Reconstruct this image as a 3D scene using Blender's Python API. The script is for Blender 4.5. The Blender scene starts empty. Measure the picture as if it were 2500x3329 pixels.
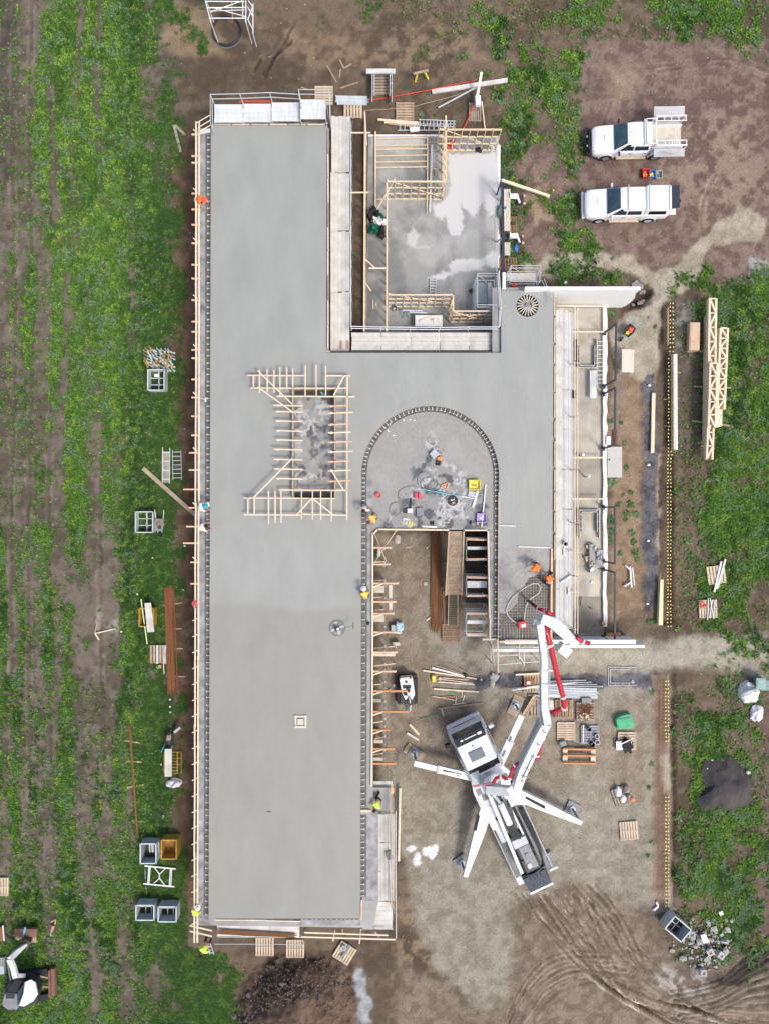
import bpy,math,random
import numpy as np
from mathutils import Vector,Matrix,noise as mnoise
from mathutils.geometry import tessellate_polygon
random.seed(7);RNG=np.random.default_rng(11)
SC=bpy.context.scene
COL=SC.collection
R=math.radians
# ---------------------------------------------------------------- camera, world, sun
H=50.0;S=50.0            # drone height in m, photo pixels per metre at the ground
cam=bpy.data.cameras.new("camera");camo=bpy.data.objects.new("camera",cam);COL.objects.link(camo)
camo.location=(0,0,H);camo.rotation_euler=(0,0,0)
cam.sensor_fit='HORIZONTAL';cam.sensor_width=36.0
cam.lens=36.0 * H / (2500 / S)
cam.clip_start=0.5;cam.clip_end=3000
SC.camera=camo
SUN_AZ=(0.72,-0.69);SUN_EL=59.0
w=bpy.data.worlds.new("World");SC.world=w;w.use_nodes=True
nt=w.node_tree;bg=nt.nodes["Background"]
sky=nt.nodes.new("ShaderNodeTexSky");sky.sky_type='NISHITA';sky.sun_disc=False
sky.sun_elevation=R(SUN_EL);sky.sun_rotation=math.atan2(SUN_AZ[0],SUN_AZ[1])
sky.air_density=1.0;sky.dust_density=4.0;sky.ozone_density=0.6
nt.links.new(sky.outputs[0],bg.inputs[0]);bg.inputs[1].default_value=0.145
sl=bpy.data.lights.new("sun",'SUN');sl.energy=1.5;sl.angle=R(11.0);sl.color=(1.0,0.95,0.88)
so=bpy.data.objects.new("sun",sl);COL.objects.link(so)
ce=math.cos(R(SUN_EL))
so.rotation_euler=Vector((-SUN_AZ[0]*ce,-SUN_AZ[1]*ce,-math.sin(R(SUN_EL)))).to_track_quat('-Z','Y').to_euler()
SC.view_settings.view_transform='Standard';SC.view_settings.look='None'
SC.view_settings.gamma=1;SC.view_settings.exposure=0.42

def P(px,py,z=0.0):
    k=(H - z) / (H * S)
    return Vector(((px - 1250) * k,(1664.5 - py) * k,z))

# ---------------------------------------------------------------- materials
MATS={}
def mat(name,col,rough=0.7,metal=0.0,var=0.15,scale=3.0,stretch=None,col2=None,bump=0.0,bscale=None,detail=4,spec=0.4,contrast=1.0):
    if name in MATS:return MATS[name]
    m=bpy.data.materials.new(name);m.use_nodes=True;t=m.node_tree;b=t.nodes["Principled BSDF"]
    b.inputs["Roughness"].default_value=rough;b.inputs["Metallic"].default_value=metal
    b.inputs["Specular IOR Level"].default_value=spec
    tc=t.nodes.new("ShaderNodeTexCoord");mp=t.nodes.new("ShaderNodeMapping")
    t.links.new(tc.outputs["Object"],mp.inputs[0])
    oi=t.nodes.new("ShaderNodeObjectInfo")
    if stretch:mp.inputs["Scale"].default_value=stretch
    n=t.nodes.new("ShaderNodeTexNoise");n.inputs["Scale"].default_value=scale;n.inputs["Detail"].default_value=detail
    n.inputs["Roughness"].default_value=0.6
    t.links.new(mp.outputs[0],n.inputs["Vector"])
    r=t.nodes.new("ShaderNodeMapRange");r.inputs[1].default_value=0.5 - 0.22/contrast;r.inputs[2].default_value=0.5 + 0.22/contrast
    t.links.new(n.outputs[0],r.inputs[0])
    mx=t.nodes.new("ShaderNodeMix");mx.data_type='RGBA'
    a=tuple(c*(1-var) for c in col);c2=tuple(min(1,c*(1+var)) for c in col) if col2 is None else col2
    mx.inputs[6].default_value=(*(a if col2 is None else col),1);mx.inputs[7].default_value=(*c2,1)
    t.links.new(r.outputs[0],mx.inputs[0])
    hs=t.nodes.new("ShaderNodeHueSaturation")
    rr=t.nodes.new("ShaderNodeMapRange");rr.inputs[3].default_value=1-0.5*var;rr.inputs[4].default_value=1+0.4*var
    t.links.new(oi.outputs["Random"],rr.inputs[0]);t.links.new(rr.outputs[0],hs.inputs["Value"])
    t.links.new(mx.outputs[2],hs.inputs["Color"]);t.links.new(hs.outputs[0],b.inputs["Base Color"])
    if bump:
        n2=t.nodes.new("ShaderNodeTexNoise");n2.inputs["Scale"].default_value=bscale or scale*4;n2.inputs["Detail"].default_value=3
        t.links.new(mp.outputs[0],n2.inputs["Vector"])
        bp=t.nodes.new("ShaderNodeBump");bp.inputs["Strength"].default_value=bump;bp.inputs["Distance"].default_value=0.05
        t.links.new(n2.outputs[0],bp.inputs["Height"]);t.links.new(bp.outputs[0],b.inputs["Normal"])
    MATS[name]=m
    return m

M_TIM=mat("new pine",(.76,.63,.46),.7,0,.13,2,(4,4,1))
M_TIM2=mat("weathered timber",(.38,.29,.20),.85,0,.25,5)
M_PLY=mat("pale formply",(.60,.55,.46),.7,0,.18,2)
M_PINK=mat("orange painted timber",(.66,.33,.19),.65,0,.15,3,col2=(.80,.56,.42))
M_ORG=mat("orange LVL",(.62,.27,.10),.65,0,.12,3)
M_GALV=mat("galvanised steel",(.58,.62,.63),.5,.15,.15,6)
M_GALVP=mat("galvanised scaffold plank",(.66,.68,.68),.6,.1,.12,.9,(7,1,1),bump=.2)
M_PLANKY=mat("worn scaffold plank",(.66,.65,.61),.75,0,.0,1.1,col2=(.50,.48,.43),bump=.2,contrast=1.6)
M_WHITE=mat("white paint",(.76,.77,.78),.35,0,0,1.7,col2=(.85,.86,.87),detail=7)
M_WHITEW=mat("white rendered wall",(.86,.86,.85),.8,0,.03,1.5)
M_CARW=mat("car paint white",(.78,.79,.80),.25,0,.03,1.5)
M_BLACK=mat("black rubber",(.02,.02,.022),.7,0,.3,6)
M_DARK=mat("dark plastic",(.035,.038,.045),.5,0,.25,4)
M_STEEL=mat("dark steel",(.045,.05,.065),.5,.2,.15,3)
M_GREY=mat("machine grey",(.22,.23,.24),.55,0,.15,4)
M_LGREY=mat("light grey paint",(.45,.48,.50),.45,0,.1,3)
M_GLASS=mat("tinted glass",(.035,.07,.09),.12,0,.5,1.2,spec=.8)
M_RED=mat("red paint",(.50,.03,.05),.4,0,.12,5)
M_REDP=mat("red plastic",(.66,.06,.04),.45,0,.1,5)
M_PURP=mat("purple plastic",(.42,.33,.66),.5,0,.1,4)
M_YEL=mat("yellow plastic",(.80,.68,.05),.5,0,.08,4)
M_YELP=mat("mustard painted steel",(.50,.31,.05),.6,0,.3,3)
M_BLUE=mat("blue plastic",(.05,.22,.62),.5,0,.12,4)
M_CYAN=mat("cyan paint",(.10,.45,.62),.5,0,.1,4)
M_GRN=mat("green tarp",(.05,.42,.20),.55,0,.2,3,bump=.3)
M_GRND=mat("dark green wrap",(.01,.12,.08),.4,0,.5,3)
M_RUST=mat("rusty rebar",(.20,.075,.035),.85,0,.0,9,col2=(.34,.15,.07))
M_CONC=mat("set concrete",(.42,.42,.40),.8,0,.12,2,bump=.1)
M_STAIN=mat("cement splashed ply",(.13,.135,.14),.65,0,.0,1.9,col2=(.46,.46,.45),bump=.3,contrast=.9,detail=7)
M_DECK=mat("wet cement on deck",(.24,.24,.23),.5,0,.0,.9,col2=(.39,.385,.37),bump=.15,detail=5)
M_PIT=mat("scummed ply floor",(.085,.09,.10),.5,0,0,1.5,col2=(.52,.52,.51),bump=.3,contrast=1.8,detail=9)
M_UNDER=mat("shuttering underside",(.10,.075,.05),.85,0,.3,2)
M_FORM=mat("film faced form board",(.17,.15,.13),.7,0,.3,3)
M_SKIN=mat("skin",(.50,.28,.19),.6,0,.05,3)
M_HVO=mat("hi-vis orange cloth",(.85,.20,.03),.7,0,.08,8)
M_HVY=mat("hi-vis yellow cloth",(.62,.85,.10),.7,0,.08,8)
M_SHW=mat("white shirt cloth",(.78,.76,.70),.8,0,.06,8)
M_NAVY=mat("navy work trousers",(.02,.03,.06),.85,0,.2,8)
M_GRYT=mat("grey work trousers",(.22,.22,.22),.85,0,.2,8)
M_HAIR=mat("dark hair",(.02,.014,.01),.7,0,.3,20)
M_BAG=mat("white woven bag",(.72,.73,.74),.6,0,.08,3,bump=.5,bscale=5)
M_ROCK=mat("rock",(.20,.18,.17),.9,0,.0,5,col2=(.38,.35,.32),bump=.5)
M_RUB=mat("concrete rubble",(.40,.39,.38),.9,0,.35,4,bump=.5)
M_BASALT=mat("dark basalt rock",(.07,.065,.065),.9,0,.0,5,col2=(.20,.18,.17),bump=.5)

def where(px,py,cx,cy):
    a="upper" if py<cy - 12 else "lower" if py>cy + 12 else "middle";b="left" if px<cx - 12 else "right" if px>cx + 12 else "centre"
    return f"{a} {b}"
# ---------------------------------------------------------------- builders
def tag(o,label=None,cat=None,group=None,kind=None):
    if label:o["label"]=label
    if cat:o["category"]=cat
    if group:o["group"]=group
    if kind or cat:o["kind"]=kind or "thing"
    return o
def thing(name,label,cat,loc=(0,0,0),rz=0.0,group=None):
    o=bpy.data.objects.new(name,None);COL.objects.link(o);o.location=loc;o.rotation_euler=(0,0,rz)
    o.empty_display_size=.2
    return tag(o,label,cat,group)
def rootloc(o):
    while o.parent:o=o.parent
    return Vector(o.location)
def dup(o,parent=None,loc=None,rz=None,label=None):
    c=o.copy();COL.objects.link(c);c.parent=parent
    if loc is not None:c.location=loc
    if rz is not None:c.rotation_euler=(0,0,rz)
    if label:c["label"]=label
    for ch in o.children:dup(ch,c)
    return c

BOXF=[(0,3,2,1),(4,5,6,7),(0,1,5,4),(1,2,6,5),(2,3,7,6),(3,0,4,7)]
class MB:
    def __init__(s):s.v=[];s.f=[];s.mi=[];s.m=0
    def add(s,vs,fs):
        n=len(s.v);s.v += [tuple(x) for x in vs];s.f += [tuple(i + n for i in f) for f in fs];s.mi += [s.m] * len(fs);return s
    def box(s,c,d,rz=0.0,tx=1.0,ty=1.0):
        cx,cy,cz=c;sx,sy,sz=(x/2 for x in d);co,si=math.cos(rz),math.sin(rz);vs=[]
        for z,kx,ky in ((-sz,1,1),(sz,tx,ty)):
            for x,y in ((-sx,-sy),(sx,-sy),(sx,sy),(-sx,sy)):
                x *= kx;y *= ky;vs.append((cx + x*co - y*si,cy + x*si + y*co,cz + z))
        return s.add(vs,BOXF)
    def bar(s,p,q,w,h=None):
        p=Vector(p);q=Vector(q);h=h or w;d=q - p
        if d.length<1e-6:return s
        d.normalize();up=Vector((0,0,1)) if abs(d.z)<.97 else Vector((0,1,0))
        sd=d.cross(up).normalized();u=sd.cross(d).normalized();a=sd*(w/2);b=u*(h/2)
        vs=[p - a - b,p + a - b,q + a - b,q - a - b,p - a + b,p + a + b,q + a + b,q - a + b]
        return s.add(vs,BOXF)
    def tube(s,pts,r,n=6,closed=False):
        pts=[Vector(p) for p in pts];m=len(pts);vs=[];fs=[];rs=r if isinstance(r,(list,tuple)) else [r]*m
        side=None
        for i,p in enumerate(pts):
            d=(pts[(i+1) % m] - pts[i-1]) if closed else (pts[min(i+1,m-1)] - pts[max(i-1,0)])
            d.normalize()
            if side is None:
                up=Vector((0,0,1)) if abs(d.z)<.95 else Vector((0,1,0));side=d.cross(up).normalized()
            else:
                side=(side - d*side.dot(d));side=side.normalized() if side.length>1e-5 else d.orthogonal().normalized()
            u=side.cross(d).normalized()
            for k in range(n):
                a=2*math.pi*k/n;vs.append(p + (side*math.cos(a) + u*math.sin(a))*rs[i])
        for i in range(m if closed else m-1):
            for k in range(n):
                a=i*n + k;b=i*n + (k+1) % n;c=((i+1) % m)*n;fs.append((a,b,c + (k+1) % n,c + k))
        if not closed:fs += [tuple(range(n))[::-1],tuple((m-1)*n + k for k in range(n))]
        return s.add(vs,fs)
    def cyl(s,c,r,h,n=16,r2=None):
        c=Vector(c);r2=r if r2 is None else r2
        vs=[(c.x + r*math.cos(2*math.pi*k/n),c.y + r*math.sin(2*math.pi*k/n),c.z) for k in range(n)]
        vs += [(c.x + r2*math.cos(2*math.pi*k/n),c.y + r2*math.sin(2*math.pi*k/n),c.z + h) for k in range(n)]
        fs=[(k,(k+1) % n,n + (k+1) % n,n + k) for k in range(n)] + [tuple(range(n))[::-1],tuple(range(n,2*n))]
        return s.add(vs,fs)
    def cup(s,c,r,h,t=.02,n=16,r0=None):       # open-topped vessel
        c=Vector(c);r0=r0 or r;rings=[(r0,0),(r,h),(r - t,h),(r0 - t,t)];vs=[];fs=[]
        for rr,z in rings:vs += [(c.x + rr*math.cos(2*math.pi*k/n),c.y + rr*math.sin(2*math.pi*k/n),c.z + z) for k in range(n)]
        for i in range(3):fs += [(i*n + k,i*n + (k+1) % n,(i+1)*n + (k+1) % n,(i+1)*n + k) for k in range(n)]
        fs += [tuple(range(n))[::-1],tuple(range(3*n,4*n))]
        return s.add(vs,fs)
    def tray(s,c,d,t=.03,rz=0.0,flare=1.0):      # open-topped box
        cx,cy,cz=c;X,Y,Z=d;co,si=math.cos(rz),math.sin(rz);vs=[]
        for hx,hy,z in ((X/2,Y/2,0),(X/2*flare,Y/2*flare,Z),(X/2*flare - t,Y/2*flare - t,Z),(X/2 - t,Y/2 - t,t)):
            for x,y in ((-hx,-hy),(hx,-hy),(hx,hy),(-hx,hy)):vs.append((cx + x*co - y*si,cy + x*si + y*co,cz + z))
        fs=[(3,2,1,0),(12,13,14,15)]
        for i in range(3):fs += [(i*4 + k,i*4 + (k+1) % 4,(i+1)*4 + (k+1) % 4,(i+1)*4 + k) for k in range(4)]
        return s.add(vs,fs)
    def prism(s,outer,z0,z1,holes=()):
        loops=[[Vector((p[0],p[1],0)) for p in outer]] + [[Vector((p[0],p[1],0)) for p in h] for h in holes]
        tri=tessellate_polygon(loops);flat=[p for l in loops for p in l];n=len(flat);fs=[]
        for t in tri:
            a,b,c=t;cr=(flat[b] - flat[a]).cross(flat[c] - flat[a]).z
            if cr<0:a,b,c=c,b,a
            fs += [(a + n,b + n,c + n),(c,b,a)]
        o=0
        for li,l in enumerate(loops):
            m=len(l);area=sum(l[i].x*l[(i+1) % m].y - l[(i+1) % m].x*l[i].y for i in range(m))
            for i in range(m):
                a,b=o + i,o + (i+1) % m
                q=(a,b,b + n,a + n)
                if (area<0) != (li>0):q=q[::-1]
                fs.append(q)
            o += m
        return s.add([(p.x,p.y,z0) for p in flat] + [(p.x,p.y,z1) for p in flat],fs)
    def loft(s,secs,cap=True):
        n=len(secs[0]);vs=[p for c in secs for p in c];fs=[]
        for i in range(len(secs)-1):
            for k in range(n):fs.append((i*n + k,i*n + (k+1) % n,(i+1)*n + (k+1) % n,(i+1)*n + k))
        if cap:fs += [tuple(range(n))[::-1],tuple((len(secs)-1)*n + k for k in range(n))]
        return s.add(vs,fs)
    def blob(s,c,r,amp=.25,f=1.5,sub=2,seed=0,flat=False):
        import bmesh
        bm=bmesh.new();bmesh.ops.create_icosphere(bm,subdivisions=sub,radius=1);c=Vector(c)
        vs=[]
        for v in bm.verts:
            d=1 + amp*mnoise.noise(v.co*f + Vector((seed*3.7,seed*1.3,seed)))*1.8
            p=Vector((v.co.x*r[0]*d,v.co.y*r[1]*d,v.co.z*r[2]*d))
            if flat and p.z<0:p.z *= .2
            vs.append(c + p)
        fs=[tuple(v.index for v in f_.verts) for f_ in bm.faces];bm.free()
        return s.add(vs,fs)
    def xform(s,M):s.v=[tuple(M @ Vector(p)) for p in s.v];return s
    def build(s,name,m,parent=None,bevel=0,smooth=False,**kw):
        vs=np.array(s.v,dtype=float)
        org=rootloc(parent) if parent else Vector(((vs[:,0].min()+vs[:,0].max())/2,(vs[:,1].min()+vs[:,1].max())/2,vs[:,2].min()))
        me=bpy.data.meshes.new(name)
        me.from_pydata([tuple(p) for p in (vs - np.array(org))],[],s.f)
        ms=m if isinstance(m,(list,tuple)) else [m]
        for x in ms:me.materials.append(x)
        if len(ms)>1:me.polygons.foreach_set("material_index",s.mi)
        if smooth:me.shade_smooth()
        me.update()
        o=bpy.data.objects.new(name,me);COL.objects.link(o)
        if parent:o.parent=parent
        else:o.location=org
        if bevel:
            b=o.modifiers.new("bevel",'BEVEL');b.width=bevel;b.segments=2;b.limit_method='ANGLE'
            if smooth:b.harden_normals=False
        return tag(o,**kw)
def rects(px0,py0,px1,py1,z):
    a=P(px0,py0,z);b=P(px1,py1,z);return [(a.x,a.y),(b.x,a.y),(b.x,b.y),(a.x,b.y)]
def PB(mb,a,b,z,w,h,z2=None):    # bar between two photo points at height z
    return mb.bar(P(a[0],a[1],z),P(b[0],b[1],z if z2 is None else z2),w,h)
# ---------------------------------------------------------------- ground
def vnoise(x,y,sx,sy,seed):
    g=np.random.default_rng(seed).random((256,256));u=x/sx + 900;v=y/sy + 900
    i=np.floor(u).astype(int);j=np.floor(v).astype(int);a=u - i;b=v - j
    a=a*a*(3-2*a);b=b*b*(3-2*b)
    q=lambda I,J:g[I % 256,J % 256]
    return (q(i,j)*(1-a) + q(i+1,j)*a)*(1-b) + (q(i,j+1)*(1-a) + q(i+1,j+1)*a)*b
def fbm(x,y,sx,sy,seed,o=4):
    t=0;a=1;n=0
    for k in range(o):t=t + a*vnoise(x,y,sx/2**k,sy/2**k,seed + k*17);n += a;a *= .6
    return t/n
def sdpoly(x,y,pts):
    d=np.full(x.shape,1e9);ins=np.zeros(x.shape,bool);n=len(pts)
    for i in range(n):
        x0,y0=pts[i];x1,y1=pts[(i+1) % n];ex,ey=x1-x0,y1-y0
        t=np.clip(((x-x0)*ex + (y-y0)*ey)/(ex*ex+ey*ey+1e-9),0,1)
        d=np.minimum(d,np.hypot(x-x0-t*ex,y-y0-t*ey))
        c=((y0>y) != (y1>y)) & (x<(x1-x0)*(y-y0)/(y1-y0+1e-12)+x0);ins ^= c
    return np.where(ins,-d,d)
def sdline(x,y,pts):
    d=np.full(x.shape,1e9)
    for (x0,y0),(x1,y1) in zip(pts,pts[1:]):
        ex,ey=x1-x0,y1-y0;t=np.clip(((x-x0)*ex + (y-y0)*ey)/(ex*ex+ey*ey+1e-9),0,1)
        d=np.minimum(d,np.hypot(x-x0-t*ex,y-y0-t*ey))
    return d
def ss(a,b,x):t=np.clip((x-a)/(b-a),0,1);return t*t*(3-2*t)
GREEN=["2257774420111111313314653","3467751000000111432100022","3467640000000101434000001","3477531000000002534000000","3487640000000000726000000","3487751000000000616000000","3487860000000000516000000","3487860000000000626000000","3597860000000000437510001","3597860000000000004300366","3587960000000000000000157","3587960000000000000000075","3587960000000000000010075","3587960000000000000010088","3577960000000000000010088","3577960000000000000010088","3577960000000000000020288","6666960000000000000020388","5332760000000000000012366","5332760000000000000000235","5332750000000000000000145","5332750000000000000000011","5342550000000000000010151","5332540000000000000000481","5332540000000000000010481","5342540000000000000000562","5332540000000000000000762","5332550000000000000000673","5332560000000000000000673","9876660000000000000010563","9965597500000000000000253","9965599700000000000000012","8965589720000000000000000","8865589820000000000000000"]
GA=np.array([[int(c) for c in r[:25].ljust(25,'0')] for r in GREEN])/9.0
def green(px,py):
    u=np.clip(px/100 - .5,0,24);v=np.clip(py/100 - .5,0,33)
    i=np.minimum(u.astype(int),23);j=np.minimum(v.astype(int),32);a=u-i;b=v-j
    g=(GA[j,i]*(1-a)+GA[j,i+1]*a)*(1-b) + (GA[j+1,i]*(1-a)+GA[j+1,i+1]*a)*b
    row=vnoise(px + 12*np.sin(py/190),py,30,520,5)*.50 + fbm(px,py,40,60,9,5)*.50
    row2=fbm(px,py,60,60,9,4)
    lw=1 - ss(420,520,px);n=row*lw + row2*(1-lw)
    th=0.74 - g*.46
    m=ss(th-.12,th+.16,n + .10*(fbm(px,py,9,12,71,2)-.5)*2)
    m=m*ss(0.0,.15,g)
    # solid dark grass belt west of the slab, hard edge at the worn path
    belt=sdpoly(px + 26*(fbm(px,py,40,60,31)-.5)*2,py,[(440,820),(450,700),(530,560),(562,640),(560,1150),(590,1500),(572,2000),(566,2600),(590,2900),(560,3060),(400,2900),(432,2300),(420,1500),(420,1100)])
    m=np.maximum(m,ss(10,-40,belt + 50*(fbm(px,py,30,80,33)-.5))*ss(.24,.36,fbm(px,py,45,70,32)))
    return m
# building footprint and yards stay bare
BARE=[[(605,390),(1660,380),(1640,860),(2000,930),(2130,930),(2190,1250),(2280,2000),(2190,2170),(2190,2960),(1700,3329),(860,3329),(780,3110),(610,3080)]]
EX=sorted(set([-900,-500,-250,-120,-60,-40,-32] + list(np.arange(-29,29.01,.105).round(4)) + [32,40,60,120,250,500,900]))
EY=sorted(set([-900,-500,-250,-120,-70,-50,-42] + list(np.arange(-37,37.01,.105).round(4)) + [42,50,70,120,250,500,900]))
gx,gy=np.meshgrid(np.array(EX),np.array(EY));nx,ny=len(EX),len(EY)
gx=gx.ravel();gy=gy.ravel();qx=gx*S + 1250;qy=1664.5 - gy*S
wx=qx + 22*(fbm(qx,qy,50,50,41)-.5)*2;wy=qy + 22*(fbm(qx,qy,50,50,47)-.5)*2
n1=fbm(qx,qy,220,220,1,5);n2=fbm(qx,qy,26,26,2,5);n3=fbm(qx,qy,10,10,3,2)
C3=lambda r,g,b:np.array([r,g,b])[None,:]
def mixc(c,d,m):return c*(1-m[:,None]) + d*m[:,None]
soil=mixc(C3(.088,.066,.047)*np.ones((len(qx),1)),C3(.160,.122,.088),ss(.35,.65,n1*.5+n2*.5))
col=soil
field=1 - ss(520,620,wx)
col=mixc(col,mixc(C3(.095,.078,.060)*np.ones((len(qx),1)),C3(.165,.138,.110),ss(.38,.62,n2*.6+n1*.4)),field)
def reg(pts,soft,c1,c2,amt=1.0,nz=None):
    global col
    m=ss(soft,-soft,sdpoly(wx,wy,pts))*amt
    if nz is not None:m=m*nz
    col=mixc(col,mixc(C3(*c1)*np.ones((len(qx),1)),C3(*c2),ss(.35,.65,n2)),m);return m
reg([(0,0),(60,0),(40,260),(35,560),(0,700)],20,(.07,.058,.052),(.10,.085,.075))
reg([(1880,130),(2500,130),(2560,960),(2300,900),(2060,860),(1860,840),(1720,880),(1680,700),(1700,480),(1800,500),(1870,400)],40,(.138,.094,.080),(.215,.158,.130))
reg([(2150,430),(2420,300),(2500,620),(2300,760),(2120,600)],60,(.26,.19,.14),(.30,.225,.17),.55,ss(.4,.6,n2))
reg([(1980,200),(2080,240),(2060,320),(1990,330)],25,(.28,.21,.155),(.32,.25,.18),.8)
sand=ss(.42,.62,n2*.6+n1*.4)
reg([(560,0),(700,30),(740,180),(560,180),(520,120)],20,(.22,.16,.10),(.26,.195,.13),.9)
reg([(850,110),(1500,80),(1600,200),(1350,220),(960,210)],40,(.19,.135,.08),(.25,.185,.12),.7,sand)
reg([(1700,560),(1790,600),(1790,740),(1720,740)],20,(.28,.21,.13),(.32,.25,.16),.8,sand)
reg([(2380,980),(2460,970),(2500,1130),(2400,1160)],14,(.34,.25,.15),(.40,.31,.20),.8,ss(.45,.6,n2))
reg([(1285,2940),(1460,2960),(1500,3329),(1290,3329)],40,(.20,.15,.09),(.27,.20,.125),.8,sand)
# gravel yards and paths
gA=reg([(1225,1730),(1600,1740),(1600,2060),(2000,2090),(2500,2060),(2500,2200),(2260,2180),(2130,2170),(2130,2960),(1990,2940),(1800,2890),(1660,2960),(1690,3120),(1650,3270),(1560,3290),(1440,3180),(1345,3000),(1322,2850),(1290,2700),(1230,2640)],18,(.225,.200,.158),(.300,.275,.222))
reg([(1500,2110),(2110,2110),(2200,2080),(2500,2080),(2480,2150),(2140,2170),(1560,2160)],16,(.29,.265,.21),(.36,.335,.27))
reg([(1890,2430),(2010,2480),(1990,2950),(1900,2930),(1750,2700)],40,(.26,.24,.19),(.33,.305,.245),.8)
reg([(1240,1750),(1400,1740),(1400,2100),(1500,2300),(1900,2480),(1700,2600),(1470,2560),(1240,2480)],60,(.185,.142,.102),(.24,.19,.14),.6)
reg([(1330,2350),(1900,2250),(2110,2240),(2110,2620),(1960,2560),(1880,2400)],30,(.22,.165,.115),(.27,.21,.155),.5,ss(.3,.55,n1))
gB=reg([(1690,860),(1780,830),(1960,815),(2060,835),(2130,885),(2190,870),(2300,740),(2380,690),(2400,650),(2440,690),(2490,720),(2480,790),(2360,780),(2320,790),(2270,900),(2220,960),(2160,985),(2150,1100),(2140,1240),(2080,1240),(2010,1210),(1985,1080),(2050,1000),(2100,960),(2080,905),(1990,880),(1860,885),(1720,905)],9,(.29,.255,.195),(.39,.345,.27))
gC=reg([(2098,1215),(2136,1200),(2134,1500),(2136,1960),(2095,1985),(2086,1880),(2092,1700),(2084,1500),(2088,1320)],5,(.065,.067,.075),(.13,.132,.145))
gC=np.maximum(gC,reg([(1530,2200),(1640,2190),(1800,2200),(1990,2195),(2125,2180),(2132,2235),(2000,2232),(1700,2240),(1545,2235)],6,(.07,.072,.08),(.14,.142,.155)))
reg([(2325,-20),(2420,-20),(2420,22),(2340,24)],8,(.11,.11,.125),(.18,.18,.20))
reg([(1560,2000),(1590,2030),(1560,2090),(1520,2070)],8,(.08,.08,.08),(.14,.14,.14),.6)
for q in ([(1262,2190),(1290,2180),(1300,2330),(1268,2330)],[(1300,2430),(1290,2490),(1272,2470),(1275,2430)]):reg(q,12,(.08,.075,.07),(.13,.12,.11),.6)
reg([(2060,925),(2105,920),(2125,950),(2100,1000),(2040,1010),(2030,990),(2070,970)],8,(.07,.05,.035),(.10,.07,.05))
# trench and spoil on the east side
reg([(1985,1180),(2085,1240),(2088,1960),(2020,2000),(1985,2030)],14,(.22,.155,.10),(.28,.205,.14))
reg([(1985,1210),(2030,1200),(2010,1450),(1980,1460)],12,(.20,.16,.12),(.24,.2,.16))
reg([(2130,2190),(2186,2190),(2188,2950),(2120,2960)],5,(.20,.148,.108),(.25,.19,.145))
reg([(2142,2460),(2180,2455),(2182,2560),(2150,2570)],9,(.33,.29,.22),(.38,.33,.27),.9)
reg([(2120,2900),(2185,2880),(2192,2960),(2118,2965)],8,(.26,.215,.16),(.3,.25,.2))
reg([(2185,1000),(2330,980),(2340,1500),(2190,1480)],30,(.105,.082,.066),(.15,.122,.10),.9)
reg([(2140,1480),(2160,1480),(2155,1900),(2140,1900)],4,(.26,.225,.17),(.34,.3,.24),.8,ss(.4,.5,n2))
reg([(2200,990),(2255,990),(2250,1130),(2195,1120)],18,(.17,.165,.16),(.26,.25,.24),.8,ss(.35,.55,n2))
reg([(2470,2300),(2500,2250),(2500,3100),(2475,3100)],10,(.13,.085,.075),(.17,.12,.1))
reg([(2440,840),(2500,840),(2500,930),(2450,920)],12,(.34,.34,.35),(.42,.42,.42),.8)
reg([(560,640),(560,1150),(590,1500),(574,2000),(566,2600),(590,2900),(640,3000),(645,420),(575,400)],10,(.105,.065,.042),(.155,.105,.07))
# bottom: churned clay, wet concrete spill, soil heap
mud=reg([(1290,3130),(1420,3190),(1560,3290),(1655,3240),(1680,3100),(1660,2950),(1900,2850),(2080,2950),(2150,3080),(2290,3200),(2500,3060),(2500,3400),(1290,3400)],40,(.158,.124,.093),(.235,.19,.148))
reg([(2150,3140),(2290,3170),(2300,3230),(2210,3240),(2130,3180)],20,(.34,.32,.29),(.42,.4,.37),.8,ss(.35,.55,n2))
reg([(2300,3200),(2500,3080),(2500,3170),(2400,3210)],14,(.035,.03,.028),(.055,.045,.04),.9)
reg([(1160,3160),(1190,3165),(1190,3240),(1205,3260),(1200,3329),(1165,3329),(1158,3250),(1150,3200)],6,(.25,.275,.275),(.36,.385,.385))
mound=reg([(760,3329),(780,3230),(830,3150),(900,3110),(1000,3090),(1120,3105),(1155,3180),(1150,3329)],12,(.055,.040,.032),(.105,.074,.054))
mound=np.maximum(mound,0)
reg([(980,3130),(1130,3120),(1150,3329),(960,3329)],30,(.12,.080,.056),(.17,.118,.085),.8)
for cx,cy,rx,ry in ((1346,2755,19,13),(1362,2795,15,19),(1392,2768,12,16),(1410,2768,11,20)):
    m=ss(1.3,.7,np.hypot((wx-cx)/rx,(wy-cy)/ry))*ss(.12,.42,fbm(qx,qy,9,9,88,3));col=mixc(col,C3(.78,.77,.79),m)
for cx,cy,rx,ry in ((325,2000,14,40),(440,2010,40,20),(372,2030,20,22)):
    m=ss(1.2,.5,np.hypot((wx-cx)/rx,(wy-cy)/ry));col=mixc(col,C3(.32,.30,.28),m*.6)
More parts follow.
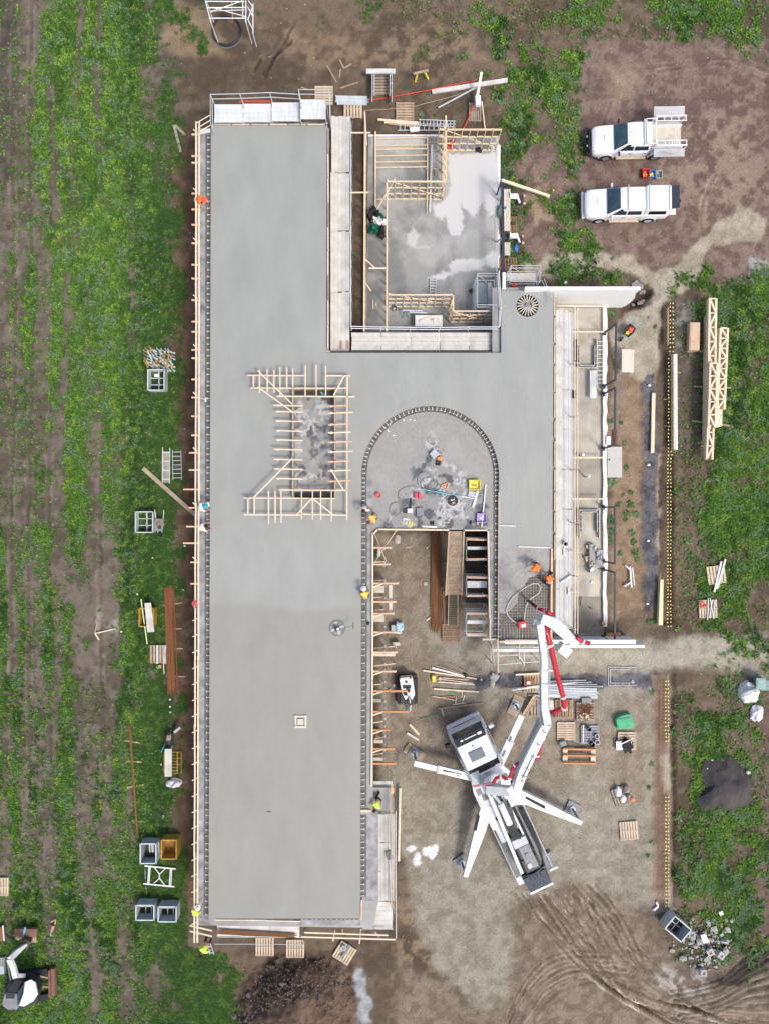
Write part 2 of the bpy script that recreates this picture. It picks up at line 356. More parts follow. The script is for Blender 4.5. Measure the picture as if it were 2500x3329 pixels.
# tyre marks
zt=np.zeros(len(qx)); 
def rut(pts,wd,dep,dark,lug=0.0):
    global col,zt
    P_=[]
    for i in range(len(pts)-1):
        p0=pts[max(i-1,0)];p1=pts[i];p2=pts[i+1];p3=pts[min(i+2,len(pts)-1)]
        for t in np.linspace(0,1,9)[:-1]:
            P_.append(tuple(.5*((2*b) + (-a+c)*t + (2*a-5*b+4*c-d)*t*t + (-a+3*b-3*c+d)*t**3) for a,b,c,d in zip(p0,p1,p2,p3)))
    P_.append(pts[-1])
    sel=(qx>min(p[0] for p in P_)-60) & (qx<max(p[0] for p in P_)+60) & (qy>min(p[1] for p in P_)-60) & (qy<max(p[1] for p in P_)+60)
    d=sdline(qx[sel] + 16*(n2[sel]-.5),qy[sel],P_)
    m=ss(wd,wd*.4,d);edge=ss(wd*1.9,wd*1.2,d)*(1-m)
    brk=ss(.25,.6,fbm(qx[sel],qy[sel],60,60,77 + len(pts) + int(pts[0][0]) % 37,4))
    if lug:m=m*(1 - lug*(.5+.5*np.sin((qx[sel]*.8+qy[sel]*.55)*.55)))
    m *= .45+.55*brk
    c=col[sel];c=c*(1 - .78*dark*m[:,None]) ;c=c*(1+.26*edge*brk)[:,None];col[sel]=c
    zt[sel] += -dep*m + dep*.6*edge
for k in range(15):     # sweeping arcs of wheel tracks bottom right
    o=k*21 + random.uniform(-9,9)
    rut([(1650+o*.9,2900+o*.1),(1760+o*.75,3010+o*.35),(1880+o*.55,3140+o*.35),(2060+o*.3,3260+o*.2),(2330,3330+o*.25)],random.uniform(4,12),.06,random.uniform(.16,.42))
for k in range(13):
    o=k*19 + random.uniform(-5,5);rut([(1690+o,2905+o*.05),(1800+o,3040),(1960+o*.9,3170),(2180+o*.5,3270+o*.1),(2500,3270+k*9)],random.uniform(4,11),.05,random.uniform(.15,.38))
for k in range(8):
    o=k*24
    rut([(1640+o*.5,3329),(1700+o*.6,3200+o*.2),(1790+o*.9,3110+o*.5),(1960+o,3090+o*.9)],random.uniform(4,11),.05,random.uniform(.16,.42))
for k in range(7):rut([(2180+k*6,3225+k*15),(2330,3190+k*17),(2420,3120+k*22),(2500,3060+k*30)],random.uniform(4,11),.08,random.uniform(.4,.7))
for k in range(4):rut([(1860+k*26,2880),(1960+k*22,2990),(2040+k*16,3120),(2110+k*10,3200)],random.uniform(4,9),.05,.45)
for pts in ([(2100,220),(2250,200),(2380,190),(2500,230)],[(2140,230),(2330,205),(2440,240),(2500,270)],[(1940,70),(2010,110),(2100,150)],[(1900,160),(1950,175)],
            [(2330,560),(2290,650),(2280,740)],[(1990,330),(1960,400)]):rut(pts,8,.02,.25)
for pts in ([(180,3080),(260,3075),(330,3090),(400,3130),(450,3180),(520,3300)],[(235,3150),(300,3150),(370,3180),(430,3240),(470,3329)]):rut(pts,9,.05,.30,.5)
for pts in ([(965,60),(930,130),(890,190),(860,250)],[(950,130),(880,200),(855,240)],[(850,190),(828,230)]):rut(pts,7,.05,.55)
for a in (40,95,160,330,395):rut([(a+8,0),(a,500),(a+10,1100),(a-4,1800),(a+6,2600)],9,.03,.20)
trk=sdline(qx,qy,[(180,3085),(260,3078),(330,3090),(400,3130),(450,3180),(520,3300)]);trk=np.minimum(trk,sdline(qx,qy,[(235,3150),(300,3150),(370,3180),(430,3240),(470,3329)]))
bare=np.zeros(len(qx),bool)
for b in BARE:bare |= sdpoly(qx,qy,b)<0
gm=green(qx,qy);keep=(qx>2000) & (qy<1960) & (qy>1250)
gm=np.where(bare,0,gm)
# grass strips that border the small unit and the car park
for pts in ([(1625,400),(1650,400),(1665,560),(1690,600),(1690,700),(1680,860),(1625,850)],[(1640,120),(1760,150),(1790,300),(1730,460),(1640,500),(1630,380),(1700,260)],
            [(1820,250),(1880,230),(1890,420),(1880,560),(1880,800),(1800,830),(1800,700),(1830,560),(1800,430)],
            [(1810,880),(1860,860),(2030,900),(2030,930),(1820,930)],[(2090,70),(2170,30),(2260,40),(2400,60),(2420,120),(2370,140),(2270,90),(2100,80)],[(1500,60),(1560,20),(1700,40),(1640,140)],
            [(2350,930),(2480,880),(2500,1160),(2450,1180),(2385,1180)],[(2350,1200),(2500,1180),(2500,1850),(2420,1850),(2345,1500)],
            [(2230,2450),(2300,2320),(2470,2340),(2478,2560),(2400,2520),(2360,2440),(2300,2440)],[(2200,2600),(2300,2640),(2440,2640),(2470,2560),(2450,3100),(2330,3050),(2190,2900)]):
    s_=sdpoly(wx,wy,pts);m=ss(16,-24,s_ + 24*(fbm(qx,qy,22,30,63,3)-.5)*2)*ss(.42,.66,fbm(qx,qy,34,44,61,5));gm=np.maximum(gm,m)
far=np.maximum(np.abs(qx-1250)-1500,np.abs(qy-1664)-1900)>0
gm=np.where(far,.5,gm)
for cx,cy,r_ in ((655,147,22),(2305,880,17),(1395,160,8)):gm=np.maximum(gm,ss(1.15,.8,np.hypot((wx-cx)/r_,(wy-cy)/(r_*1.4))))
gm=gm*(.35 + .65*ss(7,15,trk))
col=mixc(col,C3(.045,.105,.020),np.clip(gm*.60,0,1))
z=(n2-.5)*.07 + (n3-.5)*.03 + zt + gm*.02
foot=(sdpoly(qx,qy,[(640,420),(1660,420),(1640,900),(1980,930),(1980,2090),(1600,2090),(1600,2990),(640,2990)])<0)
z=np.where(foot,np.minimum(z,0.02),z)
d=sdpoly(qx,qy,[(2140,1480),(2190,1480),(2188,2030),(2150,2030)]);z -= .45*ss(6,-10,d)
d=sdpoly(qx,qy,[(2140,985),(2190,985),(2190,1480),(2140,1480)]);z -= .25*ss(6,-10,d)
d=sdpoly(qx,qy,[(2178,2190),(2194,2190),(2196,2950),(2184,2950)]);z -= .30*ss(5,-6,d)
d=sdpoly(qx,qy,[(2060,930),(2120,930),(2115,985),(2040,1005)]);z -= .7*ss(8,-22,d)
d=sdpoly(qx,qy,[(1138,380),(1183,380),(1183,1080),(1138,1080)]);z -= .35*ss(3,-8,d)
d=sdpoly(wx,wy,[(770,3360),(800,3230),(850,3160),(920,3120),(1010,3105),(1110,3120),(1145,3200),(1140,3360)])
z += 1.7*ss(5,-120,d) + mound*((n2-.5)*.55 + (n3-.5)*.30)
z += (gC*((n3-.5)*.05 + .04))
z[far]=0;col[far]=(.075,.085,.045)
me=bpy.data.meshes.new("ground")
idx=np.arange(nx*ny).reshape(ny,nx)
quads=np.stack([idx[:-1,:-1],idx[:-1,1:],idx[1:,1:],idx[1:,:-1]],-1).reshape(-1,4)
def fastmesh(me,co,faces):
    nv=len(co);nf,k=faces.shape
    me.vertices.add(nv);me.vertices.foreach_set("co",co.astype(np.float32).ravel())
    me.loops.add(nf*k);me.loops.foreach_set("vertex_index",faces.astype(np.int32).ravel())
    me.polygons.add(nf);me.polygons.foreach_set("loop_start",np.arange(0,nf*k,k,dtype=np.int32))
    me.update(calc_edges=True)
def colattr(me,c):
    a=me.color_attributes.new("tone",'FLOAT_COLOR','POINT');a.data.foreach_set("color",np.concatenate([c,np.ones((len(c),1))],1).astype(np.float32).ravel())
fastmesh(me,np.stack([gx,gy,z],1),quads)
colattr(me,np.clip(col,.01,.9));me.shade_smooth()
gmat=bpy.data.materials.new("ground soil");gmat.use_nodes=True;t=gmat.node_tree;b=t.nodes["Principled BSDF"]
b.inputs["Roughness"].default_value=.95;b.inputs["Specular IOR Level"].default_value=.15
va=t.nodes.new("ShaderNodeVertexColor");va.layer_name="tone"
tc=t.nodes.new("ShaderNodeTexCoord");acc=va.outputs[0]
for sc_,lo,hi,de in ((2.2,.80,1.22,12),(11.0,.66,1.36,6),(34.0,.60,1.45,3)):
    n=t.nodes.new("ShaderNodeTexNoise");n.inputs["Scale"].default_value=sc_;n.inputs["Detail"].default_value=de;n.inputs["Roughness"].default_value=.75
    t.links.new(tc.outputs["Object"],n.inputs["Vector"])
    r=t.nodes.new("ShaderNodeMapRange");r.inputs[1].default_value=.28;r.inputs[2].default_value=.72;r.inputs[3].default_value=lo;r.inputs[4].default_value=hi
    t.links.new(n.outputs[0],r.inputs[0])
    mu=t.nodes.new("ShaderNodeVectorMath");mu.operation='SCALE';t.links.new(acc,mu.inputs[0]);t.links.new(r.outputs[0],mu.inputs[3]);acc=mu.outputs[0]
t.links.new(acc,b.inputs["Base Color"])
bp=t.nodes.new("ShaderNodeBump");bp.inputs["Strength"].default_value=.8;bp.inputs["Distance"].default_value=.04
t.links.new(n.outputs[0],bp.inputs["Height"]);t.links.new(bp.outputs[0],b.inputs["Normal"])
me.materials.append(gmat)
go=bpy.data.objects.new("ground",me);COL.objects.link(go);tag(go,kind="structure")
zg=z.reshape(ny,nx);EXa=np.array(EX);EYa=np.array(EY)
def gz(px,py):
    x=(px-1250)/S;y=(1664.5-py)/S;i=int(np.clip(np.searchsorted(EXa,x),1,nx-1));j=int(np.clip(np.searchsorted(EYa,y),1,ny-1))
    return float(zg[j,i])
def G(px,py,dz=0.0):return P(px,py,gz(px,py) + dz)

# ---------------------------------------------------------------- grass and leafy weeds
cand=np.where((gm>.12) & (~far) & (np.abs(qx-1250)<1330) & (np.abs(qy-1664)<1740))[0]
wgt=gm[cand]**1.1;wgt /= wgt.sum();N=125000;K=6
pick=RNG.choice(cand,N,p=wgt)
cx=gx[pick] + RNG.uniform(-.06,.06,N);cy=gy[pick] + RNG.uniform(-.06,.06,N);cz=z[pick]
pxc=cx*S+1250;pyc=1664.5-cy*S
tonev=fbm(pxc,pyc,60,150,90,4);t2=fbm(pxc,pyc,16,16,95,2)
weed=((pxc + RNG.uniform(-70,70,N) + 60*(fbm(pxc,pyc,60,90,55)-.5)*2)<440) | (pxc>1500)
Ns=24000;sx=RNG.uniform(-20,2520,Ns*4);sy=RNG.uniform(-20,3349,Ns*4);okk=(sx<570) | ((sx>2190) & (sy>900)) | ((sx>1300) & (sy<130));okk &= ~((sx>2100) & (((sy>2050) & (sy<2230)) | (sy>3130)));okk &= (RNG.random(Ns*4)<.8*ss(.38,.62,fbm(sx,sy,60,120,201,4)))
sx,sy=sx[okk][:Ns],sy[okk][:Ns];n_s=len(sx);ii=np.arange(N-n_s,N);cx[ii]=(sx-1250)/S;cy[ii]=(1664.5-sy)/S;cz[ii]=.02;pxc=cx*S+1250;pyc=1664.5-cy*S
ang=RNG.uniform(0,2*np.pi,(N,K));ln=np.where(weed[:,None],RNG.uniform(.05,.12,(N,K)),RNG.uniform(.05,.14,(N,K)))
wd=np.where(weed[:,None],ln*.24,ln*.15);hz=RNG.uniform(.02,.12,(N,K))*np.where(weed[:,None],1.3,.9)
bx=cx[:,None] + RNG.uniform(-.04,.04,(N,K));by=cy[:,None] + RNG.uniform(-.04,.04,(N,K));dx=np.cos(ang);dy=np.sin(ang)
z0=np.broadcast_to(cz[:,None] + .015,(N,K))
A=np.stack([bx,by,z0],-1);Bv=np.stack([bx+dx*ln*.55-dy*wd,by+dy*ln*.55+dx*wd,z0+hz],-1)
Cv=np.stack([bx+dx*ln,by+dy*ln,z0+hz*.8],-1);Dv=np.stack([bx+dx*ln*.55+dy*wd,by+dy*ln*.55-dx*wd,z0+hz],-1)
co=np.stack([A,Bv,Cv,Dv],2).reshape(-1,3)
dk=np.array([.030,.092,.014]);md=np.array([.105,.235,.030]);lt=np.array([.23,.38,.055]);gr=np.array([.16,.27,.13])
tt=np.clip(ss(.33,.62,tonev) + .35*((pyc<1700) & (pxc<420)),0,1)[:,None]*weed[:,None] + .22*(~weed[:,None])*ss(.3,.7,tonev)[:,None];cc=dk*(1-tt) + md*tt
l2=(ss(.50,.78,t2)*np.where(weed,.9,.30))[:,None];cc=cc*(1-l2) + lt*l2
isg=(ss(.56,.70,fbm(pxc,pyc,22,22,99,2))*.8*weed)[:,None];cc=cc*(1-isg) + gr*isg
cc=cc[:,None,:]*RNG.uniform(.6,1.45,(N,K,1));cc=np.repeat(cc.reshape(-1,3),4,0)
me=bpy.data.meshes.new("grass");fastmesh(me,co,np.arange(N*K*4).reshape(-1,4));colattr(me,cc)
def leafmat(name):
    m=bpy.data.materials.new(name);m.use_nodes=True;t=m.node_tree;b=t.nodes["Principled BSDF"];b.inputs["Roughness"].default_value=.6
    va=t.nodes.new("ShaderNodeVertexColor");va.layer_name="tone";t.links.new(va.outputs[0],b.inputs["Base Color"]);b.inputs["Specular IOR Level"].default_value=.25
    return m
M_LEAF=leafmat("grass leaf");me.materials.append(M_LEAF)
o=bpy.data.objects.new("grass",me);COL.objects.link(o);tag(o,"green grass and weeds growing in rows over the soil","grass",kind="stuff")
# pale pebbles strewn over the soil
N=2600;px=RNG.uniform(-20,2520,N);py=RNG.uniform(-20,3350,N)
inb=sdpoly(px,py,[(640,300),(1680,300),(1680,900),(1990,930),(1990,2060),(1600,2070),(1300,2100),(1300,3050),(640,3050)])<0
px,py=px[~inb],py[~inb];mb=MB()
for a,b_ in zip(px,py):
    s_=random.choice((.018,.02,.025,.03,.05));p=G(a,b_);mb.box((p.x,p.y,p.z + s_*.3),(s_*2,s_*1.5,s_*1.2),random.uniform(0,3),.6,.6)
mb.build("pebbles",mat("pale pebble",(.42,.38,.33),.9,0,.3,8),label="pale pebbles strewn over the brown soil",cat="pebbles",kind="stuff")
def rosette(px,py,r,n,c1,label):
    p=G(px,py);vs=[];fs=[]
    for k in range(n):
        a=random.uniform(0,6.28);l=r*random.uniform(.6,1.1);wv=l*.17;h=random.uniform(.03,.16)*r*2.5;u=Vector((math.cos(a),math.sin(a),0));s_=Vector((-u.y,u.x,0))
        b0=p + Vector((random.uniform(-1,1)*r*.4,random.uniform(-1,1)*r*.4,.02));i=len(vs)
        vs += [b0,b0 + u*l*.35 + s_*wv + Vector((0,0,h*.8)),b0 + u*l*.75 + s_*wv*.7 + Vector((0,0,h)),b0 + u*l + Vector((0,0,h*.6)),b0 + u*l*.75 - s_*wv*.7 + Vector((0,0,h)),b0 + u*l*.35 - s_*wv + Vector((0,0,h*.8))]
        fs.append(tuple(range(i,i+6)))
    me=bpy.data.meshes.new("weed_plant");me.from_pydata([tuple(v - p) for v in vs],[],fs)
    cl=np.repeat(np.array(c1)[None,:]*RNG.uniform(.65,1.4,(n,1)),6,0);colattr(me,cl);me.materials.append(M_LEAF)
    o=bpy.data.objects.new("weed_plant",me);COL.objects.link(o);o.location=p
    tag(o,label,"weed","leafy weeds rooted in bare soil")
for a in [(1990,1015,13),(1985,1370,11),(2020,1375,8),(2030,1440,9),(1990,1565,14),(2035,1520,10),(2025,1610,8),(2052,1600,9),(2010,1640,11),(2050,1640,13),(2038,1672,13),(2068,1672,12),(1985,1690,16),(1990,1730,14),
          (2055,1730,13),(2060,1760,12),(1982,1760,15),(2065,1795,13),(2035,1690,10),(2015,1800,11),(2070,1820,10),(2195,1600,12),(2300,1565,11),(2275,1585,9),(2255,1625,8),(2235,1760,13),(2280,1770,13),(2310,1760,11),(2250,1810,12),(2275,1830,12),(2285,1890,11),(2240,1850,10),(2290,1980,9),(2230,1930,8),
          (2190,2375,16),(2235,2365,12),(2230,2390,12),(2120,2250,11),(2118,2485,9),(2110,2560,8),(2215,2310,9),(2250,2330,9),(2120,2740,9),(2105,2780,8),(2205,2660,14),(2230,2700,13),(1990,840,8),(1370,370,10),(1630,330,14),(1610,385,9),(1415,375,8),(1350,190,8),(2130,1060,8),(1150,830,11),(1148,860,8),(2115,2020,13)]:
    rosette(a[0],a[1],a[2]/50,26,random.choice(((.075,.17,.05),(.06,.15,.04),(.12,.20,.09))),f"{'large' if a[2] > 11 else 'small'} leafy weed {'on the verge beside the portal frames, ' + where(a[0], a[1], 2025, 1650) if 1975 < a[0] < 2085 and 990 < a[1] < 1850 else 'on bare soil right of the trench, ' + where(a[0], a[1], 2250, 1790) if a[0] > 2170 and a[1] < 2100 else 'near the southern trench, ' + where(a[0], a[1], 2180, 2480) if a[0] > 2100 else 'on the soil around the small unit, ' + where(a[0], a[1], 1400, 400)}")

def painted_sheet(name,poly,z_,step,fn,parent,rough=.55):
    """a thin skin of dried or wet cement whose stain colours vary point by point"""
    xs=np.arange(min(p[0] for p in poly),max(p[0] for p in poly),step);ys=np.arange(min(p[1] for p in poly),max(p[1] for p in poly),step)
    X,Y=np.meshgrid(xs,ys);inside=sdpoly(X,Y,poly)<0;k=(H - z_)/(H*S);org=rootloc(parent)
    co=np.stack([(X-1250)*k - org.x,(1664.5-Y)*k - org.y,np.full(X.shape,z_ - org.z)],-1).reshape(-1,3)
    idx=np.arange(X.size).reshape(X.shape);ok=inside[:-1,:-1] & inside[1:,1:] & inside[1:,:-1] & inside[:-1,1:]
    f=np.stack([idx[1:,:-1],idx[1:,1:],idx[:-1,1:],idx[:-1,:-1]],-1)[ok]
    me=bpy.data.meshes.new(name);fastmesh(me,co,f);colattr(me,fn(X.ravel(),Y.ravel()))
    m=MATS.get("stained cement skin")
    if not m:m=leafmat("stained cement skin");m.node_tree.nodes["Principled BSDF"].inputs["Roughness"].default_value=rough;MATS["stained cement skin"]=m
    me.materials.append(m);o=bpy.data.objects.new(name,me);COL.objects.link(o);o.parent=parent;return o
def scum(x,y,mask=None,base=(.245,.243,.232)):
    a=fbm(x,y,34,34,301,6);r_=1 - np.abs(fbm(x,y,22,22,305,5)-.5)*6;dark=ss(.48,.62,a);wht=ss(.25,.8,r_)*ss(.40,.60,fbm(x,y,50,50,309,3))
    c=mixc(C3(.27,.27,.26)*np.ones((len(x),1)),C3(.10,.105,.115),dark);c=mixc(c,C3(.50,.50,.49),wht*.85)
    if mask is not None:c=mixc(C3(*base)*np.ones((len(x),1)),c,mask)
    return c*(.9+.2*fbm(x,y,6,6,311,2))[:,None]
# ---------------------------------------------------------------- main concrete building
ZS,ZD=3.6,3.35
def P2(px,py,z):p=P(px,py,z);return (p.x,p.y)
def arc(cx,cy,r,a0,a1,n,z):
    return [P2(cx + r*math.cos(R(a0+(a1-a0)*i/n)),cy - r*math.sin(R(a0+(a1-a0)*i/n)),z) for i in range(n+1)]
M_SLAB=bpy.data.materials.new("fresh screeded concrete");M_SLAB.use_nodes=True
t=M_SLAB.node_tree;b=t.nodes["Principled BSDF"];b.inputs["Roughness"].default_value=.55
tc=t.nodes.new("ShaderNodeTexCoord");sp=t.nodes.new("ShaderNodeSeparateXYZ");t.links.new(tc.outputs["Object"],sp.inputs[0])
nz=t.nodes.new("ShaderNodeTexNoise");nz.inputs["Scale"].default_value=.30;nz.inputs["Detail"].default_value=5;t.links.new(tc.outputs["Object"],nz.inputs["Vector"])
ad=t.nodes.new("ShaderNodeMath");ad.operation='MULTIPLY_ADD';t.links.new(nz.outputs[0],ad.inputs[0]);ad.inputs[1].default_value=1.2;t.links.new(sp.outputs[1],ad.inputs[2])
mr=t.nodes.new("ShaderNodeMapRange");t.links.new(ad.outputs[0],mr.inputs[0])
rampx=t.nodes.new("ShaderNodeMix");rampx.data_type='RGBA';t.links.new(mr.outputs[0],rampx.inputs[0])
rampx.inputs[6].default_value=(.280,.279,.252,1);rampx.inputs[7].default_value=(.305,.315,.295,1)
nv=t.nodes.new("ShaderNodeTexNoise");nv.inputs["Scale"].default_value=.9;nv.inputs["Detail"].default_value=8;nv.inputs["Roughness"].default_value=.65
mp=t.nodes.new("ShaderNodeMapping");mp.inputs["Scale"].default_value=(1,.35,1);t.links.new(tc.outputs["Object"],mp.inputs[0]);t.links.new(mp.outputs[0],nv.inputs["Vector"])
m2=t.nodes.new("ShaderNodeMapRange");m2.inputs[1].default_value=.3;m2.inputs[2].default_value=.7;m2.inputs[3].default_value=.91;m2.inputs[4].default_value=1.07;t.links.new(nv.outputs[0],m2.inputs[0])
vm=t.nodes.new("ShaderNodeVectorMath");vm.operation='SCALE'; 
wv=t.nodes.new("ShaderNodeTexWave");wv.wave_type='RINGS';wv.inputs["Scale"].default_value=.55;wv.inputs["Distortion"].default_value=22;wv.inputs["Detail"].default_value=4;wv.inputs["Detail Scale"].default_value=.7;t.links.new(tc.outputs["Object"],wv.inputs["Vector"])
m5=t.nodes.new("ShaderNodeMapRange");m5.inputs[3].default_value=.992;m5.inputs[4].default_value=1.006;t.links.new(wv.outputs["Fac"],m5.inputs[0])
v5=t.nodes.new("ShaderNodeVectorMath");v5.operation='SCALE';t.links.new(rampx.outputs[2],v5.inputs[0]);t.links.new(m5.outputs[0],v5.inputs[3]);t.links.new(v5.outputs[0],vm.inputs[0]);t.links.new(m2.outputs[0],vm.inputs[3]);t.links.new(vm.outputs[0],b.inputs["Base Color"])
m3=t.nodes.new("ShaderNodeMapRange");m3.inputs[3].default_value=.38;m3.inputs[4].default_value=.7;t.links.new(nv.outputs[0],m3.inputs[0]);t.links.new(m3.outputs[0],b.inputs["Roughness"])
bp=t.nodes.new("ShaderNodeBump");bp.inputs["Strength"].default_value=.25;bp.inputs["Distance"].default_value=.02;t.links.new(nv.outputs[0],bp.inputs["Height"]);t.links.new(bp.outputs[0],b.inputs["Normal"])

bld=thing("concrete_building","long grey concrete building with fresh roof slab around an arched courtyard","building",P(1250,1664,0))
def slabset(off):   # boundary in object space y for the trowelled band
    mr.inputs[1].default_value=off - .25;mr.inputs[2].default_value=off + .25
slabset(P(1000,1975,ZS).y + .6)
outer=[P2(*q,ZS) for q in [(687,406),(1063,406),(1061,1146),(1629,1146),(1629,943),(1799,943),(1796,1500),(1791,1783),(1622,1783),(1622,1543)]]
outer += arc(1398.5,1543,223.5,0,180,60,ZS)[1:]
outer += [P2(*q,ZS) for q in [(1174,2000),(1171,2988),(679,2988),(683,1700)]]
h1=[P2(*q,ZS) for q in [(958,1264),(1088,1264),(1088,1620),(958,1620)]]
h2=arc(1714,993,36,0,360,32,ZS)[:-1]
mb=MB();mb.prism(outer,3.36,ZS,[h1,h2]);mb.build("slab",M_SLAB,bld)
mb=MB()
for q in [(642,415,1070,1150),(642,1150,1800,1300),(1600,934,1799,1150)]:mb.prism(rects(*q,ZD),3.2,ZD)
mb2=MB()
mb.prism([P2(642,1300,ZD),P2(1800,1300,ZD),P2(1794,2086,ZD),P2(1588,2086,ZD),P2(1588,1722,ZD),P2(1508,1722,ZD),P2(1459,1722,ZD),P2(1213,1722,ZD),P2(1213,2640,ZD),P2(1230,2640,ZD),P2(1230,2930,ZD),P2(1213,3018,ZD),P2(642,3010,ZD)],3.2,ZD)
mb.v=[(x,y,z) for x,y,z in mb.v]
o=mb.build("formwork_deck",M_DECK,bld)
# splashed ply margins, laid 4 mm above the deck
mb=MB()
for q in [(646,430,684,3000),(1176,1560,1211,2100)]:mb.prism(rects(*q,ZD),ZD+.004,ZD+.012)
mb.build("ply_margin",M_STAIN,bld)
TRI=[(1398,1410),(1425,1440),(1450,1490),(1500,1520),(1545,1540),(1590,1600),(1592,1740),(1235,1740),(1238,1700),(1290,1655),(1335,1570),(1345,1510),(1372,1450)]
AP=[(1398.5 + 206*math.cos(R(a)),1543 - 206*math.sin(R(a))) for a in range(0,181,6)] + [(1193,1719),(1604,1719)]
def arch_tone(x,y):
    m=ss(16,-16,sdpoly(x + 20*(fbm(x,y,22,22,321)-.5)*2,y + 20*(fbm(x,y,22,22,325)-.5)*2,TRI));c=scum(x,y,m,(.30,.295,.275))
    return mixc(c,C3(.36,.355,.335),.5*ss(.5,.7,fbm(x,y,70,70,331))*(1-m))
painted_sheet("cement_film",AP,ZD+.01,2.0,arch_tone,bld)
for q in [(1174,2640,1230,2930),(1588,1722,1620,2086),(960,2990,1172,3010)]:MB().prism(rects(*q,ZD),ZD+.004,ZD+.012).build("stained_margin",M_STAIN,bld)
# ground-floor walls below the deck
mb=MB()
def wl(a,b_,z0=0,z1=3.2,w_=.2):mb.bar(P(a[0],a[1],0)*1 + Vector((0,0,(z0+z1)/2)),P(b_[0],b_[1],0) + Vector((0,0,(z0+z1)/2)),w_,z1-z0)
for a,b_ in [((710,500),(710,2900)),((710,500),(1050,500)),((1050,500),(1050,1180)),((1050,1180),(1640,1180)),((1640,1180),(1640,1010)),((1640,1010),(1765,1010)),((1765,1010),(1765,2040)),
              ((710,2900),(1160,2900)),((1160,2900),(1160,1735)),((1160,1735),(1215,1735)),((1640,2040),(1765,2040)),((1640,1760),(1640,2040)),((1220,1700),(1460,1700)),((1510,1700),(1640,1700))]:wl(a,b_)
mb.build("ground_floor_wall",M_UNDER,bld)
# skylight well with sunken floor and round opening drum
painted_sheet("well_floor",[(959,1288),(1088,1288),(1088,1602),(959,1602)],ZD+.01,1.6,lambda x,y:scum(x,y,ss(.2,.45,fbm(x,y,60,60,341)),(.34,.335,.32)),bld)
for q in [(959,1265,1087,1291),(959,1600,1087,1619)]:MB().prism(rects(*q,3.42),3.36,3.42).build("well_shelf",mat("dark shelf ply",(.07,.065,.06),.6,0,.3,3),bld)  # end shelves of the well, coloured darker than its floor
dr=thing("round_void_former","round fan of radial timber blades forming a circular hole in the slab","formwork",P(1714,993,ZD))
for k in range(20):
    mb=MB();a=R(18*k + 4);c=P(1714,993,3.5);d=Vector((math.cos(a),math.sin(a),0));mb.bar(c + d*.27,c + d*.64,.05,.16);mb.build("blade",M_PLY,dr)
mb=MB();mb.cyl(P(1714,993,ZD),.3,.12,20);mb.build("hub",M_PIT,dr)
mb=MB();mb.cyl(P(1714,993,ZD+.005),.655,.02,32);mb.build("base_disc",M_BLACK,dr)
# poured strip and reinforcement in the unfinished east leg
mb=MB();pts=[P2(*q,ZS) for q in [(1622,1783),(1790,1783),(1790,1842),(1778,1862),(1740,1872),(1718,1880),(1706,1905),(1688,1925),(1680,1960),(1660,1985),(1640,1996),(1622,1990)]]
mb.prism(pts,3.36,3.545);mb.build("rough_pour",mat("unlevelled wet concrete",(.24,.235,.22),.45,0,0,1.1,col2=(.36,.355,.335),bump=.8,bscale=3,detail=6),bld)
mesh_t=thing("rebar_mesh","square grid of steel reinforcement laid over dark ply awaiting concrete","rebar mesh",P(1710,1980,ZD))
mb=MB();mb.prism(rects(1623,1846,1790,2084,ZD),ZD+.004,ZD+.02);mb.build("ply_base",mat("dark oiled ply",(.13,.125,.115),.6,0,.4,2),mesh_t)
mb=MB()
for i in range(19):
    x=1629 + i*8.7;mb.bar(P(x,1850,3.47),P(x + random.uniform(-1,1),2082,3.47),.018)
for i in range(24):
    y=1856 + i*9.2;mb.bar(P(1624,y,3.49),P(1789,y + random.uniform(-1,1),3.49),.018)
for i in range(14):mb.bar(P(1628 + i*10 + random.uniform(-1,1),2043,3.53),P(1628 + i*10 + random.uniform(-2,2),2081,3.53),.025)
for i in range(30):x=1626;mb.bar(P(1783,1850 + i*7.5,3.44),P(1790,1850 + i*7.5,3.44),.03,.1)
mb.build("bars",mat("grimy rebar",(.36,.33,.28),.7,.2,.3,8),mesh_t,kind=None)

M_GAPSHADE=mat('dark gap shade ply',(.05,.05,.05),.6,0,0,3,col2=(.19,.19,.185),detail=6)  # dark ply strips, the shadow of the bracket gaps painted into their colour
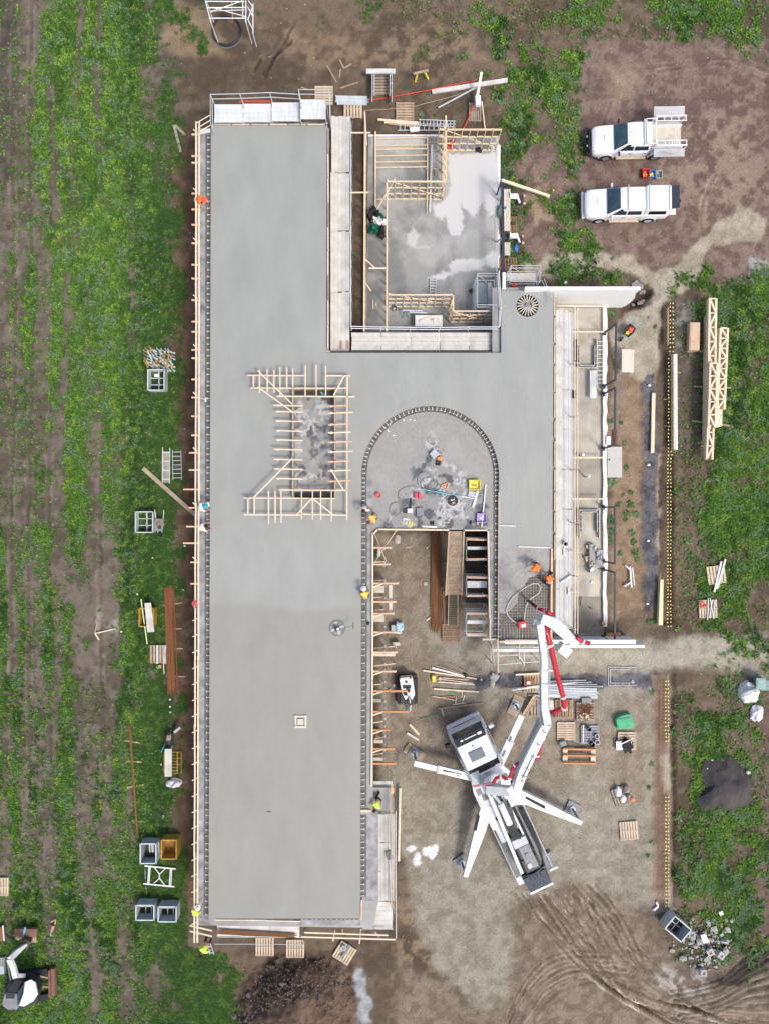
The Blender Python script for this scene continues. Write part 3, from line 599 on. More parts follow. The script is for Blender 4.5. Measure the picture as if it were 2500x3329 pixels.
# ---- edge forms with brackets (one form per slab side, each with its own brackets)
def bracket_mb(L=.42):
    m_=MB();m_.box((L/2,0,.012),(L,.045,.02));m_.box((.02,0,.10),(.03,.035,.2));m_.bar((L*.92,0,.03),(.04,0,.19),.03,.03);m_.box((L*.95,0,.03),(.035,.10,.05));return m_
def edge_form(name,label,pts,side,step,top=3.59,L=.42,jit=.18,maxn=100,board=M_FORM,group="edge forms around the slab"):
    t_=thing(name,label,"edge form",P(*pts[0],ZD),group=group)
    mb=MB()
    W=[P(*p,ZS) for p in pts]
    for a,b_ in zip(W,W[1:]):
        n=Vector((-(b_-a).y,(b_-a).x,0)).normalized()*side*.018
        mb.bar(Vector((a.x,a.y,(ZD+top)/2)) + n,Vector((b_.x,b_.y,(ZD+top)/2)) + n,.03,top-ZD-.02)
    mb.build("board",board,t_)
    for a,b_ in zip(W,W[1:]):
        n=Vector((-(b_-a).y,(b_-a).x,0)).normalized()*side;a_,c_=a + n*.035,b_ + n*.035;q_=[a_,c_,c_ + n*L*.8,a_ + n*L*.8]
        MB().prism([(v.x,v.y) for v in q_],ZD+.013,ZD+.019).build("gap_shade_ply",M_GAPSHADE,t_)
    L_=[(b_-a).length for a,b_ in zip(W,W[1:])];tot=sum(L_);d=step*.5;k=0;first=None
    while d<tot and k<maxn:
        q=d;i=0
        while q>L_[i]:q -= L_[i];i += 1
        a,b_=W[i],W[i+1];u=(b_-a).normalized();n=Vector((-u.y,u.x,0))*side;p=a + u*q + n*.036
        if first is None:
            first=bracket_mb(L).build("bracket",mat("grey form bracket",(.62,.61,.57),.6,.0,.15,6),None)
            first.parent=t_;o=first
        else:o=first.copy();COL.objects.link(o)
        o.location=Vector((p.x,p.y,ZD + .021)) - t_.location;o.rotation_euler=(0,0,math.atan2(n.y,n.x) + random.uniform(-.03,.03))
        d += step*random.uniform(1-jit,1+jit);k += 1
    return t_
def first_fix():pass
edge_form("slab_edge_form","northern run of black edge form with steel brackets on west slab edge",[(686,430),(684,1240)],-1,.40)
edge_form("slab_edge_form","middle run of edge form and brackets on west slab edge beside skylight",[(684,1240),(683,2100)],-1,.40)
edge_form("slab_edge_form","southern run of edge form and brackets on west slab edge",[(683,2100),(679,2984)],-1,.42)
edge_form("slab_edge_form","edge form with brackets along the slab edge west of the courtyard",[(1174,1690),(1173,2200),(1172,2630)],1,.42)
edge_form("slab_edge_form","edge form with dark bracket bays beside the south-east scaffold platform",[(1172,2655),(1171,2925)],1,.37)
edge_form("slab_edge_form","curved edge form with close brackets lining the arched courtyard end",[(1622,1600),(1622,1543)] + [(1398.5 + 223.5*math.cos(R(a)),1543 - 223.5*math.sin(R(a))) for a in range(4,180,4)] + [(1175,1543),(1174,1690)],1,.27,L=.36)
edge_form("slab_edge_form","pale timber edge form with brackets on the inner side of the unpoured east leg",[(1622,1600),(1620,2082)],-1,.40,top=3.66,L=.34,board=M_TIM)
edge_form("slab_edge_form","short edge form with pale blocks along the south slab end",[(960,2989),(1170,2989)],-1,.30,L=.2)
for px0,pts,lab in ((0,[(1792,1783),(1790,2084)],"orange timber side board edging the unpoured east leg"),(1,[(1622,2086),(1790,2086)],"pale timber board closing the south end of the rebar bay")):
    mb=MB();mb.bar(P(*pts[0],3.55),P(*pts[1],3.55),.11,.3);mb.build("timber_side_board",M_PINK if px0==0 else M_TIM,label=lab,cat="board")
# kicker timbers of the courtyard edge
for a,b_,lab in [((1212,1732),(1211,2210),"long pale timber edging the courtyard deck, northern length"),((1211,2212),(1208,2556),"long pale timber edging the courtyard deck, southern length"),((1228,1721),(1458,1723),"pale timber across the head of the courtyard"),
                   ((1212,1738),(1230,1720),"short angled timber at the courtyard corner"),((1509,1724),(1583,1724),"short timber over the dark stairwell head"),((1586,1726),(1591,2010),"upright timber plate east of the stairwell"),((1593,2012),(1592,2078),"short lower plate south of the stairwell timber")]:
    mb=MB();mb.bar(P(*a,3.45),P(*b_,3.45),.09,.16);mb.build("edge_timber",M_TIM,label=lab,cat="timber",group="timbers edging the courtyard deck")
mb=MB();mb.bar(P(1617,2080,3.6),P(1619,2187,3.6),.09,.12);mb.build("edge_timber",M_TIM,label="pale timber running out over the south scaffold bay",cat="timber",group="timbers edging the courtyard deck")
mb=MB();mb.bar(P(1568,2079,3.5),P(1620,2079,3.5),.10,.1);mb.build("edge_timber",M_TIM,label="short grey timber at the foot of the east leg",cat="timber",group="timbers edging the courtyard deck")

# ---- skylight frame: raised grid of pale timbers over the slab
sf=thing("skylight_formwork","raised lattice of pale timbers boxing a rectangular opening in the slab","formwork",P(1020,1440,ZS))
def TP(X,Y):return (750 + X/3.687,1150 + Y/3.687)
segs=[((205,258),(890,262)),((1150,262),(1435,264)),((245,410),(745,412)),((765,412),(1395,412)),((555,508),(1490,515)),((160,1730),(745,1732)),((745,1732),(1255,1736)),((160,1930),(850,1935)),((865,1925),(1390,1937)),((580,1632),(1410,1638)),
        ((275,262),(278,412)),((210,1730),(210,1930)),((286,1735),(286,1925)),((1400,262),(1400,510)),((1400,510),(1397,1540)),((1397,1540),(1397,1995))]
zf=4.15
for a,b_ in segs:
    mb=MB();PB(mb,TP(*a),TP(*b_),zf,.07,.10);mb.build("rail",M_TIM,sf)
for x,y0,y1 in [(348,195,465),(440,190,460),(522,195,465),(594,160,500),(676,165,430),(748,175,420),(898,140,500),(1027,130,500),(1142,145,500),(457,1650,2040),(536,1650,2030),(606,1645,2025),(852,1640,1990),(984,1640,1990),(1082,1640,1990),(1210,1640,2010)]:
    mb=MB();PB(mb,TP(x,y0),TP(x + random.uniform(-2,2),y1),zf + .09,.06,.08);mb.build("cross_piece",M_TIM,sf)
for i,y in enumerate([620,695,808,925,1035,1148,1268,1383,1498]):
    mb=MB();PB(mb,TP(545 + random.uniform(-30,20),y - 4),TP(865,y + 5),zf + .08,.07,.08);mb.bar(P(*TP(560,y+8),zf+.05),P(*TP(610,y-2),zf+.05),.05);mb.build("bracket_timber",M_TIM,sf)
for i,y in enumerate([620,702,840,938,1052,1168,1285,1395,1520]):
    mb=MB();PB(mb,TP(1170,y + 10),TP(1430 + random.uniform(-30,40),y),zf + .08,.07,.08);mb.bar(P(*TP(1195,y+12),zf+.05),P(*TP(1225,y+4),zf+.05),.14,.06);mb.build("bracket_timber",M_TIM if i % 2 else M_PINK,sf)
for a,b_ in [((325,200),(742,605)),((325,395),(735,690)),((745,1250),(270,1730)),((1365,262),(1235,500)),((1200,1385),(1360,1640)),((985,1722),(785,1940)),((985,1735),(1205,1910))]:
    mb=MB();PB(mb,TP(*a),TP(*b_),zf + .17,.07,.06);mb.build("brace",M_TIM,sf)
for a,b_ in [((752,410),(752,1735)),((1255,412),(1255,1735))]:
    mb=MB();mb.bar(P(*TP(*a),3.85),P(*TP(*b_),3.85),.09,.5);mb.build("side_board",mat("cement stained pine",(.40,.34,.26),.8,0,.3,4),sf)
for y in (425,1740):
    mb=MB();mb.bar(P(*TP(760,y),3.7),P(*TP(1250,y),3.7),.08,.3);mb.build("end_board",M_TIM2,sf)
for X,Y in ((275,262),(286,1930),(1400,262),(1397,1935),(606,412),(606,1732),(210,1732)):
    mb=MB();q=P(*TP(X,Y),zf);mb.bar((q.x,q.y,ZS),(q.x,q.y,zf),.07);mb.build("post",M_TIM,sf)
mb=MB();mb.tube([P(*TP(990,700),3.5),P(*TP(1105,480),4.0)],.018);mb.bar(P(*TP(1078,455),4.0),P(*TP(1130,495),4.0),.06,.03)
mb.build("broom",M_CYAN,label="long-handled broom with cyan head leaning in the skylight opening",cat="broom")

# ---- double guard rail on the west side
gr_=thing("guard_rail","long double timber guard rail outside the west slab edge with orange stub joists","railing",P(640,1700,0))
def railx(y):return 638 - (y-1200)/1900*6 if y>1200 else 638
segl=[400,690,980,1245,1500,1640,1860,2140,2360,2530,2780,3060]
for a,b_ in zip(segl,segl[1:]):
    for dx in (0,10.5):
        mb=MB();PB(mb,(railx(a) + dx + random.uniform(-1,1),a - 6),(railx(b_) + dx + random.uniform(-1,1),b_ + 6),4.25 + random.uniform(-.05,.05),.085,.06);mb.build("rail",M_TIM,gr_)
ys=[436,506,528,628,680,730,790,860,905,975,1045,1078,1137,1164,1233,1292,1353,1415,1472,1528,1591,1651,1712,1766,1828,1898]
for i,y in enumerate(ys):
    x=railx(y);l=14 if y<1440 else random.choice((22,30,40)) if y<1800 else 16
    mb=MB();PB(mb,(x - l,y),(x + 14,y),4.17,.09,.09);mb.build("joist",M_PINK,gr_)
    if i % 3==0:mb=MB();PB(mb,(x - 9,y - 17),(x + 4,y - 6),4.2,.06,.06);mb.build("brace",M_TIM,gr_)
    mb=MB();mb.bar(P(x + 5,y,4.12),P(x + 5,y,3.36),.07);mb.build("post",M_TIM,gr_)
for y in range(1960,3040,52):
    x=railx(y);mb=MB();PB(mb,(x - 9,y + 7),(x + 14,y - 4),4.19,.05,.05);mb.bar(P(x+5,y,4.2),P(x + 5,y,3.3),.06);mb.build("brace",M_TIM,gr_)
for y in (3010,3028):
    mb=MB();PB(mb,(618,y),(690,y + 17),4.1,.08,.08);mb.build("brace",M_TIM,gr_)
# props below the west edge: deck bearers stand on steel props
def prop(px,py,top,label):
    g_=P(px,py,top);mb=MB();mb.cyl((g_.x,g_.y,0),.035,top*.55,8);mb.cyl((g_.x,g_.y,top*.55),.025,top*.45,8);mb.box((g_.x,g_.y,.01),(.15,.15,.02));mb.cyl((g_.x,g_.y,top*.55),.05,.06,8)
    return tag(mb.build("steel_prop",M_GALV),label,"prop","steel props under the deck")

# ---- courtyard: joists, props, planks
JW=[(1781,1273),(1835,1269),(1897,1296),(1957,1289),(1995,1282),(2056,1300),(2121,1292),(2183,1288),(2247,1325),(2314,1327),(2374,1266),(2435,1283),(2483,1288)]
for i,(y,x1) in enumerate(JW):
    mb=MB();PB(mb,(1213,y),(x1,y),3.15,.10,.15)
    mb.build("deck_joist",M_PINK if i<8 else M_ORG,label=f"orange painted joist {['beside the white bags, first from the north', 'second from the north with timber prop beneath', 'third from the north above grey planks', 'crossing the long grey plank', 'meeting the south end of the long plank', 'ending at the blue rag box', 'above the wide ply strip', 'north-west of the small white loader', 'reaching over the white loader', 'long bare one south of the loader', 'short one above the square block', 'middle one of the southern three', 'southernmost by the truck outrigger pad'][i]} on the courtyard west side",cat="joist",group="joists poking out of the courtyard west side")
    if y in (1897,2247,2314,2374,2435,2183,2056,1995):
        mb=MB();PB(mb,(1213,y + 12),(1245,y + 1),3.25,.08,.06);mb.build("brace_timber",M_TIM,label=f"pale diagonal timber from the courtyard deck to the {['first','second','third','fourth','fifth','sixth','seventh','eighth'][[1897,1995,2056,2183,2247,2314,2374,2435].index(y)]} braced joist from the north",cat="brace",group="diagonal braces beside the courtyard deck")
for y in (1788,1842,1905,1965,2064,2130,2192,2255,2322,2382,2443,2490):prop(1250,y,3.07,"galvanised prop carrying the joists on the courtyard west side")
for q,z_,lab in [((1215,1905,1250,1928),2.6,"grey plank pair between the third and fourth joists"),((1264,1903,1275,1993),2.9,"long upright grey plank on the joist ends"),((1214,2000,1250,2022),2.6,"grey plank pair south of the fifth joist"),
                   ((1214,2125,1284,2134),2.8,"wide pale ply strip under the seventh joist"),((1214,2274,1240,2284),2.2,"small grey plank west of the white loader"),((1216,2407,1246,2417),2.2,"small pale plank between two southern joists"),((1214,2464,1246,2474),2.2,"last small plank before the south-east platform")]:
    mb=MB();mb.prism(rects(*q,z_),z_ - .04,z_);mb.build("scaffold_plank",M_PLY,label=lab,cat="plank",group="planks under the west courtyard joists")
    mb=MB();a=P(q[2]-3,q[1]+2,z_ - .05);b_=P(q[2]-3,q[3]-2,z_ - .05)
    for c in (a,b_):mb.tube([(c.x,c.y,0),(c.x,c.y,z_-.05)],.024)
    mb.tube([a,b_],.024);mb.tube([(a.x,a.y,1),(b_.x,b_.y,1)],.024);mb.build("plank_trestle",M_GALV,label="galvanised trestle under the " + lab,cat="trestle",group="trestles under the courtyard planks")
for a,b_,z_ in [((1215,1828),(1250,1826),1.8),((1215,1888),(1250,1886),1.8),((1216,1943),(1246,1941),1.8),((1216,1984),(1246,1982),1.8),((1216,2108),(1283,2102),2),((1216,2166),(1283,2158),2),((1216,2227),(1238,2225),2),((1214,2351),(1246,2345),1.6),((1218,2403),(1240,2398),1.6),((1212,2455),(1243,2450),1.6)]:
    mb=MB();mb.bar(P(*a,z_),P(*b_,z_),.06,.06);mb.bar(P(*b_,z_),P(b_[0],b_[1],0.0)*1,.05,.05);mb.build("batten_prop",M_TIM,label="thin raking batten below the courtyard joists",cat="batten",group="raking battens below the courtyard joists")
# ramp with cleats, stair, pallets
rp=thing("access_ramp","long plywood ramp with cross cleats climbing from the courtyard to the deck","ramp",P(1480,1830,0))
a0,a1,b0,b1=P(1459,1727,3.36),P(1507,1727,3.36),P(1448,1934,.9),P(1500,1934,.9)
mb=MB();mb.add([a0,a1,b1,b0] + [p - Vector((0,0,.06)) for p in (a0,a1,b1,b0)],[(3,2,1,0),(4,5,6,7),(0,1,5,4),(1,2,6,5),(2,3,7,6),(3,0,4,7)]);mb.build("ply_board",mat("muddy ply",(.40,.31,.21),.85,0,.3,2.5),rp)
for k in range(16):
    u=(k+.6)/16.5;mb=MB();mb.bar(a0.lerp(b0,u) + Vector((.18,0,.02)),a1.lerp(b1,u) + Vector((-.18,0,.02)),.05,.03);mb.build("cleat",mat("muddy cleat",(.42,.33,.23),.85,0,.3,4),rp)
for a,b_ in ((a0,b0),(a1,b1)):mb=MB();mb.bar(a + Vector((0,0,.06)),b_ + Vector((0,0,.06)),.09,.14);mb.build("side_rail",mat("ramp timber",(.52,.38,.25),.8,0,.2,4),rp)
mb=MB()
for a in (a0,a1):mb.bar((a.x,a.y,0),(a.x,a.y,3.3),.09)
m_=a0.lerp(b0,.5);n_=a1.lerp(b1,.5)
for a in (m_,n_):mb.bar((a.x,a.y,0),(a.x,a.y,a.z - .05),.09)
mb.build("post",M_TIM2,rp)
st=thing("ramp_steps","green painted step ladder laid on pallets below the ramp","steps",P(1472,1985,0))
mb=MB();a0,a1,b0,b1=P(1458,1932,.62),P(1487,1932,.62),P(1456,2033,.35),P(1487,2033,.35)
mb.add([a0,a1,b1,b0] + [p - Vector((0,0,.05)) for p in (a0,a1,b1,b0)],[(3,2,1,0),(4,5,6,7),(0,1,5,4),(1,2,6,5),(2,3,7,6),(3,0,4,7)]);mb.build("board",mat("mossy board",(.10,.105,.065),.85,0,.3,3),st)
for k in range(14):
    u=(k+.5)/14;mb=MB();mb.bar(a0.lerp(b0,u) + Vector((.05,0,.03)),a1.lerp(b1,u) + Vector((-.05,0,.03)),.035,.04);mb.build("tread",mat("dull tread",(.24,.20,.13),.8,0,.2,4),st)
for a,b_ in ((a0,b0),(a1,b1)):mb=MB();mb.bar(a + Vector((0,0,.05)),b_ + Vector((0,0,.05)),.07,.1);mb.build("side_rail",M_TIM2,st)

# pallets ------------------------------------------------------
def pallet_parts(root,m,n=7,W=1.165,D=1.165):
    def part(nm,mb):o=mb.build(nm,m,None);o.location=(0,0,0);o.parent=root;return o
    def local(nm,c,d):
        me=MB().box((0,0,0),d);o=me.build(nm,m,None);o.location=c;o.parent=root
    bw=W/(n*1.32)
    for k in range(n):local("deck_board",(-W/2 + bw/2 + k*(W-bw)/(n-1),0,.135),(bw,D,.02))
    for y in (-D/2+.02,0,D/2-.02):local("bearer",(0,y,.072),(W,.04,.10))
    for k in (0,.5,1):local("bottom_board",(-W/2 + .05 + k*(W-.1),0,.011),(.1,D,.02))
_pal={}
def pallet(px,py,rz,label,m=M_PALL if 'M_PALL' in globals() else None,z=None,n=7,W=1.165,D=1.165,group="timber pallets about the site"):
    m=m or mat("pallet timber",(.50,.39,.27),.8,0,.2,3)
    key=(m.name,n,W,D);loc=G(px,py,.01) if z is None else P(px,py,z)
    if key in _pal:return dup(_pal[key],None,loc,R(rz),label)
    r=thing("timber_pallet",label,"pallet",(0,0,0),0,group);pallet_parts(r,m,n,W,D);_pal[key]=r
    r.location=loc;r.rotation_euler=(0,0,R(rz));return r
M_PG=mat("grey old pallet",(.34,.28,.22),.85,0,.25,3);M_PC=mat("fresh pallet timber",(.58,.47,.34),.8,0,.15,3)
pallet(1466,2057,90,"brown pallet at the foot of the ramp steps",mat("brown pallet",(.30,.20,.13),.85,0,.25,3),n=8)
pallet(1470,2003,90,"brown pallet under the lower half of the ramp steps",mat("brown pallet",(.30,.20,.13),.85,0,.25,3),n=8)
pallet(1468,1950,90,"brown pallet under the upper end of the ramp steps",mat("brown pallet",(.30,.20,.13),.85,0,.25,3),n=8)

# rebar bundles ------------------------------------------------
def rebar_bundle(name,label,a,b_,wd,n,spread=1.3,z=.12,m=M_RUST,r=.016,rise=.12):
    mb=MB();A=P(*a,z);B=P(*b_,z);u=(B-A).normalized();s_=Vector((-u.y,u.x,0))
    for k in range(n):
        o1=random.uniform(-.5,.5)*wd;o2=o1*random.uniform(.7,spread) + random.uniform(-.04,.04)
        h=random.uniform(0,rise);pm=A.lerp(B,random.uniform(.4,.6)) + s_*((o1+o2)/2 + random.uniform(-.05,.05)) + Vector((0,0,h))
        mb.tube([A + s_*o1 + u*random.uniform(-.3,.3) + Vector((0,0,h)),pm,B + s_*o2 + u*random.uniform(-.3,.3) + Vector((0,0,h))],r,4)
    return mb.build(name,m,label=label,cat="rebar bundle")
M_RB2=mat("fresh brown rebar",(.34,.17,.075),.75,.1,0,12,col2=(.22,.10,.05))
rebar_bundle("rebar_bundle","long bundle of brown rebar lying beside the courtyard ramp",(1418,1730),(1419,2045),.6,60,1.5,m=M_RB2)
rebar_bundle("rebar_bundle","long rusty rebar bundle on bearers in the west grass strip",(551,1915),(562,2248),.62,64,1.1,.14)
rebar_bundle("rebar_bundle","thin rusty bundle of bars on crosspieces in the western grass",(422,2365),(447,2712),.13,9,1.0,.16)
for i,(a,b_,lab) in enumerate([((531,1969),(592,1960),"second bearer"),((536,2046),(592,2044),"third bearer"),((548,2108),(596,2109),"middle bearer, longest end showing"),((540,2199),(602,2200),"southern bearer")]):
    mb=MB();mb.bar(G(*a,.06),G(*b_,.06),.09,.07);mb.build("timber_bearer",M_TIM2,label=lab + " under the rusty rebar bundle in the grass",cat="bearer",group="bearers under the west rebar bundle")
for a,b_,lab in [((404,2408),(456,2416),"northern crosspiece"),((412,2476),(463,2478),"second crosspiece"),((414,2561),(469,2552),"third crosspiece"),((428,2669),(477,2673),"southern crosspiece")]:
    mb=MB();mb.bar(G(*a,.05),G(*b_,.05),.09,.07);mb.build("timber_bearer",M_TIM2,label=lab + " under the thin rebar bundle",cat="bearer",group="crosspieces under the thin rebar bundle")
# east scaffold bays in the stairwell
for i,(y0,y1,pl) in enumerate([(1750,1822,(1777,1787)),(1874,1940,(1889,1911)),(1992,2068,(2017,2028))]):
    nm=["northern","middle","southern"][i]
    t_=thing("scaffold_bay",f"{nm} galvanised scaffold bay in the dark stairwell","scaffold",P(1550,(y0+y1)/2,0),group="scaffold bays in the stairwell")
    for y in (y0,y1):
        mb=MB();zt_=2.6
        for x in (1516,1584):q=P(x,y,zt_);mb.tube([(q.x,q.y,0),(q.x,q.y,zt_)],.026)
        for zz in (zt_,1.6,.7):a=P(1516,y,zt_);b_=P(1584,y,zt_);mb.tube([(a.x,a.y,zz),(b_.x,b_.y,zz)],.022)
        mb.build("frame",M_GALV,t_)
    mb=MB();a=P(1516,y0,2.5);b_=P(1516,y1,2.5);mb.tube([a,b_],.022);mb.tube([a - Vector((0,0,1)),b_],.02);mb.tube([P(1584,y0,1.5),P(1516,y0,2.4)],.02);mb.build("brace",M_GALV,t_)
    mb=MB();mb.prism(rects(1518,pl[0],1582,pl[1],2.6),2.63,2.68);mb.build("plank",M_GALVP,t_)
    for y in (y0 + 4,y1 - 4):
        mb=MB();PB(mb,(1518,y),(1586,y + random.uniform(-2,4)),3.12,.10,.14);mb.build("deck_joist",M_PINK,label=f"orange joist at the {'north' if y == y0+4 else 'south'} end of the {nm} stairwell bay",cat="joist",group="joists over the stairwell bays")
mb=MB();a,b_=P(1516,1727,.2),P(1586,2070,.2);mb.prism(rects(1512,1730,1640,1960,0.06),.05,.07);mb.build("stairwell_dark_sheet",mat("underdeck dark floor",(.08,.06,.045),.9,0,.4,2),kind="structure")  # dark sheet put in for the shaded interior beneath the deck
# underside lintel timber that roofs the stairwell edge on the east
for y in range(1748,2080,34):prop(1597,y,3.18,"galvanised prop under the deck east of the stairwell")
for y in range(480,2990,100):prop(655,y,3.18,"galvanised prop under the west overhang of the deck")
# ---------------------------------------------------------------- small timber-framed unit north-east
pad=thing("unit_floor_slab","pale damp concrete floor slab of the small timber framed unit","floor slab",P(1410,760,0))
M_WET=mat("patchy damp slab",(.19,.197,.19),.45,0,0,.42,col2=(.40,.41,.40),detail=4,contrast=1.1)
mb=MB();mb.prism([P2(1197,441,.15),P2(1622,440,.15),P2(1618,1100,.15),P2(1190,1100,.15)],-.1,.15);mb.build("slab",M_WET,pad)
DRY=([(1460,500),(1610,495),(1618,560),(1610,690),(1590,700),(1570,655),(1540,700),(1522,690),(1500,660),(1505,740),(1490,765),(1465,760),(1450,700),(1440,715),(1412,700),(1405,668),(1440,655),(1470,600),(1455,560)],
            [(1465,850),(1500,840),(1560,842),(1600,815),(1614,820),(1612,870),(1580,862),(1540,880),(1480,880),(1440,910),(1390,905),(1460,880)],[(1325,760),(1345,735),(1360,765),(1352,800),(1400,796),(1350,806),(1325,790)],[(1205,445),(1380,445),(1380,470),(1300,490),(1210,480)])
def unit_tone(x,y):
    X=x + 9*(fbm(x,y,16,16,351)-.5)*2;Y=y + 9*(fbm(x,y,16,16,355)-.5)*2;m=0
    for k,p in enumerate(DRY):m=np.maximum(m,ss(7,-5,sdpoly(X,Y,p))*(1 if k<2 else .7))
    halo=ss(60,0,sdpoly(X,Y,DRY[0]))*.3 + .35*ss(.5,.7,fbm(x,y,90,90,361));n=fbm(x,y,100,100,365,5)
    c=mixc(C3(.20,.207,.20)*np.ones((len(x),1)),C3(.33,.335,.32),ss(.35,.65,n));c=mixc(c,C3(.45,.455,.45),np.clip(halo,0,1));c=mixc(c,C3(.54,.545,.54),m);return mixc(c,C3(.62,.62,.61),.8*ss(6,0,np.abs(x-1616)))
painted_sheet("cement_film",[(1198,442),(1620,442),(1616,1099),(1192,1099)],.156,2.4,unit_tone,pad)
mb=MB();mb.bar(P(1197,440,.1),P(1440,440,.1),.12,.12);mb.bar(P(1622,470,.1),P(1621,870,.1),.14,.12);mb.build("white_membrane_edge",M_WHITE,pad)
M_STUD=mat("wall frame pine",(.70,.55,.36),.7,0,.12,2,(3,3,1))
def wall_frame(label,a,b,h=2.7,z0=.16,step=.45,brace=True,nog=True,za=None):
    A=P(*a,z0 + h);B=P(*b,z0 + h);u=(B-A);L=u.length;u.normalize()
    t_=thing("stud_wall",label,"wall frame",(A.x*.5 + B.x*.5,A.y*.5 + B.y*.5,z0),group="standing timber wall frames")
    def part(nm,p,q,w_=.045,h_=.09):
        MB().bar(p,q,w_,h_).build(nm,M_STUD,t_)
    A0=Vector((A.x,A.y,z0));B0=Vector((B.x,B.y,z0));k=Vector((0,0,1))
    part("top_plate",A - k*.02,B - k*.02,.09,.045);part("top_plate",A + k*.026,B + k*.026,.09,.04);part("bottom_plate",A0 + k*.03,B0 + k*.03,.09,.045)
    n=max(2,int(L/step));s_=u.cross(k)
    for i in range(n+1):
        p=A0 + u*(L*i/n) + k*.055;q=Vector((p.x,p.y,z0 + h - .045));MB().bar(p,q,.042,.085).build("stud",M_STUD,t_)
    if nog:
        for i in range(n):
            for zz in (h*.33,h*.66):
                p=A0 + u*(L*(i+.06)/n) + k*(zz + .05*(i % 2));q=A0 + u*(L*(i+.94)/n) + k*(zz + .05*(i % 2));MB().bar(p,q,.085,.042).build("nogging",M_STUD,t_)
    if brace:
        sg=s_*.07*(1 if brace>0 else -1);MB().bar(A + sg + k*.05,B0 + sg + k*.25,.07,.03).build("brace",M_STUD,t_)
    return t_
wall_frame("long western wall frame of the unit beside the trench, spiked at its north end",(1187,372),(1184,1076),nog=False,step=.6,brace=False)
wall_frame("east-west wall frame with diagonal brace above the laid-flat frame's south end",(1258,589),(1444,589),brace=-1)
wall_frame("north-south wall frame rising beside the unit's north doorway",(1449,380),(1450,588),step=.5,brace=False)
wall_frame("north wall frame with diagonal brace at the unit's top right corner",(1428,420),(1630,420),brace=-1)
wall_frame("long inner wall frame running south past the tarpaulin heap",(1258,592),(1257,1076),nog=False,step=.6,brace=False)
wall_frame("short braced wall frame south of the ladder lying on the slab",(1262,958),(1470,958),brace=-1)
wall_frame("stub wall frame turning the corner beside the white table",(1473,960),(1473,1012),brace=False)
wall_frame("low southern wall frame near the mobile tower",(1476,1011),(1612,1011),brace=1)
for a,b_,z_,lab in [((1200,871),(1257,871),2.85,"pale strut tying the two long wall frames together"),((1138,430),(1205,430),2.8,"northern strut between the walkway and the west wall frame"),((1138,625),(1199,624),2.8,"southern strut between the walkway and the west wall frame"),
                       ((1226,680),(1285,580),1.4,"raking prop leaning on the corner of the wall frames"),((1188,842),(1222,872),1.2,"short raking prop in the corridor"),((1186,915),(1207,945),1.2,"short raking prop low in the corridor"),
                       ((1186,360),(1192,470),2.95,"tapering loose timber capping the west wall frame"),((1449,374),(1449,400),3.0,"timber end jutting north of the doorway wall frame"),((1388,640),(1388,692),.3,"thin batten lying across the slab below the braced frame")]:
    MB().bar(P(*a,z_),P(*b_,z_),.08,.05).build("timber_strut",M_TIM,label=lab,cat="timber",group="loose struts of the timber unit")
ff=thing("flat_wall_frame","timber wall frame lying flat on the unit slab, studs running across","wall frame",P(1305,520,.16))
for x,y0,y1 in ((1221,426,686),(1389,444,648)):MB().bar(P(x,y0,.35),P(x,y1,.35),.09,.09).build("plate",M_STUD,ff)
for y in (448,472,484,505,525,543,646):MB().bar(P(1223,y+1,.34),P(1388,y-2,.34),.07,.08).build("stud",M_STUD,ff)
for y in (462,488,549):MB().bar(P(1384,y,.4),P(1432,y-1,.4),.07,.08).build("stud",M_TIM2,ff)
MB().bar(P(1404,470,.5),P(1397,690,.5),.12,.1).build("galvanised_channel",M_GALV,label="straight grey steel channel lying north-south across the flat frame",cat="channel")
for i in range(3):MB().bar(P(1414+i*4,552,.3),P(1414+i*4,570,.3),.06,.05).build("timber_offcut",M_TIM2,label=f"{['left','middle','right'][i]} one of three dark offcuts between the wall frames",cat="offcut")
# tarpaulin heap
def heap(name,label,cat,c,parts_):
    t_=thing(name,label,cat,P(*c,parts_[0][1]))
    for nm,z_,px,py,rx,ry,rz_,m,sd in parts_:
        MB().blob(P(px,py,z_) + Vector((0,0,rz_*.3)),(rx/50,ry/50,rz_),.34,2.2,3,sd).build(nm,m,t_,smooth=False)
    return t_
heap("tarpaulin_heap","crumpled heap of black, white and green plastic between two wall frames","tarpaulin",(1222,730),
     [("black_fold",.16,1218,702,20,26,.5,M_BLACK,1),("white_fold",.16,1232,722,20,16,.5,M_WHITE,2),("green_fold",.16,1218,747,22,16,.5,M_GRND,3),("dark_fold",.16,1240,755,12,22,.45,M_BLACK,4),("green_fold",.16,1240,715,12,10,.6,M_GRND,5)])
def ladder(label,a,b_,wd,n,z_,z2=None,m=None,cat="ladder"):
    m=m or M_GALV;A=P(*a,z_);B=P(*b_,z_ if z2 is None else z2);u=(B-A).normalized();s_=Vector((-u.y,u.x,0)).normalized()*(wd/2)
    t_=thing("ladder",label,cat,Vector((A.x+B.x,A.y+B.y,2*min(A.z,B.z)-.05*2))*.5)
    for sg in (-1,1):MB().bar(A + s_*sg,B + s_*sg,.035,.075).build("rail",m,t_)
    for i in range(n):c=A.lerp(B,(i+.5)/n);MB().bar(c - s_,c + s_,.045,.03).build("rung",m,t_)
    return t_
ladder("folded aluminium ladder lying on the damp slab north of the short wall frame",(1408,905),(1405,970),.38,7,.25)
tb=thing("trestle_table","white topped trestle table strewn with orange timber offcuts","table",P(1393,1042,.16))
o=MB().prism([P2(*q,.9) for q in [(1349,1023),(1438,1024),(1438,1061),(1349,1060)]],.86,.9).build("table_top",M_WHITE,tb,bevel=.02)
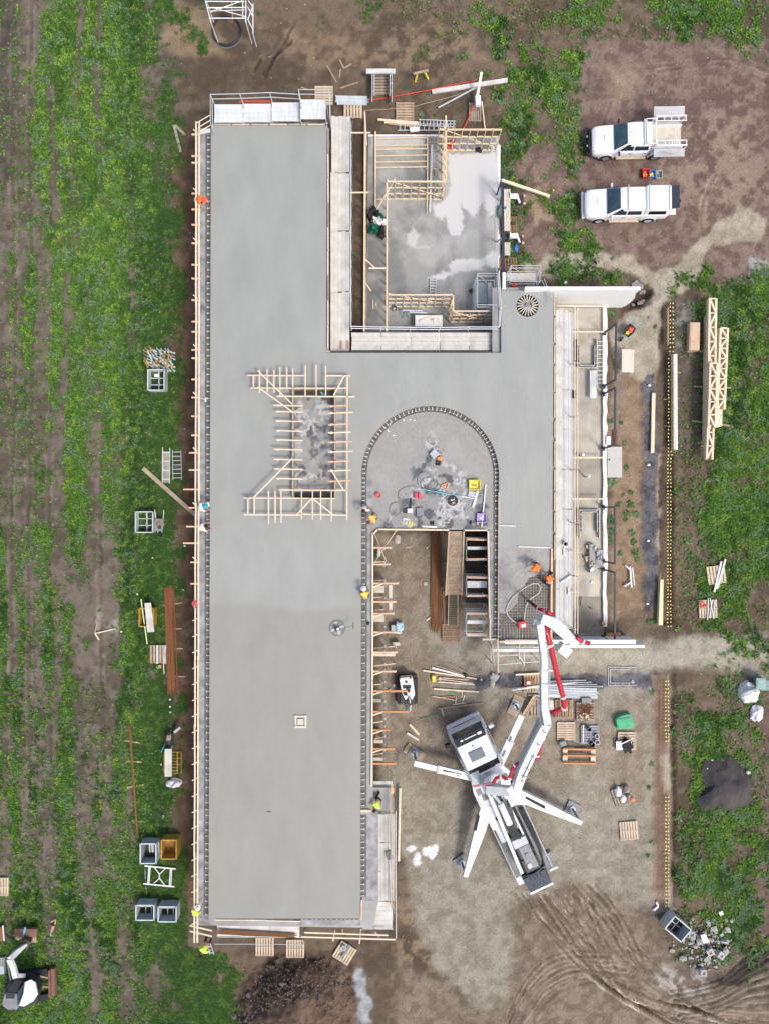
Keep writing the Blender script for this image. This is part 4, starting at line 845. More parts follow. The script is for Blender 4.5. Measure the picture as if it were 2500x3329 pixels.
for x,y in ((1353,1027),(1434,1027),(1353,1057),(1434,1057)):q=P(x,y,.86);MB().bar((q.x,q.y,.16),q,.04).build("leg",M_GALV,tb)
for x,y,a in ((1366,1040,70),(1378,1035,30),(1396,1029,20),(1408,1044,100),(1405,1036,10),(1425,1038,95)):
    q=P(x,y,.925);d=Vector((math.cos(R(a)),math.sin(R(a)),0))*.16;MB().bar(q-d,q+d,.08,.045).build("timber_offcut",M_TIM if a != 10 else M_PINK,label=f"small timber offcut on the white table, {['far left, upright', 'left, slanting', 'top centre', 'right of centre, upright', 'orange one at the centre', 'far right'][[70,30,20,100,10,95].index(a)]}",cat="offcut",group="offcuts on the white table")
t_=thing("bucket","dark bucket by the corner of the short wall frame","bucket",P(1282,1005,.16));MB().cup(P(1282,1005,.16),.16,.3,.015,16,.12).build("pail",M_DARK,t_);MB().cyl(P(1282,1005,.3),.14,.02,14).build("contents",M_CONC,t_)
for i,(a,b_) in enumerate([((1308,1008),(1374,1009)),((1330,1014),(1388,1016))]):
    t_=thing("work_trestle",f"{['longer', 'shorter'][i]} grey steel trestle north of the white table","trestle",P(*a,.16));MB().bar(P(*a,.8),P(*b_,.8),.09,.06).build("beam",M_GALV,t_)
    for q in (a,b_):
        for s_ in (-1,1):c=P(*q,.78);MB().bar((c.x + s_*.03,c.y + s_*.25,.16),c,.03).build("leg",M_GALV,t_)
MB().bar(P(1306,1034,.2),P(1325,1012,.6),.05).build("steel_prop",M_CYAN,label="pale blue leg sticking out beneath the grey trestles",cat="trestle leg")
for x,y0,y1,lab in ((1213,975,1005,"upright offcut in the corridor"),(1223,983,995,"short orange offcut in the corridor")):MB().bar(P(x,y0,.2),P(x,y1,.2),.08,.05).build("timber_offcut",M_TIM,label=lab,cat="offcut")
# bits at the unit's north door
for i,(x,y,m,l) in enumerate([(1462,464,M_REDP,"red tool at the north doorway, upper"),(1460,478,M_REDP,"red tool at the north doorway, lower"),(1557,486,M_BLACK,"black tool bag against the north wall frame"),(1603,480,M_GALV,"grey bag in the unit's top right corner")]):
    MB().blob(P(x,y,.3),(.22,.16,.16),.4,2,2,i+3).build("tool_bag",m,label=l,cat="tool bag")
MB().bar(P(1480,447,.6),P(1473,470,.6),.10,.06).build("red_level",M_REDP,label="red spirit level leaning in the north doorway",cat="level")

# ---------------------------------------------------------------- mobile tower
def tower(name,label,x0,y0,x1,y1,top,zb=.15,m=None,deck=None,cat="scaffold",rails=(1.0,),group=None,diag=True,under=None):
    m=m or M_GALV;t_=thing(name,label,cat,P((x0+x1)/2,(y0+y1)/2,zb),group=group);C_=[P(x,y,top) for x,y in ((x0,y0),(x1,y0),(x1,y1),(x0,y1))]
    for c in C_:MB().tube([(c.x,c.y,zb),c],.025).build("standard",m,t_)
    lv=[top,top-.5] + [z_ for z_ in (2.0,1.0) if z_<top - .7]
    for zz in lv:
        for i in range(4):a,b_=C_[i],C_[(i+1) % 4];MB().tube([(a.x,a.y,zz),(b_.x,b_.y,zz)],.022).build("ledger",m,t_)
    if diag:
        a,b_=C_[0],C_[1];MB().tube([(a.x,a.y,top-.1),(b_.x,b_.y,zb+.4)],.018).build("brace",m,t_)
        a,b_=C_[3],C_[2];MB().tube([(a.x,a.y,zb+.4),(b_.x,b_.y,top-.1)],.018).build("brace",m,t_)
    if deck:MB().prism([(C_[0].x+.03,C_[0].y-.03),(C_[1].x-.03,C_[1].y-.03),(C_[2].x-.03,C_[2].y+.03),(C_[3].x+.03,C_[3].y+.03)][::-1],deck,deck+.05).build("platform",under or M_GALVP,t_)
    return t_
tower("mobile_tower","galvanised mobile tower standing inside the unit's south-east corner",1552,888,1618,990,3.4)
MB().prism([P2(1585,918,1.6),P2(1597,918,1.6),P2(1600,1006,1.6),P2(1587,1006,1.6)],1.56,1.6).build("tower_plank",M_PLANKY,label="narrow pale plank across the mobile tower",cat="plank")
MB().prism([P2(1553,918,1.2),P2(1583,918,1.2),P2(1584,985,1.2),P2(1555,985,1.2)],1.16,1.2).build("tower_board",M_LGREY,label="grey board low in the mobile tower",cat="board")
MB().box(P(1533,945,.25),(.26,.26,.2),.8).build("tool_case",M_DARK,label="small black case beside the mobile tower",cat="case")

# ---------------------------------------------------------------- walkways around the slab
def platform(name,label,q,z_,n=5,along='y',m=None,cat="platform",legs=True,thick=.06,group="scaffold platforms"):
    m=m or M_PLANKY;x0,y0,x1,y1=q;t_=thing(name,label,cat,P((x0+x1)/2,(y0+y1)/2,0),group=group)
    for i in range(n):
        if along=='y':a=x0 + (x1-x0)*i/n;b_=x0 + (x1-x0)*(i+1)/n;r_=(a + .25,y0 + random.uniform(-2,2),b_ - .25,y1 + random.uniform(-2,2))
        else:a=y0 + (y1-y0)*i/n;b_=y0 + (y1-y0)*(i+1)/n;r_=(x0 + random.uniform(-1,1),a + .25,x1 + random.uniform(-1,1),b_ - .25)
        MB().prism(rects(*r_,z_),z_-thick,z_ + random.uniform(-.006,.006)).build("plank",m,t_)
    if legs:
        L=max((x1-x0),(y1-y0));k=max(2,int(L/110)+1)
        for i in range(k):
            for s_ in (0,1):
                if along=='y':x=x0 if s_==0 else x1;y=y0 + (y1-y0)*i/(k-1)
                else:y=y0 if s_==0 else y1;x=x0 + (x1-x0)*i/(k-1)
                c=P(x,y,z_-thick);MB().tube([(c.x,c.y,0),c],.025).build("standard",M_GALV,t_)
    return t_
def rail_run(label,pts,z_,m=None,drop=.5,posts=True,zb=None):
    m=m or M_GALV;t_=thing("guard_rail",label,"guard rail",P(*pts[0],0));zb=z_-1.05 if zb is None else zb
    for a,b_ in zip(pts,pts[1:]):
        for dz in (0,-drop):A=P(*a,z_);B=P(*b_,z_);MB().tube([(A.x,A.y,z_+dz),(B.x,B.y,z_+dz)],.024).build("rail",m,t_)
    for a in pts:A=P(*a,z_);MB().tube([(A.x,A.y,zb),(A.x,A.y,z_+.02)],.026).build("post",m,t_)
    return t_
# segments of the long north walkway beside the unit
yy=[376,560,750,948,1145]
for i in range(4):
    platform("walkway",f"{['northern', 'second', 'third', 'southern'][i]} bay of the grey plank walkway between main slab and unit",(1078 - (3 if i else 0),yy[i]+1,1137,yy[i+1]-1),2.75 + (.03 if i % 2 else 0),5,'y',M_PLANKY,"walkway",group="plank walkway along the slab's east edge")
rail_run("thin leaning guard rail between the long walkway and the trench",[(1138,380),(1140,480),(1141,600),(1140,720),(1140,850),(1140,980),(1141,1060)],3.75)
t_=thing("scaffold_brace_line","tangle of thin galvanised braces hanging over the trench","scaffold brace",P(1145,700,0))
for y in range(390,1040,55):MB().tube([P(1140,y,2.6),P(1146,y+50,1.1)],.016).build("brace",M_GALV,t_);MB().tube([P(1141,y+50,2.6),P(1146,y,.9)],.016).build("brace",M_GALV,t_)
tf=thing("wall_shutter","row of pale form boards filling the gap beside the slab's upper east edge","edge form",P(1066,700,2.8))
for i in range(9):MB().bar(P(1067,425 + i*79,3.45),P(1067 + random.uniform(-1,1),500 + i*79,3.45),.05,.4).build("board",M_TIM if i % 3 else M_TIM2,tf)
for x in (1112,1134):MB().bar(P(x,1108,3.0),P(x,1134,3.0),.07,.07).build("timber_offcut",M_ORG,label=f"{'left' if x < 1120 else 'right'} orange offcut at the south end of the long walkway",cat="offcut")
for i in range(5):
    x0=1144 + i*95.6;platform("walkway",f"{['westernmost', 'second', 'middle', 'fourth', 'easternmost'][i]} bay of the white plank walkway south of the unit",(x0,1080,x0+95,1138),2.95,4,'x',mat("chalky scaffold plank",(.66,.65,.61),.75,0,0,1.3,col2=(.46,.45,.41),bump=.2,contrast=1.2),"walkway",group="plank walkway south of the unit")
rail_run("white tubular guard rail along the unit's south walkway",[(1141,1060),(1238,1062),(1334,1063),(1430,1064),(1526,1062),(1624,1062)],3.95,M_WHITE)
rail_run("short white rail leading north from the south walkway's right end",[(1624,1062),(1628,1000),(1622,880)],3.95,M_WHITE)
rail_run("low edge tube where the south walkway meets the slab",[(1144,1142),(1240,1142),(1340,1142),(1440,1142),(1540,1142),(1623,1141),(1625,1070)],3.0,M_GALV,.3,zb=2.5)
MB().prism(rects(1060,1140,1075,1149,3.4),3.2,3.4).build("form_corner",M_PLY,label="pale corner form block at the inner slab corner",cat="form block")
# north end platforms
platform("walkway","left bay of the grey platform off the slab's north end",(697,337,790,396),3.9,4,'x',M_GALVP,"walkway",group="platforms at the slab's north end")
platform("walkway","second bay of the grey platform off the slab's north end",(791,335,883,395),3.9,4,'x',M_GALVP,"walkway",group="platforms at the slab's north end")
platform("walkway","third bay of the north platform, set slightly higher",(884,331,978,392),4.05,4,'x',M_GALVP,"walkway",group="platforms at the slab's north end")
platform("walkway","raised right bay of the north platform with a slot at its end",(977,321,1060,385),4.5,4,'x',M_GALVP,"walkway",group="platforms at the slab's north end")
rail_run("tubular guard rail along the slab's north end platforms",[(685,400),(684,305),(780,303),(877,299),(972,305)],5.0)
rail_run("raised tubular guard rail around the top right platform bay",[(976,322),(971,289),(1070,290),(1074,385)],5.5)
t_=thing("scaffold_brace_line","cross braced scaffold legs under the north platform's outer side","scaffold brace",P(880,400,0))
for i in range(4):x=700 + i*92;MB().tube([P(x,398,3.7),P(x + 90,400,2.2)],.02).build("brace",M_GALV,t_);MB().tube([P(x,402,2.2),P(x+90,398,3.7)],.02).build("brace",M_GALV,t_)
for a,b_ in [((684,372),(640,398)),((686,388),(645,413)),((686,405),(650,425))]:MB().tube([P(*a,4.6),P(*b_,4.6)],.03).build("corner_tube",M_TIM,label=f"sloping pale rail at the slab's north-west corner, {['outer', 'middle', 'inner'][[372, 388, 405].index(a[1])]}",cat="rail")
MB().bar(P(650,430,3.7),P(684,422,3.8),.22,.05).build("scaffold_plank",M_GALVP,label="grey plank slanting at the north-west corner of the slab",cat="plank")
MB().bar(P(640,1900,.05)*1 + Vector((0,0,3.35)),P(640,1901,0) + Vector((0,0,3.4)),.1).build("timber_offcut",M_TIM,label="tiny offcut on the west deck margin",cat="offcut")
# south end scaffold
for i,(x0,x1) in enumerate([(706,785),(786,878),(879,975)]):
    platform("walkway",f"{['west', 'middle', 'east'][i]} plank bay of the platform below the slab's south end",(x0,2996,x1,3046 + i*2),2.85,4,'x',M_PLANKY,"walkway",group="platforms at the slab's south end")
rebar_bundle("timber_bundle","bundle of brown bars lying on the south end platform",(718,3031),(955,3043),.28,22,1.0,2.95,M_RB2,.02,.03)
platform("walkway","broad pale plank landing at the slab's south-east corner",(1178,2933,1276,3024),2.85,6,'x',M_PLANKY,"walkway",group="platforms at the slab's south end")
for i,(y0,y1) in enumerate([(2648,2740),(2741,2834),(2835,2930)]):
    platform("walkway",f"{['northern', 'middle', 'southern'][i]} bay of the plank walkway beside the slab's lower east edge",(1227,y0,1285,y1),2.85,5,'y',M_PLANKY,"walkway",group="plank walkway at the lower east edge")
platform("walkway","stained ply landing under the kneeling worker in the yellow vest",(1208,2562,1274,2638),2.95,1,'y',M_DECK,"walkway",group="plank walkway at the lower east edge")
MB().prism(rects(1214,2541,1276,2560,2.7),2.6,2.7).build("scaffold_plank",M_PLANKY,label="plank pair north of the kneeling worker's landing",cat="plank")
for i,(a,b_,z_,w_) in enumerate([((1270,2545),(1274,2960),3.8,.05),((1275,2560),(1281,2970),3.6,.05),((1266,2650),(1277,2955),3.2,.05)]):MB().bar(P(*a,z_),P(*b_,z_),w_,.05).build("timber_rail",M_TIM2,label=f"{['outer', 'middle', 'inner'][i]} long thin batten over the lower east walkway",cat="batten")
rail_run("tubular guard rail outside the lower east walkway",[(1287,2640),(1287,2780),(1287,2930),(1288,3052)],3.0,M_GALV,.3,zb=0)
MB().bar(P(1301,2562,.4),P(1296,2800,.4),.14,.16).build("timber_beam",M_TIM,label="long pale beam standing on the gravel beside the lower east walkway",cat="beam")
MB().box(P(1265,2782,2.92) ,(.34,.52,.08),.3).build("steel_tray",M_GREY,label="small dark tray with blue rim on the lower east walkway",cat="tray")
for i,(a,b_,lab) in enumerate([((990,3033),(1262,3042),"northern long timber rail south of the slab"),((980,3047),(1285,3056),"southern long timber rail south of the slab")]):MB().bar(P(*a,3.4),P(*b_,3.4),.08,.07).build("timber_rail",M_TIM,label=lab,cat="rail")
for i,(a,b_) in enumerate([((1090,3024),(1083,3062)),((1174,3022),(1169,3070)),((1114,3022),(1114,3040)),((1218,3030),(1232,3048))]):MB().bar(P(*a,3.2),P(*b_,3.2),.07,.06).build("timber_strut",M_PINK if i==2 else M_TIM,label=f"{['left long', 'right long', 'stubby orange', 'far right slanting'][i]} strut under the southern timber rails",cat="strut")
rail_run("low galvanised rails reaching over the south ground from the corner ladder",[(700,3071),(785,3071),(880,3071),(985,3073)],1.9,M_GALV,.8,zb=0)
ladder("light galvanised ladder frame by the yellow vested worker at the south-west corner",(676,3064),(690,3104),.26,4,1.9,.1)
# edge timbers along slab north and south
for i in range(6):MB().bar(P(695 + i*61,404,3.55),P(752 + i*61,404.5,3.55),.06,.12).build("timber_edge",M_TIM if i % 2 else M_PLY,label=f"pale form board number {i+1} from the west on the slab's north edge".replace("number 1 from","westernmost on").replace("on the west on","on") if i==0 else f"pale form board {['', 'second', 'third', 'fourth', 'fifth', 'easternmost'][i]} from the west on the slab's north edge",cat="form board",group="form boards of the slab's north edge")
for i,(a,b_) in enumerate([((700,2991),(860,2992)),((862,2993),(978,2996))]):MB().bar(P(*a,3.5),P(*b_,3.5),.07,.14).build("timber_edge",M_PLY,label=f"{['western', 'eastern'][i]} pale form board on the slab's south edge",cat="form board")
MB().bar(P(1176,2925,3.5),P(1175,2990,3.5),.08,.2).build("timber_edge",M_PINK,label="orange form board at the slab's south-east corner",cat="form board")
t_=thing("form_junction","timber stub crossing between edge forms at the small landing","form board",P(1190,2640,3.3));MB().bar(P(1172,2637,3.45),P(1206,2637,3.45),.08,.12).build("rail",M_TIM,t_)
for i in range(5):MB().bar(P(1176 + i*6,2632,3.46),P(1176 + i*6,2642,3.46),.05,.06).build("cross_block",M_PINK,t_)

# ---------------------------------------------------------------- slab fittings
t_=thing("floor_box","small pale square box former set in the fresh slab","box former",P(978,2346,ZS))
for a,b_ in [((962,2330),(994,2330)),((962,2364),(994,2364)),((962,2330),(962,2364)),((994,2330),(994,2364))]:MB().bar(P(*a,3.64),P(*b_,3.64),.11,.08).build("rim",M_PLY,t_)
for q in ((962,2330),(994,2330),(962,2364),(994,2364)):MB().box(P(*q,3.66),(.13,.13,.1)).build("corner_block",M_PLY,t_)
MB().tray(P(978,2347,3.61),(.36,.36,.08),.05).build("inner_box",M_PLY,t_)
MB().box(P(978,2347,3.62),(.2,.2,.01)).build("opening",M_BLACK,t_)
MB().bar(P(868,2642,3.63),P(882,2642,3.63),.06,.04).build("steel_float",M_GREY,label="tiny metal cleat lying alone on the southern slab",cat="cleat")
for px,lab in (((1622,1708,1676,1710),"straight pale screed rail across the slab's east leg, upper"),((1684,1777,1790,1781),"straight pale screed rail at the edge of the wet pour, lower")):MB().bar(P(px[0],px[1],3.64),P(px[2],px[3],3.64),.07,.05).build("screed_rail",M_GALV,label=lab,cat="screed rail")
t_=thing("pipe_stub","dark round pipe sleeve let into the west courtyard deck","pipe",P(1196,2026,ZD));MB().cup(P(1196,2026,ZD),.14,.06,.02,18).build("collar",M_GREY,t_);MB().cyl(P(1196,2026,ZD+.02),.115,.015,18).build("opening",M_BLACK,t_)
# power trowel
pt=thing("power_trowel","steel power trowel standing on the fresh slab, blades spread and handle trailing","power trowel",P(1098,2043,ZS))
c=P(1098,2043,ZS)
for k in range(4):
    a=R(k*90 + 20);d=Vector((math.cos(a),math.sin(a),0));s_=Vector((-d.y,d.x,0));MB().bar(c + d*.08 + Vector((0,0,.04)),c + d*.42 + Vector((0,0,.04)),.16,.015).build("blade",M_LGREY,pt)
MB().tube([c + Vector((.46*math.cos(R(a)),.46*math.sin(R(a)),.10)) for a in range(0,360,20)],.018,6,True).build("guard_ring",M_GREY,pt)
for k in range(4):a=R(k*90+65);MB().tube([c + Vector((0,0,.22)),c + Vector((.46*math.cos(a),.46*math.sin(a),.10))],.014).build("spoke",M_GREY,pt)
MB().box(c + Vector((0,0,.3)),(.28,.24,.24),.4).build("engine",M_DARK,pt,bevel=.03);MB().cyl(c + Vector((.05,.02,.42)),.08,.07,12).build("fuel_tank",M_WHITE,pt)
MB().tube([c + Vector((.1,0,.25)),P(1145,2036,4.35),P(1149,2035,4.5)],.02).build("handle",M_GREY,pt);MB().tube([P(1149,2024,4.5),P(1149,2046,4.5)],.02).build("handle_bar",M_DARK,pt)

# ---------------------------------------------------------------- east wing
ew=thing("east_terrace","low concrete terrace floor of the east wing with timber dividers","terrace",P(1890,1530,0))
M_TER=mat("buff terrace concrete",(.30,.27,.22),.6,0,0,.5,col2=(.56,.53,.46),detail=6,contrast=1.3)
MB().prism(rects(1785,1000,1962,2066,.15),-.1,.15).build("floor",M_TER,ew)
M_MEM=mat("white membrane",(.80,.80,.79),.7,0,.03,3)
mb=MB();pts=[]
for i in range(40):y=985 + i*27;pts.append(P2(1961 + random.uniform(-1.5,1),y,.4))
for i in range(40)[::-1]:y=985 + i*27;pts.append(P2(1973 + random.uniform(-3,3.5),y,.4))
mb.prism(pts,0,.40);mb.build("white_membrane_upstand",M_MEM,ew)
MB().prism(rects(1870,1940,1961,2060,.155),.154,.158).build("darker_screed",mat("brown wet screed",(.18,.16,.125),.4,0,0,.8,col2=(.33,.295,.235),detail=5),ew)
MB().prism(rects(1870,1492,1961,1619,.155),.154,.158).build("damp_floor",mat("damp buff floor",(.22,.195,.16),.45,0,0,.7,col2=(.40,.37,.31),detail=5),ew)
for y,z_ in ((1078,.9),(1488,.9),(1622,.9)):
    MB().bar(P(1862,y,z_),P(1964,y,z_),.09,.05).build("divider",M_TIM,ew)
MB().bar(P(1800,993,1.2),P(1975,996,1.2),.09,.09).build("divider",M_TIM,ew)
nw=thing("north_blade_wall","tall white rendered wall running east from the slab, its end cut on a slope","wall",P(1890,935,0))
a=P(1706,932,4.0);b_=P(2080,931,4.0);yb=a.y
mb=MB();x0,x1=a.x,b_.x;prof=[(x0,2.8),(P(1799,0,ZS).x + .02,2.8),(P(1799,0,ZS).x + .02,0.0),(P(2015,0,0).x,-.3),(P(2035,0,.5).x,.5),(P(2045,0,1).x,1.3),(P(2062,0,2.2).x,2.3),(x1,3.2),(x1,4.0),(x0,4.0)]
vs=[(x,yb,z_) for x,z_ in prof] + [(x,yb - .18,z_) for x,z_ in prof];n=len(prof)
mb.add(vs,[tuple(range(n)),tuple(range(2*n-1,n-1,-1))] + [(i,i+n,(i+1) % n + n,(i+1) % n) for i in range(n)]);mb.build("wall_panel",M_WHITEW,nw)
MB().bar((x0,yb - .09,4.02),(x1 + .02,yb - .09,4.02),.21,.04).build("coping",M_WHITE,nw)
sw=thing("south_blade_wall","white rendered wall closing the south end of the east wing","wall",P(1880,2080,0))
MB().bar(P(1792,2086,1.8)*1,P(2065,2086,1.8),.17,3.55).build("wall_panel",M_WHITEW,sw);MB().bar(P(1640,2087,3.62),P(2066,2087,3.62),.24,.05).build("coping",M_WHITE,sw)
for i in range(11):
    y0=1006 + i*95;pass
for i in range(8):
    y0=1006 + i*130;platform("walkway",f"{['first', 'second', 'third', 'fourth', 'fifth', 'sixth', 'seventh', 'eighth'][i]} bay from the north of the pale walkway east of the slab",(1803,y0+1,1862,min(y0+129,2052)),2.8,4,'y',mat("pale bleached plank",(.63,.63,.60),.75,0,0,1.0,col2=(.48,.485,.48),bump=.2,contrast=1.2),"walkway",group="pale plank walkway east of the slab")
MB().prism(rects(1802,1063,1826,1820,2.87),2.83,2.87).build("overlay_plank",M_PLANKY,label="long wide plank laid lengthwise on the east walkway",cat="plank")
for i,x in enumerate((1868.5,1877.5)):
    t_=thing("timber_hand_rail",f"{['inner', 'outer'][i]} thin timber handrail of the east walkway","handrail",P(x,1000,2.6))
    for k in range(6):MB().bar(P(x + random.uniform(-.6,.6),995 + k*178,3.8 - .5*i),P(x + random.uniform(-.6,.6),1170 + k*178,3.8 - .5*i),.045,.045).build("rail",M_TIM,t_)
    for k in range(7):q=P(x,1000 + k*175,3.8 - .5*i);MB().bar((q.x,q.y,.15),q,.05).build("post",M_TIM,t_)
se=thing("east_slab_edge","pale timber form along the slab's east edge with gaps and props","edge form",P(1798,1000,3))
k=960
while k<1760:
    l=random.uniform(50,95);MB().bar(P(1801,k,3.35),P(1800.5,k+l,3.35),.05,.3).build("board",M_PLY if random.random()<.6 else M_TIM,se);k += l + random.uniform(4,14)
# black portal frames
for i,(p1,p2,t1,t2) in enumerate([((1964,1082),(1962,1256),(2010,1045),(2007,1231)),((1961,1281),(1960,1458),(2006,1258),(2004,1447)),((1960,1649),(1960,1824),(2002,1649),(2003,1836)),((1960,1851),(1960,2072),(2003,1862),(2003,2078))]):
    t_=thing("portal_frame",f"{['northernmost', 'second', 'third', 'southernmost'][i]} black steel portal frame on the east terrace edge","steel frame",P(*p1,.4),group="black steel portal frames on the east terrace")
    Z=2.95;A,B=P(*t1,Z),P(*t2,Z)
    for q,T in ((p1,A),(p2,B)):c=P(*q,.4);MB().bar((c.x,c.y,.41),(c.x,c.y,Z),.09).build("post",M_STEEL,t_);MB().box((c.x,c.y,.42),(.26,.30,.03)).build("base_plate",M_STEEL,t_)
    c1,c2=P(*p1,.4),P(*p2,.4);MB().bar((c1.x,c1.y+.04,Z),(c2.x,c2.y-.04,Z),.10,.12).build("top_beam",M_STEEL,t_)
# scaffold frames stacked in a U
def frame_stack(label,x0,y0,x1,y1,open_,z_=.15,n=3,rz=0):
    t_=thing("scaffold_frame_stack",label,"scaffold frames",P((x0+x1)/2,(y0+y1)/2,z_),group="stacks of scaffold frames")
    for k in range(n):
        zz=z_ + .06 + k*.075;o_=k*.6;a=(x0+o_,y0),(x1-o_,y0),(x1-o_,y1),(x0+o_,y1)
        def seg(p,q,r=.026):MB().tube([P(*p,zz),P(*q,zz)],r).build("tube",M_GALV if k else M_LGREY,t_)
        i_=7
        if open_=='N':
            seg((x0,y0),(x0,y1));seg((x1,y0),(x1,y1));seg((x0,y1),(x1,y1));seg((x0+i_,y1-6),(x1-i_,y1-6));seg((x0+i_,y0+20),(x0+i_,y1-6));seg((x1-i_,y0+20),(x1-i_,y1-6))
            for f in (.35,.6,.85):yy_=y0 + (y1-y0)*f;seg((x0,yy_),(x0+i_,yy_),.018);seg((x1-i_,yy_),(x1,yy_),.018)
        elif open_=='S':
            seg((x0,y0),(x0,y1));seg((x1,y0),(x1,y1));seg((x0,y0),(x1,y0));seg((x0+i_,y0+6),(x1-i_,y0+6));seg((x0+i_,y1-20),(x0+i_,y0+6));seg((x1-i_,y1-20),(x1-i_,y0+6))
            for f in (.15,.4,.65):yy_=y0 + (y1-y0)*f;seg((x0,yy_),(x0+i_,yy_),.018);seg((x1-i_,yy_),(x1,yy_),.018)
        else:
            seg((x0,y0),(x1,y0));seg((x0,y1),(x1,y1));seg((x0,y0),(x0,y1));seg((x0+6,y0+i_),(x0+6,y1-i_));seg((x0+6,y0+i_),(x1-20,y0+i_));seg((x0+6,y1-i_),(x1-20,y1-i_))
            for f in (.25,.5,.75):xx_=x0 + (x1-x0)*f;seg((xx_,y0),(xx_,y0+i_),.018);seg((xx_,y1-i_),(xx_,y1),.018)
    return t_
frame_stack("stack of U shaped scaffold frames on the terrace, open end to the north",1877,1102,1940,1193,'N',n=5)
frame_stack("stack of U shaped scaffold frames on the terrace, open end to the south",1884,1658,1948,1750,'S',n=5)
ladder("long aluminium ladder lying beside the membrane edge of the terrace",(1950,1103),(1950,1252),.36,11,.5)
MB().prism([P2(1917,1204,.6),P2(1939,1204,.6),P2(1939,1294,.6),P2(1917,1294,.6)],.56,.6).build("scaffold_plank",M_GALVP,label="pale grey plank standing clear of the terrace floor south of the ladder",cat="plank")
MB().prism(rects(1861,1268,1872,1294,2.9),2.7,2.9).build("black_box",M_STEEL,label="black box hung on the east walkway rail",cat="box")
t_=thing("block_table","stack of grey blocks and formers on the southern terrace","block stack",P(1935,1815,.15))
MB().prism(rects(1916,1770,1935,1862,.6),.15,.6).build("block_row",M_CONC,t_);MB().prism(rects(1936,1788,1958,1846,.5),.15,.5).build("slab_former",M_CONC,t_)
for x,y,r_ in ((1937,1783,.16),(1946,1801,.18),(1946,1817,.12),(1926,1832,.12)):MB().cup(P(x,y,.61),r_,.14,.03,12).build("former",M_LGREY,t_)
MB().cup(P(1926,1854,.61),.2,.12,.04,16).build("ring_former",M_GALV,t_)
for x,y,r_,lab in ((1908,1778,.10,"upper"),(1908,1817,.16,"lower, larger"),(1899,1811,.06,"small dark")):MB().box(P(x,y,.28),(r_*1.6,r_*2.2,.25),.2).build("timber_block",M_TIM if r_>.07 else M_TIM2,label=f"{lab} timber block west of the grey block stack",cat="block")
for x,y,h_,lab in ((1896,1478,1.1,"leaning white vent pipe on the terrace by the second divider"),(1915,1548,1.2,"upright white vent pipe casting a long shadow on the damp terrace")):
    q=P(x,y,h_);t_=thing("vent_pipe",lab,"vent pipe",(q.x,q.y,.15));MB().cyl((q.x,q.y,.15),.055,h_-.15,12).build("pipe",M_WHITE,t_);MB().cyl((q.x,q.y,h_-.06),.085,.09,12).build("cap",M_WHITE,t_)
q=P(1853,1771,4.2);t_=thing("bucket","white rimmed empty bucket hung over the east walkway","bucket",(q.x,q.y,2.87));MB().cup((q.x,q.y,2.88),.15,.28,.015,18,.12).build("pail",M_WHITE,t_);MB().cyl((q.x,q.y,2.9),.1,.01,14).build("contents",M_BLACK,t_)
for x,y,lab in ((1923,1893,"white offcut on the wet southern terrace"),(2041,1757,"")): 
    if lab:MB().box(P(x,y,.2),(.16,.14,.08),.3).build("timber_block",M_WHITE,label=lab,cat="block")
for a,b_,z_,lab in [((1833,1795),(1890,1796),3.0,"long handled squeegee lying across the east walkway"),((1848,1923),(1887,1927),3.0,"long handled broom on the east walkway near the boom")]:
    t_=thing("floor_squeegee",lab,"squeegee",P(*a,2.9));MB().tube([P(*a,z_),P(*b_,z_)],.015).build("handle",M_TIM,t_);MB().bar(P(a[0]+1,a[1]-11,z_-.04),P(a[0]+1,a[1]+12,z_-.04),.10,.05).build("head",M_GALV,t_)
MB().bar(P(1823,1894,2.93),P(1856,1872,2.93),.12,.08).build("steel_clamp",M_GALV,label="grey clamp bar lying askew on the east walkway",cat="clamp")
t_=thing("clothes_horse","bent wire frame lying on the southern terrace floor","wire frame",P(1885,1955,.16));MB().tube([P(1883,1942,.2),P(1889,1940,.2),P(1886,1970,.2),P(1880,1968,.2)],.015,5,True).build("loop",M_DARK,t_)
MB().tube([P(1912,1972,.2),P(1922,1978,.2)],.03).build("dark_glove",M_DARK,label="dark glove dropped on the terrace floor",cat="glove")
t_=thing("stop_tap","upright grey standpipe near the south end of the terrace","standpipe",P(1934,2030,.15));MB().tube([P(1934,2035,.15),P(1934,2004,1.6)],.03).build("pipe",M_GREY,t_);MB().bar(P(1927,2040,.2),P(1942,2040,.2),.14,.08).build("foot",M_GREY,t_)
MB().box(P(1961,2028,.48),(.18,.26,.1),.5).build("clay_brick",M_ORG,label="orange brick on the white membrane edge",cat="brick")
# outside the terrace
MB().prism(rects(1975,1452,2022,1552,.25),-.1,.25).build("concrete_pad",mat("clean concrete pad",(.50,.49,.46),.7,0,.08,1.5),label="square pale concrete pad outside the terrace wall",cat="pad")
MB().cyl(P(1980,1494,.25),.06,.01,12).build("pipe_stub",M_DARK,label="black pipe end in the square concrete pad",cat="pipe")
t_=thing("work_table","pale ply topped work table beside the northern portal frame","table",P(2041,1173,0))
MB().prism([P2(2022,1134,.85),P2(2062,1136,.85),P2(2059,1211,.85),P2(2021,1209,.85)],.81,.85).build("table_top",M_PLY,t_)
for x,y in ((2024,1137),(2059,1139),(2024,1207),(2057,1208)):q=P(x,y,.8);MB().bar((q.x,q.y,0),q,.07).build("leg",M_TIM,t_)
for i in range(9):MB().tube([G(1993 + i*1.6,1400 + random.uniform(-4,4),.12),G(1996 + i*1.5,1445 + random.uniform(-5,5),.12)],.02,5).build("copper_pipe",M_RUST,label="short red brown pipe in the small bundle under the portal frame",cat="pipe",group="small bundle of red brown pipes")
MB().box(P(1977,1432,.5),(.26,.55,.1)).build("white_box",M_WHITE,label="white box fixed outside the terrace wall above the square pad",cat="box")
